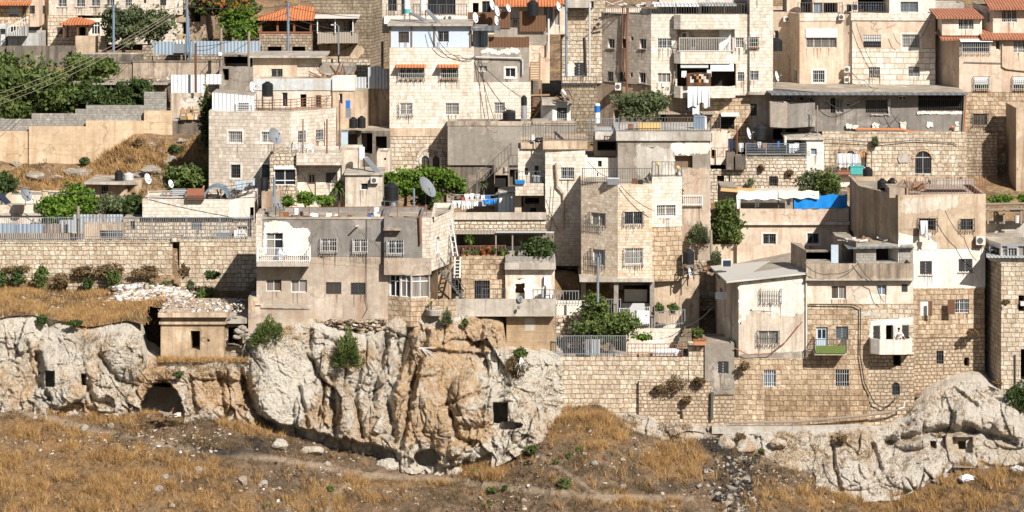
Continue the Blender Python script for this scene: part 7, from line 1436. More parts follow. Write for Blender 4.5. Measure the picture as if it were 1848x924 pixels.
# ---------------------------------------------------------------- roof clutter, tanks, dishes, poles
T = lambda *a, **k: tank(*a, **k)
T(472.5, 147, 493, 173, 236, 'black water tank on a white stand above the railed roof terrace', stand=200)
T(693, 329, 719, 361, 221, 'black water tank on tall legs over the grey house roof yard', stand=388)
T(907, 198, 930, 220, 236.6, 'squat black tank on top of the plain concrete wall')
T(951, 0, 972, 28, 243.8, 'large black tank behind the brown reed screens')
T(630, 211, 645, 231, 235.6, 'black tank standing beside its twin in the shaded courtyard'); T(645, 209, 660, 231, 235.8, 'black tank next to the leaning wall arch in the shaded courtyard')
T(1359, 224, 1381, 252, 240, 'dark grey tank behind the silver washing railing'); T(1232, 449, 1253, 476, 218.6, 'black tank on a wooden frame beside the leaning drain pipe', stand=505)
T(1557, 301, 1575, 323, 239.5, 'black tank hung at the lace curtain balcony', stand=352); T(1583, 322, 1601, 350, 217.5, 'dark tank leaning on posts on the corner house roof'); T(1601, 321, 1619, 350, 217.9, 'dark tank behind the rubble block on the corner house roof')
T(1389, 68, 1412, 92, 251.5, 'dark grey tank on the shaded beige apartment corner'); T(207, 307, 222, 327, 239, 'black tank on the crumbling hut roof'); tank(223, 311, 241, 327, 239.6, 'galvanised tank next to the black tank on the hut', 'lightgrey'); tank(1446, -10, 1466, 5, 252.5, 'dark tank on the beige apartment roof')
tank(940, 172, 951, 190, 237, 'black upper drum above a steel cylinder by the roof room', 'black', group='rooftop water tanks'); boiler(940, 190, 951, 214, 237, 'steel cylinder under the black drum by the roof room', mat='silver')
boiler(729, -6, 740, 26, 241, 'white solar boiler with turquoise lower band behind the blue cabin', [(738, 23, 241), (746, 23, 241), (775, 39, 238.8), (765, 39, 238.8)], ('teal', .05, .32), stand=42)
boiler(758, -8, 769, 19, 241.2, 'plain white solar boiler beside the turquoise banded one', [(767, 18, 241), (774, 18, 241), (796, 41, 238.8), (788, 41, 238.8)], stand=42)
boiler(646, 265, 658, 287, 227, 'white solar boiler with a tilted collector over the stained cabin', [(655, 285, 226.8), (664, 283, 226.8), (687, 310, 225.2), (678, 313, 225.2)], stand=314)
boiler(1073, 187, 1083, 222, 237.5, 'white roof boiler with a bright blue band by the blue railing', cap=('blue', .55, .9))
boiler(704, 363, 716, 388, 220.8, 'steel boiler drum under the black tank legs', [(688, 365, 221.5), (702, 363, 221.5), (703, 383, 220.5), (689, 384, 220.5)], mat='silver')
simple('solar_collector', 'dark tilted solar panel on the white stone roof', 'solar panel', [('panel', 'panel', lambda mb: mb.hexa([P(998, 238, 224.4), P(1003, 238, 224.4), P(1027, 260, 223.6), P(1020, 261, 223.6)] + [P(998, 237, 224.5), P(1003, 237, 224.5), P(1027, 259, 223.7), P(1020, 260, 223.7)])), ('panel_leg', 'iron', lambda mb: mb.bar(P(1002, 238, 224.6), P(1002, 258, 224.6), .03))], P(1010, 260, 224))
simple('solar_collector', 'dark tilted solar panel on the low beige roof at the picture edge', 'solar panel', [('panel', 'panel', lambda mb: mb.hexa([P(-6, 352, 231.5), P(4, 349, 231.5), P(20, 366, 231), P(10, 369, 231)] + [P(-6, 351, 231.6), P(4, 348, 231.6), P(20, 365, 231.1), P(10, 368, 231.1)])), ('panel_leg', 'iron', lambda mb: mb.bar(P(3, 350, 231.7), P(3, 370, 231.7), .03))], P(5, 370, 231.5))
for px, py, r, D, az, el, m_, b, l in ((494, 247, 15, 226.8, 50, 25, 'dishgrey', 275, 'large grey dish on the terrace house roof'), (768, 340, 20, 225.5, 60, 35, 'dishgrey', 384, 'big pale grey dish among the grapevines'), (497, 369, 14, 213.5, 70, 40, 'dishgrey', 392, 'tilted dark dish at the end of the grey house roof'), (45, 352, 13, 229.5, 55, 25, 'dishgrey', 372, 'large grey dish on the beige low house'), (80, 353, 10, 230, 60, 25, 'tan_plaster', 372, 'brownish dish beside the large grey dish'),
    (265, 323, 9, 228, 60, 20, 'dishwhite', 352, 'white dish standing beside the dry slope'), (307, 332, 7, 228.4, 60, 20, 'dishwhite', 358, 'small white dish in front of the fig tree'), (453, 157, 9, 237.5, 65, 10, 'dishwhite', 172, 'white dish beside the black tank stand'), (886, 9, 9, 243, 65, 15, 'dishwhite', 22, 'white dish topmost beside the reed screen'), (895, 20, 9, 243.2, 65, 15, 'dishwhite', 32, 'white dish second in the cluster on the reed screen'), (894, 37, 8, 242.6, 65, 10, 'dishwhite', 50, 'white dish lowest of the cluster on the reed screen'), (856, 32, 9, 242.4, 60, 12, 'dishwhite', 48, 'white dish alone on the long reed screen'), (916, 15, 7, 244, 60, 20, 'dishwhite', 24, 'white dish under the orange eave'), (1006, 12, 8, 246, 65, 15, 'dishwhite', 24, 'white dish by the orange roof corner'),
    (1016, 171, 9, 236.6, 65, 25, 'dishwhite', 184, 'white dish above the crumbling roof room slab'), (1400, 138, 9, 248, 70, 15, 'dishwhite', 158, 'white dish at the metal roof corner'), (1349, 241, 10, 239.4, 70, 15, 'dishwhite', 262, 'white dish beside the dark grey tank'), (961, 250, 7, 224.8, 65, 10, 'dishwhite', 260, 'small white dish on the side balcony roof'), (970, 254, 6, 225, 20, 10, 'black', 260, 'black dish beside the small white dish'), (938, 540, 6, 212, 30, 30, 'dishgrey', 552, 'small grey dish fixed on the concrete parapet'), (1243, 492, 8, 218.2, 70, 10, 'dishwhite', 505, 'white dish edge below the black tank')):
    dish(px, py, r, D, l, az, el, m_, b)
# poles
pole(205, 10, 112, 261.5, 'blue grey street lamp post in front of the olive tree', .11, 'bluemetal', 'street_lamp', 'street lamp', lamp=.7); pole(338, -8, 108, 260.8, 'slim leaning blue pole carrying the power lines', .1, 'bluemetal', px1=337, arms=((.02, .6),)); pole(344, -8, 106, 260.9, 'second blue pole of the transformer pair', .1, 'bluemetal', px1=336)
pole(353, 78, 167, 251, 'dark brown wooden pole with steel steps', .1, 'brown'); pole(399, 50, 121, 257.5, 'old concrete pole with a white meter box', .12, 'oldwood', box=(395, 94, 401, 100, 'white')); pole(449, 57, 121, 257.3, 'pale concrete pole beside the shelter', .11, 'oldwood'); pole(520, 5, 102, 261.5, 'tall blue grey steel pole before the tiled porch', .12, 'bluemetal')
pole(611, 47, 120, 261, 'thin grey lamp pole in front of the corrugated balcony', .07, 'greymetal', 'street_lamp', 'street lamp', lamp=-.3); pole(690, 75, 125, 256, 'short concrete pole in the dark alley', .11, 'oldwood'); pole(1022, -5, 137, 246.2, 'tall blue steel pole in front of the tan stone house', .1, 'bluemetal'); pole(1064, 8, 137, 246.1, 'pale steel pole beside the white door', .08, 'lightgrey'); pole(1057, 68, 137, 246, 'dark leaning pole beside the white door', .12, 'dark', px1=1054); pole(990, 34, 95, 240.6, 'white pole at the cream stair wall', .08, 'offwhite')
pole(1079, 464, 545, 213.2, 'grey post rising from the green bush in the courtyard', .09, 'greymetal'); pole(141, 372, 432, 222.9, 'grey weathered post by the long fence', .12, 'oldwood'); pole(1475, 190, 252, 240.8, 'thin grey pole with wires at the block house corner', .06, 'oldwood'); pole(1330, 225, 285, 238.5, 'thin rusty post of the washing terrace', .05, 'rust'); pole(547, 215, 276, 227.2, 'thin post on the terrace house roof', .06, 'oldwood'); pole(590, 215, 276, 227.2, 'rusty pipe post on the terrace house roof', .06, 'rust'); pole(613, 180, 275, 232, 'thin rusty mast beside the courtyard room', .05, 'rust'); pole(495, 320, 378, 223, 'blue grey post at the terrace house corner', .1, 'bluemetal'); pole(747, 340, 377, 223.6, 'pale blue post under the grapevine', .08, 'bluemetal'); pole(1284, 415, 470, 220.8, 'leaning pale drain pipe on the concrete wall', .1, 'oldwood', px1=1283, name='drain_pipe', cat='pipe'); pole(1262, 500, 470, 220.6, 'long leaning pale pipe beside the black tank', .1, 'oldwood', px1=1284, name='drain_pipe', cat='pipe')
simple('transformer', 'grey power transformer mounted on the blue pole pair', 'transformer', [('tank_case', 'greymetal', lambda mb: mb.box(X(315, 260.3), X(334, 260.3), 259.6, 260.6, Z(95, 260), Z(79, 260))), ('bushings', 'offwhite', lambda mb: [mb.lathe(P(x, 79, 260.1), [(.09, 0), (.12, .2), (.06, .35)], 8) for x in (319, 325, 331)]), ('bracket', 'iron', lambda mb: mb.box(X(313, 260), X(342, 260), 259.8, 260.5, Z(99, 260), Z(95.3, 260)))], P(325, 100, 260))
# cables
for i, (a, b, c) in enumerate(((3, 165, 'uppermost'), (7, 176, 'middle'), (12, 187, 'lowest'))): cable([(338, a, 260.8), (-40, b + 15, 240)], f'{c} of the three pale power lines falling from the pole across the trees', .02, .8, 'oldwood', name='power_line')
for a, l in (([(205, 20, 261.4), (338, 10, 260.8)], 'cable between the lamp post and the pole pair'), ([(338, 12, 260.7), (520, 10, 261.4)], 'cable running past the blossoming tree'), ([(399, 56, 257.4), (520, 22, 261.4)], 'cable from the concrete pole to the steel pole'), ([(520, 12, 261.4), (690, 32, 262)], 'upper cable crossing the white awning'), ([(520, 30, 261.4), (668, 62, 262)], 'lower cable crossing the white awning'), ([(520, 40, 261.4), (611, 60, 261)], 'short cable to the thin lamp pole'), ([(353, 90, 251), (399, 78, 257.4)], 'cable between the wooden pole and the concrete pole'), ([(353, 84, 251), (449, 62, 257.3)], 'cable over the white panel fence'), ([(855, 100, 238.3), (940, 175, 237)], 'pair of wires slanting down the concrete gable'), ([(862, 104, 238.2), (892, 216, 237.6)], 'wire hanging down the white wing'),
    ([(868, 104, 238.2), (882, 216, 237.6)], 'second wire hanging down the white wing'), ([(780, 43, 237.7), (800, 85, 237.7), (830, 100, 237.7), (856, 104, 237.9)], 'rust red cable looping over the blue cabin wall'), ([(774, 52, 237.8), (786, 84, 237.7), (815, 98, 237.7), (856, 102, 237.9)], 'dark cable looping under the blue cabin'), ([(1022, 20, 246), (1064, 14, 246)], 'cable tying the two steel poles'), ([(1022, 65, 246), (1054, 72, 246)], 'cable to the dark leaning pole'), ([(1545, 42, 249.5), (1575, 118, 249.5), (1590, 138, 249.7)], 'thin cable down the beige apartment wall'), ([(1612, 60, 249.3), (1626, 80, 249.2)], 'short cable by the barred window on the beige wall'), ([(1682, 25, 249), (1660, 70, 249.2)], 'cable slanting at the roof corner of the beige wall'), ([(1534, 126, 249.8), (1560, 145, 248), (1584, 160, 245)], 'white duct line from the upper cooling unit'), ([(1534, 146, 249.8), (1560, 152, 248), (1576, 160, 245)], 'white duct line from the lower cooling unit'), ([(1580, 160, 242), (1520, 195, 241.9), (1490, 178, 241.9)], 'black loop of cable on the block house'),
    ([(1598, 165, 242), (1604, 190, 242), (1622, 222, 242)], 'black cable bundle on the block house'), ([(1585, 215, 242), (1600, 222, 242), (1622, 206, 242)], 'black drooping wire on the block house'), ([(560, 190, 236), (600, 168, 238)], 'black hose along the blue painted band'), ([(1545, 470, 211.3), (1580, 510, 211.5), (1596, 545, 211.5)], 'wire hanging across the cream upper floor'), ([(1455, 480, 211.2), (1500, 494, 211.2), (1550, 475, 211.2)], 'dark wire drooping over the stained parapet'), ([(0, 330, 230), (150, 348, 227), (462, 356, 224)], 'black overhead wire crossing the yard trees'), ([(1060, 290, 222.8), (1100, 320, 222.5), (1170, 320, 222.2)], 'black cable drooping behind the hexagon roof railing'), ([(1120, 335, 217.2), (1180, 380, 217)], 'thin wire across the hexagon house front'), ([(985, 360, 222.8), (1010, 420, 222.8)], 'wire on the white stone stair house'), ([(1000, 330, 222.8), (992, 430, 222.8)], 'second wire on the white stone stair house'), ([(1705, 380, 213.4), (1740, 430, 213.6), (1762, 470, 214)], 'thin cable across the tall corner house'), ([(1285, 555, 214), (1233, 590, 214), (1190, 610, 213.6)], 'black hose on the white block wall'), ([(600, 410, 215), (540, 300, 226)], 'thin wire from the terrace house roof'), ([(1466, 235, 240.8), (1420, 255, 238.5)], 'stay wire from the grey pole to the annex')):
    cable(a, l, .024, .25)
# rails and small clutter on roofs
rail([(457, 201, 234.4), (525, 200, 232.4), (600, 192, 234.8)], 20, 'rusty terrace railing on top of the cream stone house', 'rust', sp=.5, w=.02, hor=3); rail([(427, 203, 233.8), (458, 203, 233.6)], 18, 'white horizontal bar railing beside the white shed', 'white', bars=False, hor=5)
rail([(268, 359, 226.2), (340, 358, 226.2)], 14, 'white bar railing on the low white roof', 'offwhite', bars=False, hor=3); rail([(398, 360, 226.3), (455, 352, 226.3)], 22, 'tangled iron railing on the cluttered roof', 'iron', sp=.35, hor=3, jit=.2)
rail([(505, 396, 212.3), (770, 393, 212.4)], 22, 'thin rusty posts and wire along the grey house roof', 'rust', bars=False, rails=(.95,), post=2.2)
wall('roof_wall', 'brown stained parapet wall at the back of the grey house roof yard', [(560, 690, 376, 218.5), (690, 740, 380, 218.7)], 420, 'stained', .3)
def boxes(name, label, cat, D, L, group=None): return simple(name, label, cat, [(nm, m_, (lambda a: lambda mb: mb.box(X(a[0], D), X(a[2], D), D - a[4], D, Z(a[3], D), Z(a[1], D)))(a)) for nm, m_, a in L], P(L[0][2][0], L[0][2][3], D), group)
def bucket(px0, py0, px1, py1, D, label, m_='white'):
    r = (X(px1, D) - X(px0, D)) / 2; h_ = Z(py0, D) - Z(py1, D); c = P((px0 + px1) / 2, py1, D); mb = MB(); mb.lathe(c, [(r * .8, 0), (r * .98, h_ * .9), (r * 1.05, h_ * .92), (r * 1.05, h_), (r * .9, h_), (r * .75, h_ * .3)], 16); return tag(mb.build('bucket', ms[m_]), label, 'bucket', 'buckets and pots')
for a in ((529, 375, 539, 391, 214.5, 'white plastic barrel on the grey house roof'), (541, 382, 547, 390, 214.4, 'small dark pot beside the white barrel', 'dark'), (672, 373, 685, 382, 216, 'white basin behind the blue crate', 'white'), (673, 384, 681, 395, 214, 'white paint bucket near the black tank legs', 'white'), (566, 383, 571, 393, 214.2, 'black pot behind the white sack', 'dark'), (775, 385, 784, 393, 214.4, 'grey basin at the roof end', 'dishgrey'), (1830, 388, 1841, 402, 221, 'white plant tub under the pergola', 'offwhite'), (1140, 262, 1150, 272, 223, 'white bucket on the light parapet', 'white'), (1414, 246, 1420, 262, 238.6, 'white bucket hung on the silver railing', 'offwhite')): bucket(*a)
lump('sack', 566, 393, 214, .35, .25, .28, 'white filled sack on the grey house roof', 'white', 'sack', None, 3); lump('plastic_bag', 936, 556, 211.6, .14, .1, .16, 'grey plastic bag caught on the concrete parapet', 'dishgrey', 'bag')
boxes('crate', 'bright blue plastic crate on the grey house roof', 'crate', 214, [('body', 'blue', (663, 388, 670, 395, .4)), ('rim', 'blue', (662.5, 387, 670.5, 388.3, .44))]); boxes('plank_stack', 'old planks lying across the grey house roof', 'planks', 213.8, [('plank', 'wood', (600, 393, 640, 395, .3)), ('plank', 'offwhite', (610, 391, 650, 392.6, .2)), ('plank', 'oldwood', (700, 390, 740, 392.5, .3))])
boxes('cupboard', 'orange brown wooden board beside the tilted dark dish', 'board', 214.6, [('board', 'wood', (503, 383, 513, 394, .1)), ('edge', 'oldwood', (502, 381, 514, 383, .14))]); boxes('sofa', 'brown cushioned panel hanging on the low white roof', 'seat', 225.9, [('back_cushion', 'redbrown', (338, 340, 369, 352, .25)), ('seat_cushion', 'brown', (338, 352, 369, 360, .35))])
mb = MB(); q = [(math.cos(math.pi * k / 12), math.sin(math.pi * k / 12)) for k in range(13)]; c = P(390, 358, 226)
for (a, b), (a2, b2) in zip(q[:-1], q[1:]): mb.face([(c.x + a * .95, 225.9, c.z + b * .95), (c.x + a2 * .95, 225.9, c.z + b2 * .95), (c.x + a2 * .95, 227.6, c.z + b2 * .95), (c.x + a * .95, 227.6, c.z + b * .95)]); mb.face([(c.x + a * .95, 225.92, c.z + b * .95), (c.x + a * .8, 225.92, c.z + b * .8), (c.x + a2 * .8, 225.92, c.z + b2 * .8), (c.x + a2 * .95, 225.92, c.z + b2 * .95)])
tag(mb.build('metal_vault', ms['bluemetal']), 'half round blue grey sheet cover on the cluttered roof', 'sheet cover')
boxes('junk_cabinet', 'grey steel cabinets on the cluttered low roof', 'cabinet', 227.5, [('cabinet', 'greymetal', (312, 340, 336, 358, .6)), ('drawer', 'lightgrey', (376, 350, 396, 359, .5)), ('panel', 'door_blue', (425, 327, 445, 342, .1))]); boxes('junk_cabinet', 'pale blue water meter cabinet beside the hanging black sheet', 'cabinet', 226.6, [('cabinet', 'door_blue', (453, 323, 460, 334, .3)), ('lid', 'lightgrey', (452.5, 322, 460.5, 323.2, .34))])
cloth(470, 320, 484, 345, 226.5, 'black plastic sheet hanging at the cream house corner', 'black', 'plastic_sheet', 'sheet', .1, None)
boxes('chest', 'grey cabinet against the white wall behind the long fence', 'cabinet', 225.6, [('body', 'dishgrey', (392, 418, 414, 432, .5)), ('top_panel', 'lightgrey', (391, 417, 415, 418.3, .55))]); boxes('door_panel', 'old brown door leaning behind the long fence', 'door panel', 225.8, [('panel', 'oldwood', (416, 411, 424, 430, .08)), ('rail_board', 'wood', (416, 418, 424, 420, .1))]); boxes('white_crate', 'white slatted pallets stacked behind the long fence', 'pallet', 225.4, [('slat_board', 'white', (423, 415, 429, 432, .1)), ('slat_board', 'white', (431, 416, 435, 432, .12)), ('slat_board', 'white', (437, 416, 441, 432, .12)), ('cross_board', 'offwhite', (430, 420, 446, 422, .2))])
# chairs
def chair(px, py, D, label, mat, s=1.0, cat='chair', rz=0.0, group=None):
    c = Vector((0, 0, 0)); root = thing('plastic_chair', label, cat, (0, 0, 0), group)
    mb = MB(); mb.hexa([(-.22, -.22, .4), (.22, -.22, .4), (.2, .2, .4), (-.2, .2, .4), (-.22, -.22, .44), (.22, -.22, .44), (.2, .2, .44), (-.2, .2, .44)]); mb.build('seat', ms[mat], root)
    mb = MB(); n = 8; pr = [(-.2 + .4 * k / n, .44 + .42 * (1 - abs(2 * k / n - 1) ** 2.6)) for k in range(n + 1)]
    for (a, z0), (b, z1) in zip(pr[:-1], pr[1:]): mb.hexa([(a, .2, .44), (b, .2, .44), (b, .23, .44), (a, .23, .44), (a, .27, z0 + .03), (b, .27, z1 + .03), (b, .3, z1 + .03), (a, .3, z0 + .03)])
    mb.build('backrest', ms[mat], root)
    for sx in (-1, 1):
        for sy in (-1, 1): mb = MB(); mb.bar((sx * .2, sy * .19, .42), (sx * .25, sy * .24, 0), .022); mb.build('leg', ms[mat], root)
        mb = MB(); mb.bar((sx * .23, .24, .64), (sx * .25, -.2, .64), .022); mb.bar((sx * .25, -.2, .64), (sx * .24, -.21, .42), .022); mb.build('armrest', ms[mat], root)
    root.location = P(px, py, D); root.rotation_euler = (0, 0, rz); root.scale = (s, s, s); return root
c1 = chair(331, 198, 248.2, 'brown plastic chair first in the row on the concrete ledge', 'wood', 1.1, rz=.3, group='brown chairs on the ledge'); c1.location.z = Z(215.4, 248.3) + .01
for px, rz, l in ((342, .2, 'brown plastic chair in the middle of the concrete ledge'), (354, 1.4, 'brown plastic chair turned sideways on the concrete ledge')): copy_tree(c1, (X(px, 249), 249, c1.location.z), l, rz)
c2 = chair(530, 276, 229, 'white round backed chair beside the thin post on the terrace roof', 'white', 1.0, rz=3.0, group='white chairs on the terrace roof'); c2.location.z = Z(279, 228)
copy_tree(c2, (X(547, 228.4), 228.4, c2.location.z), 'white round backed chair in the middle of the terrace roof', 2.6); copy_tree(c2, (X(559, 228), 228, c2.location.z + .02), 'white round backed chair nearest the terrace parapet', 3.4)
c3 = chair(508, 470, 211.2, 'pale blue plastic chair on the white railed balcony', 'door_blue', 1.0, rz=.4); c3.location.z = Z(472.5, 211.2)
boxes('junk_box', 'heap of orange boxes below the brown chairs', 'boxes', 248.25, [('box', 'wood', (327, 209, 338, 215, .5)), ('box', 'canvas_orange', (340, 208, 350, 215, .4)), ('box', 'offwhite', (352, 210, 358, 215, .3)), ('box', 'redbrown', (358, 206, 364, 215, .4))])
bucket(513, 460, 519, 472, 211.3, 'orange brown pot on the white railed balcony', 'terracotta'); boxes('wood_box', 'orange box with grey base behind the black parapet railing', 'box', 224.5, [('box', 'canvas_orange', (1151, 221, 1191, 234, .8)), ('base_box', 'dishgrey', (1150, 234, 1195, 240, .9))]); boxes('drawer_cabinet', 'brown drawer cabinet behind the black parapet railing', 'cabinet', 224.2, [('body', 'brown', (1134, 224, 1142, 240, .4)), ('drawer', 'redbrown', (1135, 226, 1141, 230, .42)), ('drawer', 'redbrown', (1135, 232, 1141, 236, .42))])
boxes('gate_panel', 'blue painted gate panel at the end of the long black railing', 'gate', 224.8, [('panel', 'bluemetal', (1252, 208, 1272, 238, .06)), ('frame_bar', 'white', (1271, 210, 1275, 238, .08)), ('frame_bar', 'bluemetal', (1262, 205, 1264, 239, .09))]); boxes('blue_planter', 'blue planter box on the side balcony', 'planter', 223.4, [('box', 'blue', (930, 325, 947, 331, .25)), ('rim', 'teal', (929.5, 324.3, 947.5, 325.2, .28))]); boxes('grey_tub', 'grey tub on the side balcony floor', 'tub', 224.2, [('tub', 'dishgrey', (961, 317, 980, 330, .4)), ('rim', 'lightgrey', (960, 316, 981, 317.5, .44))])
boxes('chest', 'grey chest on the hexagon house roof', 'chest', 217.9, [('body', 'dishgrey', (1096, 322, 1117, 332, .5)), ('lid', 'lightgrey', (1095, 320, 1118, 322, .55))]); boxes('crate', 'dark crates near the lantern post on the hexagon roof', 'crate', 217.9, [('crate', 'brown', (1140, 322, 1150, 331, .4)), ('crate', 'dark', (1151, 324, 1160, 331, .4))])
for px, py, D, l in ((1188, 297, 219, 'orange globe lantern on the hexagon roof railing'), (1223, 303, 219.3, 'orange globe lantern at the stone corner railing')): simple('globe_lantern', l, 'lantern', [('globe', 'canvas_orange', lambda mb: mb.lathe(P(px, py + 3, D), [(.03, 0), (.13, .08), (.15, .16), (.12, .24), (.03, .3)], 12)), ('stem', 'iron', lambda mb: mb.bar(P(px, py + 22, D), P(px, py + 3, D), .035))], P(px, py + 22, D), 'globe lanterns')
boxes('teal_chest', 'turquoise chest on the lace curtain balcony', 'chest', 240.9, [('body', 'teal', (1534, 300, 1557, 314, .4)), ('lid', 'teal', (1533, 298.5, 1558, 300, .45))]); boxes('planter', 'long rust coloured planter on the lace curtain balcony', 'planter', 240.7, [('box', 'redbrown', (1511, 308, 1533, 314, .3)), ('rim', 'rust', (1510, 307, 1534, 308.2, .34))])
boxes('planter', 'terracotta planter box on the honey coloured wall corner', 'planter', 211.9, [('box', 'terracotta', (1252, 612, 1273, 621, .5)), ('rim', 'redbrown', (1250, 610, 1275, 612.3, .56))]); mb = MB(); c = P(784, 568, 210.9); mb.lathe(c, [(.55, 0), (.62, .35), (.6, .42), (.5, .42), (.45, .3)], 20); tag(mb.build('stone_planter', ms['slab']), 'round stone planter on the cliff edge by the glazed bay', 'planter')
boxes('fridge', 'white fridge on the terrace wing', 'fridge', 213.4, [('body', 'white', (985, 515, 996, 541, .5)), ('door', 'offwhite', (985.5, 516, 995.5, 528, .53))]); tank(977, 517, 985, 541, 213.3, 'slim grey gas cylinder beside the white fridge', 'lightgrey', group='gas cylinders'); rail([(962, 541, 212.4), (1000, 541, 212.4)], 18, 'thin curled railing on the concrete parapet', 'iron', sp=.25)
rail([(870, 541, 213.6), (912, 541, 213.6)], 20, 'thin railing by the grilled terrace window', 'iron', sp=.25)
simple('ladder', 'white wooden ladder leaning on the stone terrace', 'ladder', [('ladder_stile', 'offwhite', lambda mb: mb.bar(P(820, 502, 213.6), P(821, 464, 214.4), .05)), ('ladder_stile', 'offwhite', lambda mb: mb.bar(P(830, 502, 213.6), P(831, 464, 214.4), .05)), ('rungs', 'offwhite', lambda mb: [mb.bar(P(820, 470 + 6 * k, 214.2 - .1 * k), P(831, 470 + 6 * k, 214.2 - .1 * k), .03) for k in range(6)])], P(825, 502, 213.6))
simple('ladder', 'white ladder leaning at the arched window of the side house', 'ladder', [('ladder_stile', 'lightgrey', lambda mb: mb.bar(P(818, 462, 214.6), P(808, 398, 216), .04)), ('ladder_stile', 'lightgrey', lambda mb: mb.bar(P(826, 462, 214.6), P(815, 398, 216), .04)), ('rungs', 'lightgrey', lambda mb: [mb.bar(P(817 - 1.6 * k, 456 - 10 * k, 214.7 + .2 * k), P(825 - 1.7 * k, 456 - 10 * k, 214.7 + .2 * k), .025) for k in range(6)])], P(822, 462, 214.6))
# pot plants in the pergola
for i, (px, h_, m_, l) in enumerate(((838, 14, 'dry_brown', 'reddish pot plant first in the pergola railing'), (846, 10, 'leaf', 'small green pot plant second in the pergola railing'), (860, 12, 'leaf', 'green pot plant beside the white post in the pergola'), (872, 14, 'flower', 'red leaved pot plant in the pergola middle'), (880, 20, 'flower', 'tall red leaved pot plant in the pergola middle'), (892, 14, 'leaf_dark', 'dark green pot plant under the pergola edge'), (905, 14, 'leaf_vine', 'bright pot plant in front of the white pergola wall'), (916, 16, 'leaf', 'bushy pot plant near the terrace wing bush'), (932, 10, 'leaf_vine', 'low pot plant next to the spilling bush'))):
    D = 215.0; root = bush(px - 5, 462 - h_, px + 5, 461, D, l, m_, 160, .09, 'pot plant', 'pot_plant', group='pot plants in the pergola', k=6); mb = MB(); mb.lathe(P(px, 466, D), [(.1, 0), (.15, .22), (.16, .25), (.12, .25)], 10); mb.build('pot', ms['terracotta'], root)
# tarpaulins
h = House('tarpaulin', 'orange and cream striped canopy sheet over the beige house roof', 1370, 345, 227, 'tarpaulin'); h.poly([(1300, 344, 226.5), (1380, 350, 226.2), (1400, 341, 230), (1302, 338, 230)], 'canvas_orange', 'orange_sheet', .03); h.poly([(1345, 349, 226.1), (1440, 350, 226.1), (1440, 338, 230), (1350, 340, 230)], 'canvas', 'cream_sheet', .035)
def sheet(px0, py0, px1, py1, D, label, mat, name='tarpaulin', cat='tarpaulin', sag=.12, rows=6, cols=26, dl=0, tilt=0, drop=0):
    mb = MB(); g = []; rr = random.Random(int(px0))
    ph = [rr.uniform(0, 6) for _ in range(4)]
    for j in range(rows + 1):
        f = j / rows; row = []
        for i in range(cols + 1):
            e = i / cols; p = P(px0 + (px1 - px0) * e, py0 + (py1 - py0) * f + dl * e, D - tilt * f); p.y += sag * (math.sin(e * 13 + ph[0] + f * 2) * .5 + math.sin(e * 29 + ph[1]) * .25) * (.3 + f); p.z += .05 * math.sin(e * 17 + ph[2]) * (1 if j in (0, rows) else .4) - drop * math.sin(e * math.pi * 3) ** 2 * (1 - f); row.append(p)
        g.append(row)
    for j in range(rows):
        for i in range(cols): mb.face([g[j][i], g[j][i + 1], g[j + 1][i + 1], g[j + 1][i]])
    return tag(mb.build(name, ms[mat], None, True), label, cat)
sheet(1333, 345, 1410, 360, 225.2, 'grey white tarpaulin flap hanging over the dark roof opening', 'sheet', tilt=.4); sheet(1405, 344, 1478, 358, 225.1, 'printed cream tarpaulin flap next to the blue sheet', 'canvas', tilt=.4); sheet(1433, 353, 1529, 377, 224.9, 'bright blue tarpaulin stretched along the beige roof edge', 'tarp_blue', sag=.1, dl=-2)
cloth(1329, 352, 1336, 376, 224.8, 'white rag hanging at the tarp house corner', 'white'); cloth(1362, 358, 1370, 374, 225.6, 'white trousers hanging in the dark roof opening', 'white', shape='trousers'); cloth(1418, 356, 1428, 370, 225.6, 'grey shirt hanging in the dark roof opening', 'lightgrey', shape='shirt')
# washing: apartment block
def blanket():
    x0, x1, z0, z1, D = X(1239, 244.7), X(1283, 244.7), Z(156, 244.7), Z(132, 244.7), 244.7; mb = MB(); nx, nz = 20, 8
    for j in range(nz):
        for i in range(nx):
            q = [(x0 + (x1 - x0) * (i + a) / nx, D - .03 * math.sin((i + a) * .9) - .02 * (j + b), z0 + (z1 - z0) * (j + b) / nz + .06 * math.sin((i + a) / nx * 3)) for a, b in ((0, 0), (1, 0), (1, 1), (0, 1))]
            m_ = 0
            if 3 <= i <= 17 and 2 <= j <= 6: c = (i // 2 + j // 2) % 3; m_ = (1, 2, 3)[c] if (i // 2 + j // 2) % 2 == 0 else (2 if c else 3)
            mb.face(q, m_)
    return tag(mb.build('blanket', [ms['brown'], ms['orange'], ms['black'], ms['offwhite']], None, True), 'brown blanket with orange, white and black squares over the apartment balcony', 'blanket', 'washing on the lines')
blanket()
for a in ((1241, 156, 1260, 193, 244.5, 'first large pale grey sheet below the checked blanket', 'sheet', .1), (1259, 156, 1270, 186, 244.45, 'narrow pale sheet in the middle below the checked blanket', 'sheet', .1), (1268, 156, 1281, 194, 244.5, 'large white sheet at the blanket end', 'sheet', .1), (1250, 186, 1262, 206, 244.6, 'white vest at the bottom of the hanging sheets', 'white', .05), (1239, 176, 1246, 200, 244.7, 'striped dark cloth beside the pale sheet', 'navy', .05), (1230, 128, 1239, 140, 244.8, 'white towel tied at the blanket corner', 'white', .05), (1276, 126, 1284, 139, 244.8, 'white rag over the balcony edge by the blanket', 'white', .05)): cloth(*a[:7], fold=a[7])
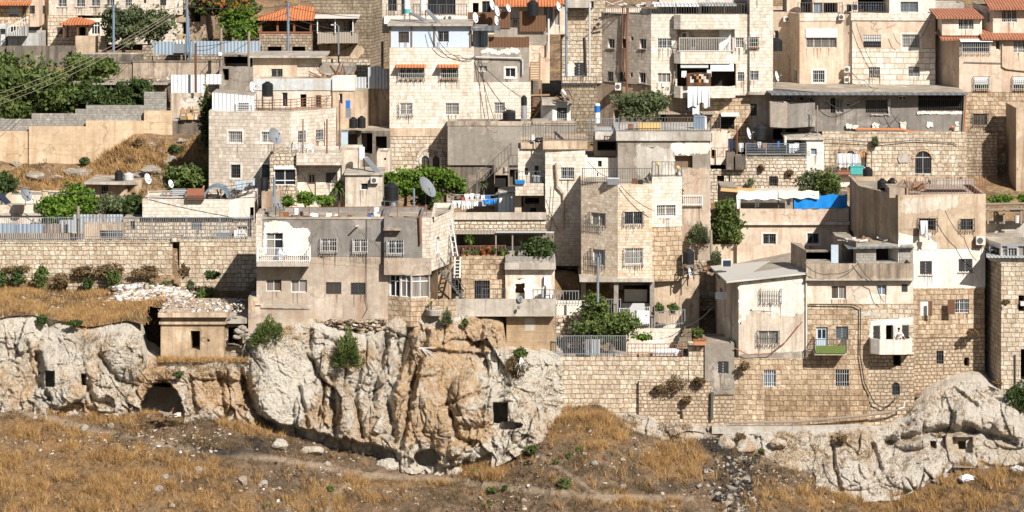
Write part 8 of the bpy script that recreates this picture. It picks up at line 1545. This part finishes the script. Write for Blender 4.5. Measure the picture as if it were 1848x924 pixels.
for i, (px, w, y, h_, m_, sh, l) in enumerate(((838, 9, 350, 12, 'white', 'shirt', 'white shirt first on the upper courtyard line'), (848, 8, 349, 11, 'white', 'shirt', 'white shirt second on the upper courtyard line'), (857, 9, 350, 12, 'lightgrey', 'shirt', 'grey shirt on the upper courtyard line'), (868, 7, 352, 8, 'white', None, 'small white cloth on the upper courtyard line'), (876, 9, 353, 12, 'blue', 'shirt', 'blue shirt last on the upper courtyard line'), (834, 6, 356, 8, 'red', None, 'red cloth at the start of the upper courtyard line'),
    (816, 8, 362, 14, 'white', None, 'white towel first on the lower courtyard line'), (825, 7, 362, 13, 'white', 'shirt', 'white vest second on the lower courtyard line'), (833, 7, 363, 15, 'sheet', 'trousers', 'pale trousers on the lower courtyard line'), (841, 7, 363, 14, 'white', 'shirt', 'white vest after the pale trousers'), (848, 6, 364, 12, 'lightgrey', None, 'grey cloth in the middle of the lower courtyard line'), (856, 7, 364, 8, 'white', None, 'white sock pair on the lower courtyard line'), (863, 7, 364, 9, 'navy', None, 'navy cloth on the lower courtyard line'), (871, 9, 361, 9, 'blue', 'shirt', 'bright blue shirt on the lower courtyard line'), (881, 8, 360, 9, 'tarp_blue', None, 'bright blue towel on the lower courtyard line'), (890, 7, 359, 8, 'tarp_blue', 'shirt', 'small blue shirt by the white shed'))): cloth(px, y, px + w, y + h_, 226.2 if y < 358 else 224.9, l, m_, shape=sh)
cable([(812, 350, 226.2), (898, 352, 226.2)], 'upper washing line in the courtyard', .012, .05, 'offwhite', group='washing lines'); cable([(806, 362, 224.9), (900, 358, 224.9)], 'lower washing line in the courtyard', .012, .05, 'offwhite', group='washing lines')
for i, (px, w, y, h_, m_, l) in enumerate(((1314, 8, 250, 24, 'navy', 'long navy robe hanging at the washing terrace end'), (1324, 8, 254, 18, 'dark', 'black cloth beside the long navy robe'), (1333, 9, 258, 16, 'lightgrey', 'grey cloth behind the dark curved wall'), (1348, 8, 256, 14, 'navy', 'dark blue trousers on the silver railing line'), (1358, 8, 255, 13, 'dark', 'black shirt on the silver railing line'), (1367, 7, 256, 12, 'lightgrey', 'grey shirt on the silver railing line'), (1376, 8, 258, 12, 'redbrown', 'brown towel on the silver railing line'), (1386, 7, 260, 10, 'navy', 'short navy cloth in the middle of the silver railing line'), (1395, 7, 262, 10, 'dark', 'short black cloth on the silver railing line'), (1403, 4, 255, 12, 'blue', 'bright blue cloth on the silver railing line'), (1424, 10, 260, 16, 'sheet', 'white checked towel hanging over the silver railing'), (1433, 9, 258, 14, 'white', 'white cloth next to the checked towel'))): cloth(px, y, px + w, y + h_, 238.5, l, m_, shape='shirt' if 'shirt' in l else ('trousers' if 'trousers' in l else None))
for a in ((1511, 277, 1524, 301, 240.9, 'lace curtain first on the balcony cage', 'white'), (1525, 277, 1538, 303, 240.9, 'lace curtain second on the balcony cage', 'white'), (1539, 278, 1552, 299, 240.9, 'lace curtain above the turquoise chest', 'sheet'), (1553, 275, 1561, 284, 240.9, 'orange and yellow cloth on the balcony cage', 'orange')): cloth(*a)
cloth(1661, 398, 1674, 422, 213.4, 'torn grey cloth hanging in the caged corner house window', 'sheet', fold=.1); cloth(1670, 420, 1681, 434, 213.3, 'twisted grey rag dangling below the caged window', 'lightgrey', shape='shirt'); cloth(1291, 527, 1312, 540, 213.6, 'white towel drying at the dark gap', 'white')
boxes('door_panel', 'blue and grey cabinet hung on the tan wall by the courtyard', 'cabinet', 234.6, [('upper_panel', 'blue', (624, 181, 632, 195, .3)), ('lower_panel', 'dishgrey', (624, 196, 633, 212, .3))])
boxes('teal_sheet', 'blue panel leaning inside the shaded courtyard', 'panel', 235, [('panel', 'door_blue', (616, 238, 628, 274, .1)), ('frame_bar', 'bluemetal', (615, 236, 629, 238, .12))])
# roof junk: tall corner house, apartment terrace, yard in the second row
def junk(name, label, L, D0, D1, n, py, mats_, seed, lmax=.9, up=.5):
    rr = random.Random(seed); mb = MB()
    for k in range(n):
        D = rr.uniform(D0, D1); a = P(rr.uniform(*L), py - rr.uniform(0, 4), D); d = Vector((rr.uniform(-1, 1), rr.uniform(-.4, .4), rr.uniform(0, up))).normalized() * rr.uniform(.2, lmax); m_ = rr.randrange(len(mats_))
        if rr.random() < .7: mb.bar(a, a + d, rr.choice((.015, .03, .05)), m_)
        else: s_ = rr.uniform(.1, .3); mb.box(a.x, a.x + s_ * 1.4, a.y, a.y + s_, a.z - .05, a.z + s_ * rr.uniform(.4, 1.2), m_)
    tag(mb.build(name, [ms[m_] for m_ in mats_]), label, 'scrap heap', None, 'stuff')
junk('scrap_heap', 'heap of firewood and scrap on the corner house roof block', (1612, 1662), 215, 217, 90, 344, ['brown', 'wood', 'rust', 'oldwood'], 3); junk('scrap_heap', 'rusty bed frames and boards behind the roof slab house', (575, 640), 241.5, 243, 60, 142, ['rust', 'wood', 'brown', 'greymetal'], 4, 1.4, .9); junk('scrap_heap', 'clutter of rods and boards on the low white roof', (290, 455), 226.5, 229, 110, 360, ['iron', 'rust', 'greymetal', 'wood'], 6, 1.0, .8); junk('scrap_heap', 'boards and odds strewn over the grey house roof', (505, 770), 213, 217, 70, 394, ['wood', 'oldwood', 'rust', 'offwhite'], 7, 1.0, .2); junk('scrap_heap', 'planks and sheets strewn on the plank roofed shed', (240, 305), 252, 255, 40, 146, ['oldwood', 'offwhite', 'wood'], 8, 1.2, .1)
junk('scrap_heap', 'boards and stones on the block shack roof', (1515, 1600), 214.5, 216.5, 24, 437, ['wood', 'offwhite', 'greymetal'], 10, 1.0, .1); junk('scrap_heap', 'boards thrown on the tower porch roof', (1782, 1848), 213, 216, 36, 452, ['oldwood', 'wood', 'offwhite', 'greymetal'], 11, 1.0, .15); junk('scrap_heap', 'pale boards and sheets below the caves arch', (262, 345), 206.6, 208.2, 30, 752, ['oldwood', 'offwhite', 'brown'], 12, 1.2, .15); junk('scrap_heap', 'wooden scrap on the crumbling bank under the black tank', (1232, 1290), 219, 221, 50, 490, ['oldwood', 'wood', 'brown'], 14, .8, .6); junk('scrap_heap', 'timber lattice and rods on the white stone roof', (1000, 1040), 236, 238, 30, 182, ['wood', 'oldwood'], 15, 1.2, .6); junk('scrap_heap', 'scrap wood and rods along the top edge of the big apartment block', (1092, 1180), 247.5, 249, 50, 12, ['oldwood', 'rust', 'white'], 16, 1.6, .1)
simple('bare_branch', 'bleached bare branch hanging below the green topped shrub', 'branch', [('branch', 'offwhite', lambda mb: [mb.tube([P(940, 645, 209.2), P(941 + a, 658, 208.9), P(940 + b, 676, 208.9)], [.05, .035, .015], n=5) for a, b in ((-4, -6), (3, 1), (6, 9), (-1, -2), (8, 4))]), ('twigs', 'lightgrey', lambda mb: [mb.tube([P(941 + a, 655, 209), P(941 + 2 * a, 664, 208.8)], [.025, .01], n=4) for a in (-6, 5, 8, 2)])], P(940, 660, 209))
simple('bare_branch', 'bleached driftwood like branch lying on the cliff ledge', 'branch', [('branch', 'offwhite', lambda mb: [mb.tube([P(760, 628, 209.2), P(768 + a, 634 + b, 209)], [.05, .02], n=5) for a, b in ((12, 2), (20, -6), (-14, -4), (4, 8), (14, 8))]), ('twigs', 'lightgrey', lambda mb: mb.tube([P(760, 628, 209.2), P(748, 622, 209.1)], [.03, .01], n=4))], P(762, 632, 209.2))
h = House('pergola', 'rough wooden pergola frame under the grapevine at the picture edge', 1815, 400, 222, 'pergola'); 
for x in (1783, 1812, 1843): mb = MB(); mb.bar(P(x, 366, 220.8), P(x, 404, 220.8), .07); mb.build('pergola_post', ms['oldwood'], h.root)
mb = MB(); mb.bar(P(1776, 368, 220.7), P(1880, 366, 220.7), .06); mb.bar(P(1776, 378, 220.7), P(1880, 376, 220.7), .06); mb.build('beam', ms['oldwood'], h.root); h.poly([(1778, 369, 220.9), (1880, 369, 220.9), (1880, 366, 223), (1778, 366, 223)], 'oldwood', 'lattice_roof', .04)
h.box(1796, 1812, 384, 404, 221.4, .8, 'dark_concrete', 'seat_wall'); boxes('bench', 'wooden bench boards beneath the grapevine pergola', 'bench', 221, [('bench_seat', 'wood', (1800, 381, 1822, 384, .4)), ('back_board', 'oldwood', (1822, 374, 1846, 382, .1))])
h = House('rock_shelter', 'small stone and board shelter under the square rock cut doors', 1740, 848, 207.5, 'shelter'); 
D = gp(1740, 852); h.box(1723, 1735, 841, 852, D, .6, 'dark_stone', 'stone_pier'); h.box(1750, 1758, 843, 852, D, .6, 'dark_stone', 'stone_pier'); h.poly([(1720, 842, D - .3), (1760, 843, D - .3), (1755, 838, D + 1.2), (1724, 837, D + 1.2)], 'oldwood', 'board_roof', .06)
lump('plastic_sheet', 1742, 868, gp(1742, 868), .7, .5, .3, 'pale blue crumpled plastic sheet below the small shelter', 'sheet', 'plastic sheet', None, 5, 3, 0, .8); lump('plastic_sheet', 1836, 850, gp(1836, 850), .6, .4, .35, 'grey crumpled plastic bags by the pale rocks at the picture edge', 'lightgrey', 'plastic bags', None, 9, 3, 0, .8)
# ---------------------------------------------------------------- the man leaning on the white balcony
def person():
    D = 211.0; zf = Z(636, D) + .0; x0 = X(1622, D); root = thing('person', 'man in a white shirt leaning on the white balcony parapet', 'person', (x0, D + .2, Z(637.5, D)))
    o = root['_o']
    J = {'pelvis': (0, .12, .92), 'belly': (-.02, .06, 1.1), 'chest': (-.01, -.06, 1.3), 'neckb': (.0, -.13, 1.46), 'neck': (.0, -.17, 1.53), 'head': (.01, -.2, 1.62), 'crown': (.01, -.2, 1.74),
         'hipl': (-.1, .13, .88), 'kneel': (-.11, .08, .48), 'ankl': (-.11, .12, .08), 'toel': (-.12, -.08, .04), 'hipr': (.1, .13, .88), 'kneer': (.12, .06, .48), 'ankr': (.12, .12, .08), 'toer': (.13, -.08, .04),
         'shl': (-.19, -.1, 1.4), 'ell': (-.28, -.22, 1.14), 'wrl': (-.2, -.44, 1.08), 'hal': (-.16, -.52, 1.08), 'shr': (.19, -.1, 1.4), 'elr': (.34, -.2, 1.16), 'wrr': (.38, -.44, 1.12), 'har': (.4, -.52, 1.1)}
    E = [('pelvis', 'belly'), ('belly', 'chest'), ('chest', 'neckb'), ('neckb', 'neck'), ('neck', 'head'), ('head', 'crown'), ('pelvis', 'hipl'), ('hipl', 'kneel'), ('kneel', 'ankl'), ('ankl', 'toel'), ('pelvis', 'hipr'), ('hipr', 'kneer'), ('kneer', 'ankr'), ('ankr', 'toer'), ('chest', 'shl'), ('shl', 'ell'), ('ell', 'wrl'), ('wrl', 'hal'), ('chest', 'shr'), ('shr', 'elr'), ('elr', 'wrr'), ('wrr', 'har')]
    Rr = {'pelvis': .13, 'belly': .125, 'chest': .14, 'neckb': .075, 'neck': .052, 'head': .085, 'crown': .06, 'hipl': .09, 'kneel': .06, 'ankl': .045, 'toel': .035, 'hipr': .09, 'kneer': .06, 'ankr': .045, 'toer': .035, 'shl': .065, 'ell': .045, 'wrl': .032, 'hal': .03, 'shr': .065, 'elr': .045, 'wrr': .032, 'har': .03}
    N = list(J)
    for sd in ('l', 'r'):           # five fingers on each hand, laid over the parapet
        w = Vector(J['ha' + sd]); sg = 1 if sd == 'l' else -1
        for k, L in enumerate((.07, .085, .09, .08)):
            b = w + Vector(((k - 1.5) * .02, -.01, 0)); a1, a2 = f'f{sd}{k}a', f'f{sd}{k}b'
            J[a1] = tuple(b + Vector((0, -L * .55, .0))); J[a2] = tuple(b + Vector((0, -L * .95, -.03))); N += [a1, a2]; Rr[a1] = .009; Rr[a2] = .008; E += [('ha' + sd, a1), (a1, a2)]
        a1 = f't{sd}'; J[a1] = tuple(w + Vector((sg * .045, -.03, .01))); N.append(a1); Rr[a1] = .01; E.append(('wr' + sd, a1))
    def skin(name, names, mat, grow=0.0, lv=2):
        idx = {n: i for i, n in enumerate(names)}; me = bpy.data.meshes.new(name); me.from_pydata([J[n] for n in names], [(idx[a], idx[b]) for a, b in E if a in idx and b in idx], []); ob = bpy.data.objects.new(name, me); COL.link(ob)
        ob.modifiers.new('skin', 'SKIN'); sk = me.skin_vertices[0].data
        for n in names: sk[idx[n]].radius = (Rr[n] + grow, Rr[n] + grow)
        sk[0].use_root = True; s2 = ob.modifiers.new('sub', 'SUBSURF'); s2.levels = lv; s2.render_levels = lv; dg = bpy.context.evaluated_depsgraph_get(); nm = bpy.data.meshes.new_from_object(ob.evaluated_get(dg)); bpy.data.objects.remove(ob); ob = bpy.data.objects.new(name, nm); COL.link(ob); nm.materials.clear(); nm.materials.append(ms[mat]); nm.polygons.foreach_set('use_smooth', [True] * len(nm.polygons)); ob.parent = root; return ob
    skin('body', N, 'skin')
    skin('shirt', ['pelvis', 'belly', 'chest', 'neckb', 'shl', 'ell', 'shr', 'elr'], 'white', .018); skin('trousers', ['pelvis', 'hipl', 'kneel', 'ankl', 'hipr', 'kneer', 'ankr'], 'navy', .02)
    mb = MB(); c = Vector(o) + Vector((.01, -.185, 1.665)); mb.lathe(c, [(.096, 0), (.102, .04), (.09, .09), (.05, .125), (.01, .13)], 14); mb.build('hair', ms['hair'], root, True)
    mb = MB(); f = Vector(o) + Vector((.01, -.29, 1.62)); mb.hexa([f + Vector(v) for v in ((-.012, .03, -.03), (.012, .03, -.03), (.012, -.01, -.03), (-.012, -.01, -.03), (-.006, .03, .02), (.006, .03, .02), (.006, .01, .02), (-.006, .01, .02))][:4] + [f + Vector(v) for v in ((-.006, .03, .02), (.006, .03, .02), (.006, .012, .02), (-.006, .012, .02))]); mb.build('nose', ms['skin'], root, True)
person()
# things that turned out to be one mesh become that mesh
for o in list(COL):
    if o.type == 'EMPTY' and o.parent is None and o.get('category') and len(o.children) == 1:
        c = o.children[0]
        nm = o.name; loc = o.location.copy(); props = {k: o[k] for k in ('label', 'category', 'group', 'kind') if k in o}
        rot, sca = o.rotation_euler.copy(), o.scale.copy(); bpy.data.objects.remove(o); c.parent = None; c.location = loc; c.rotation_euler = rot; c.scale = sca; c.name = nm
        for k, v in props.items(): c[k] = v
for o in COL:
    if '_o' in o: del o['_o']
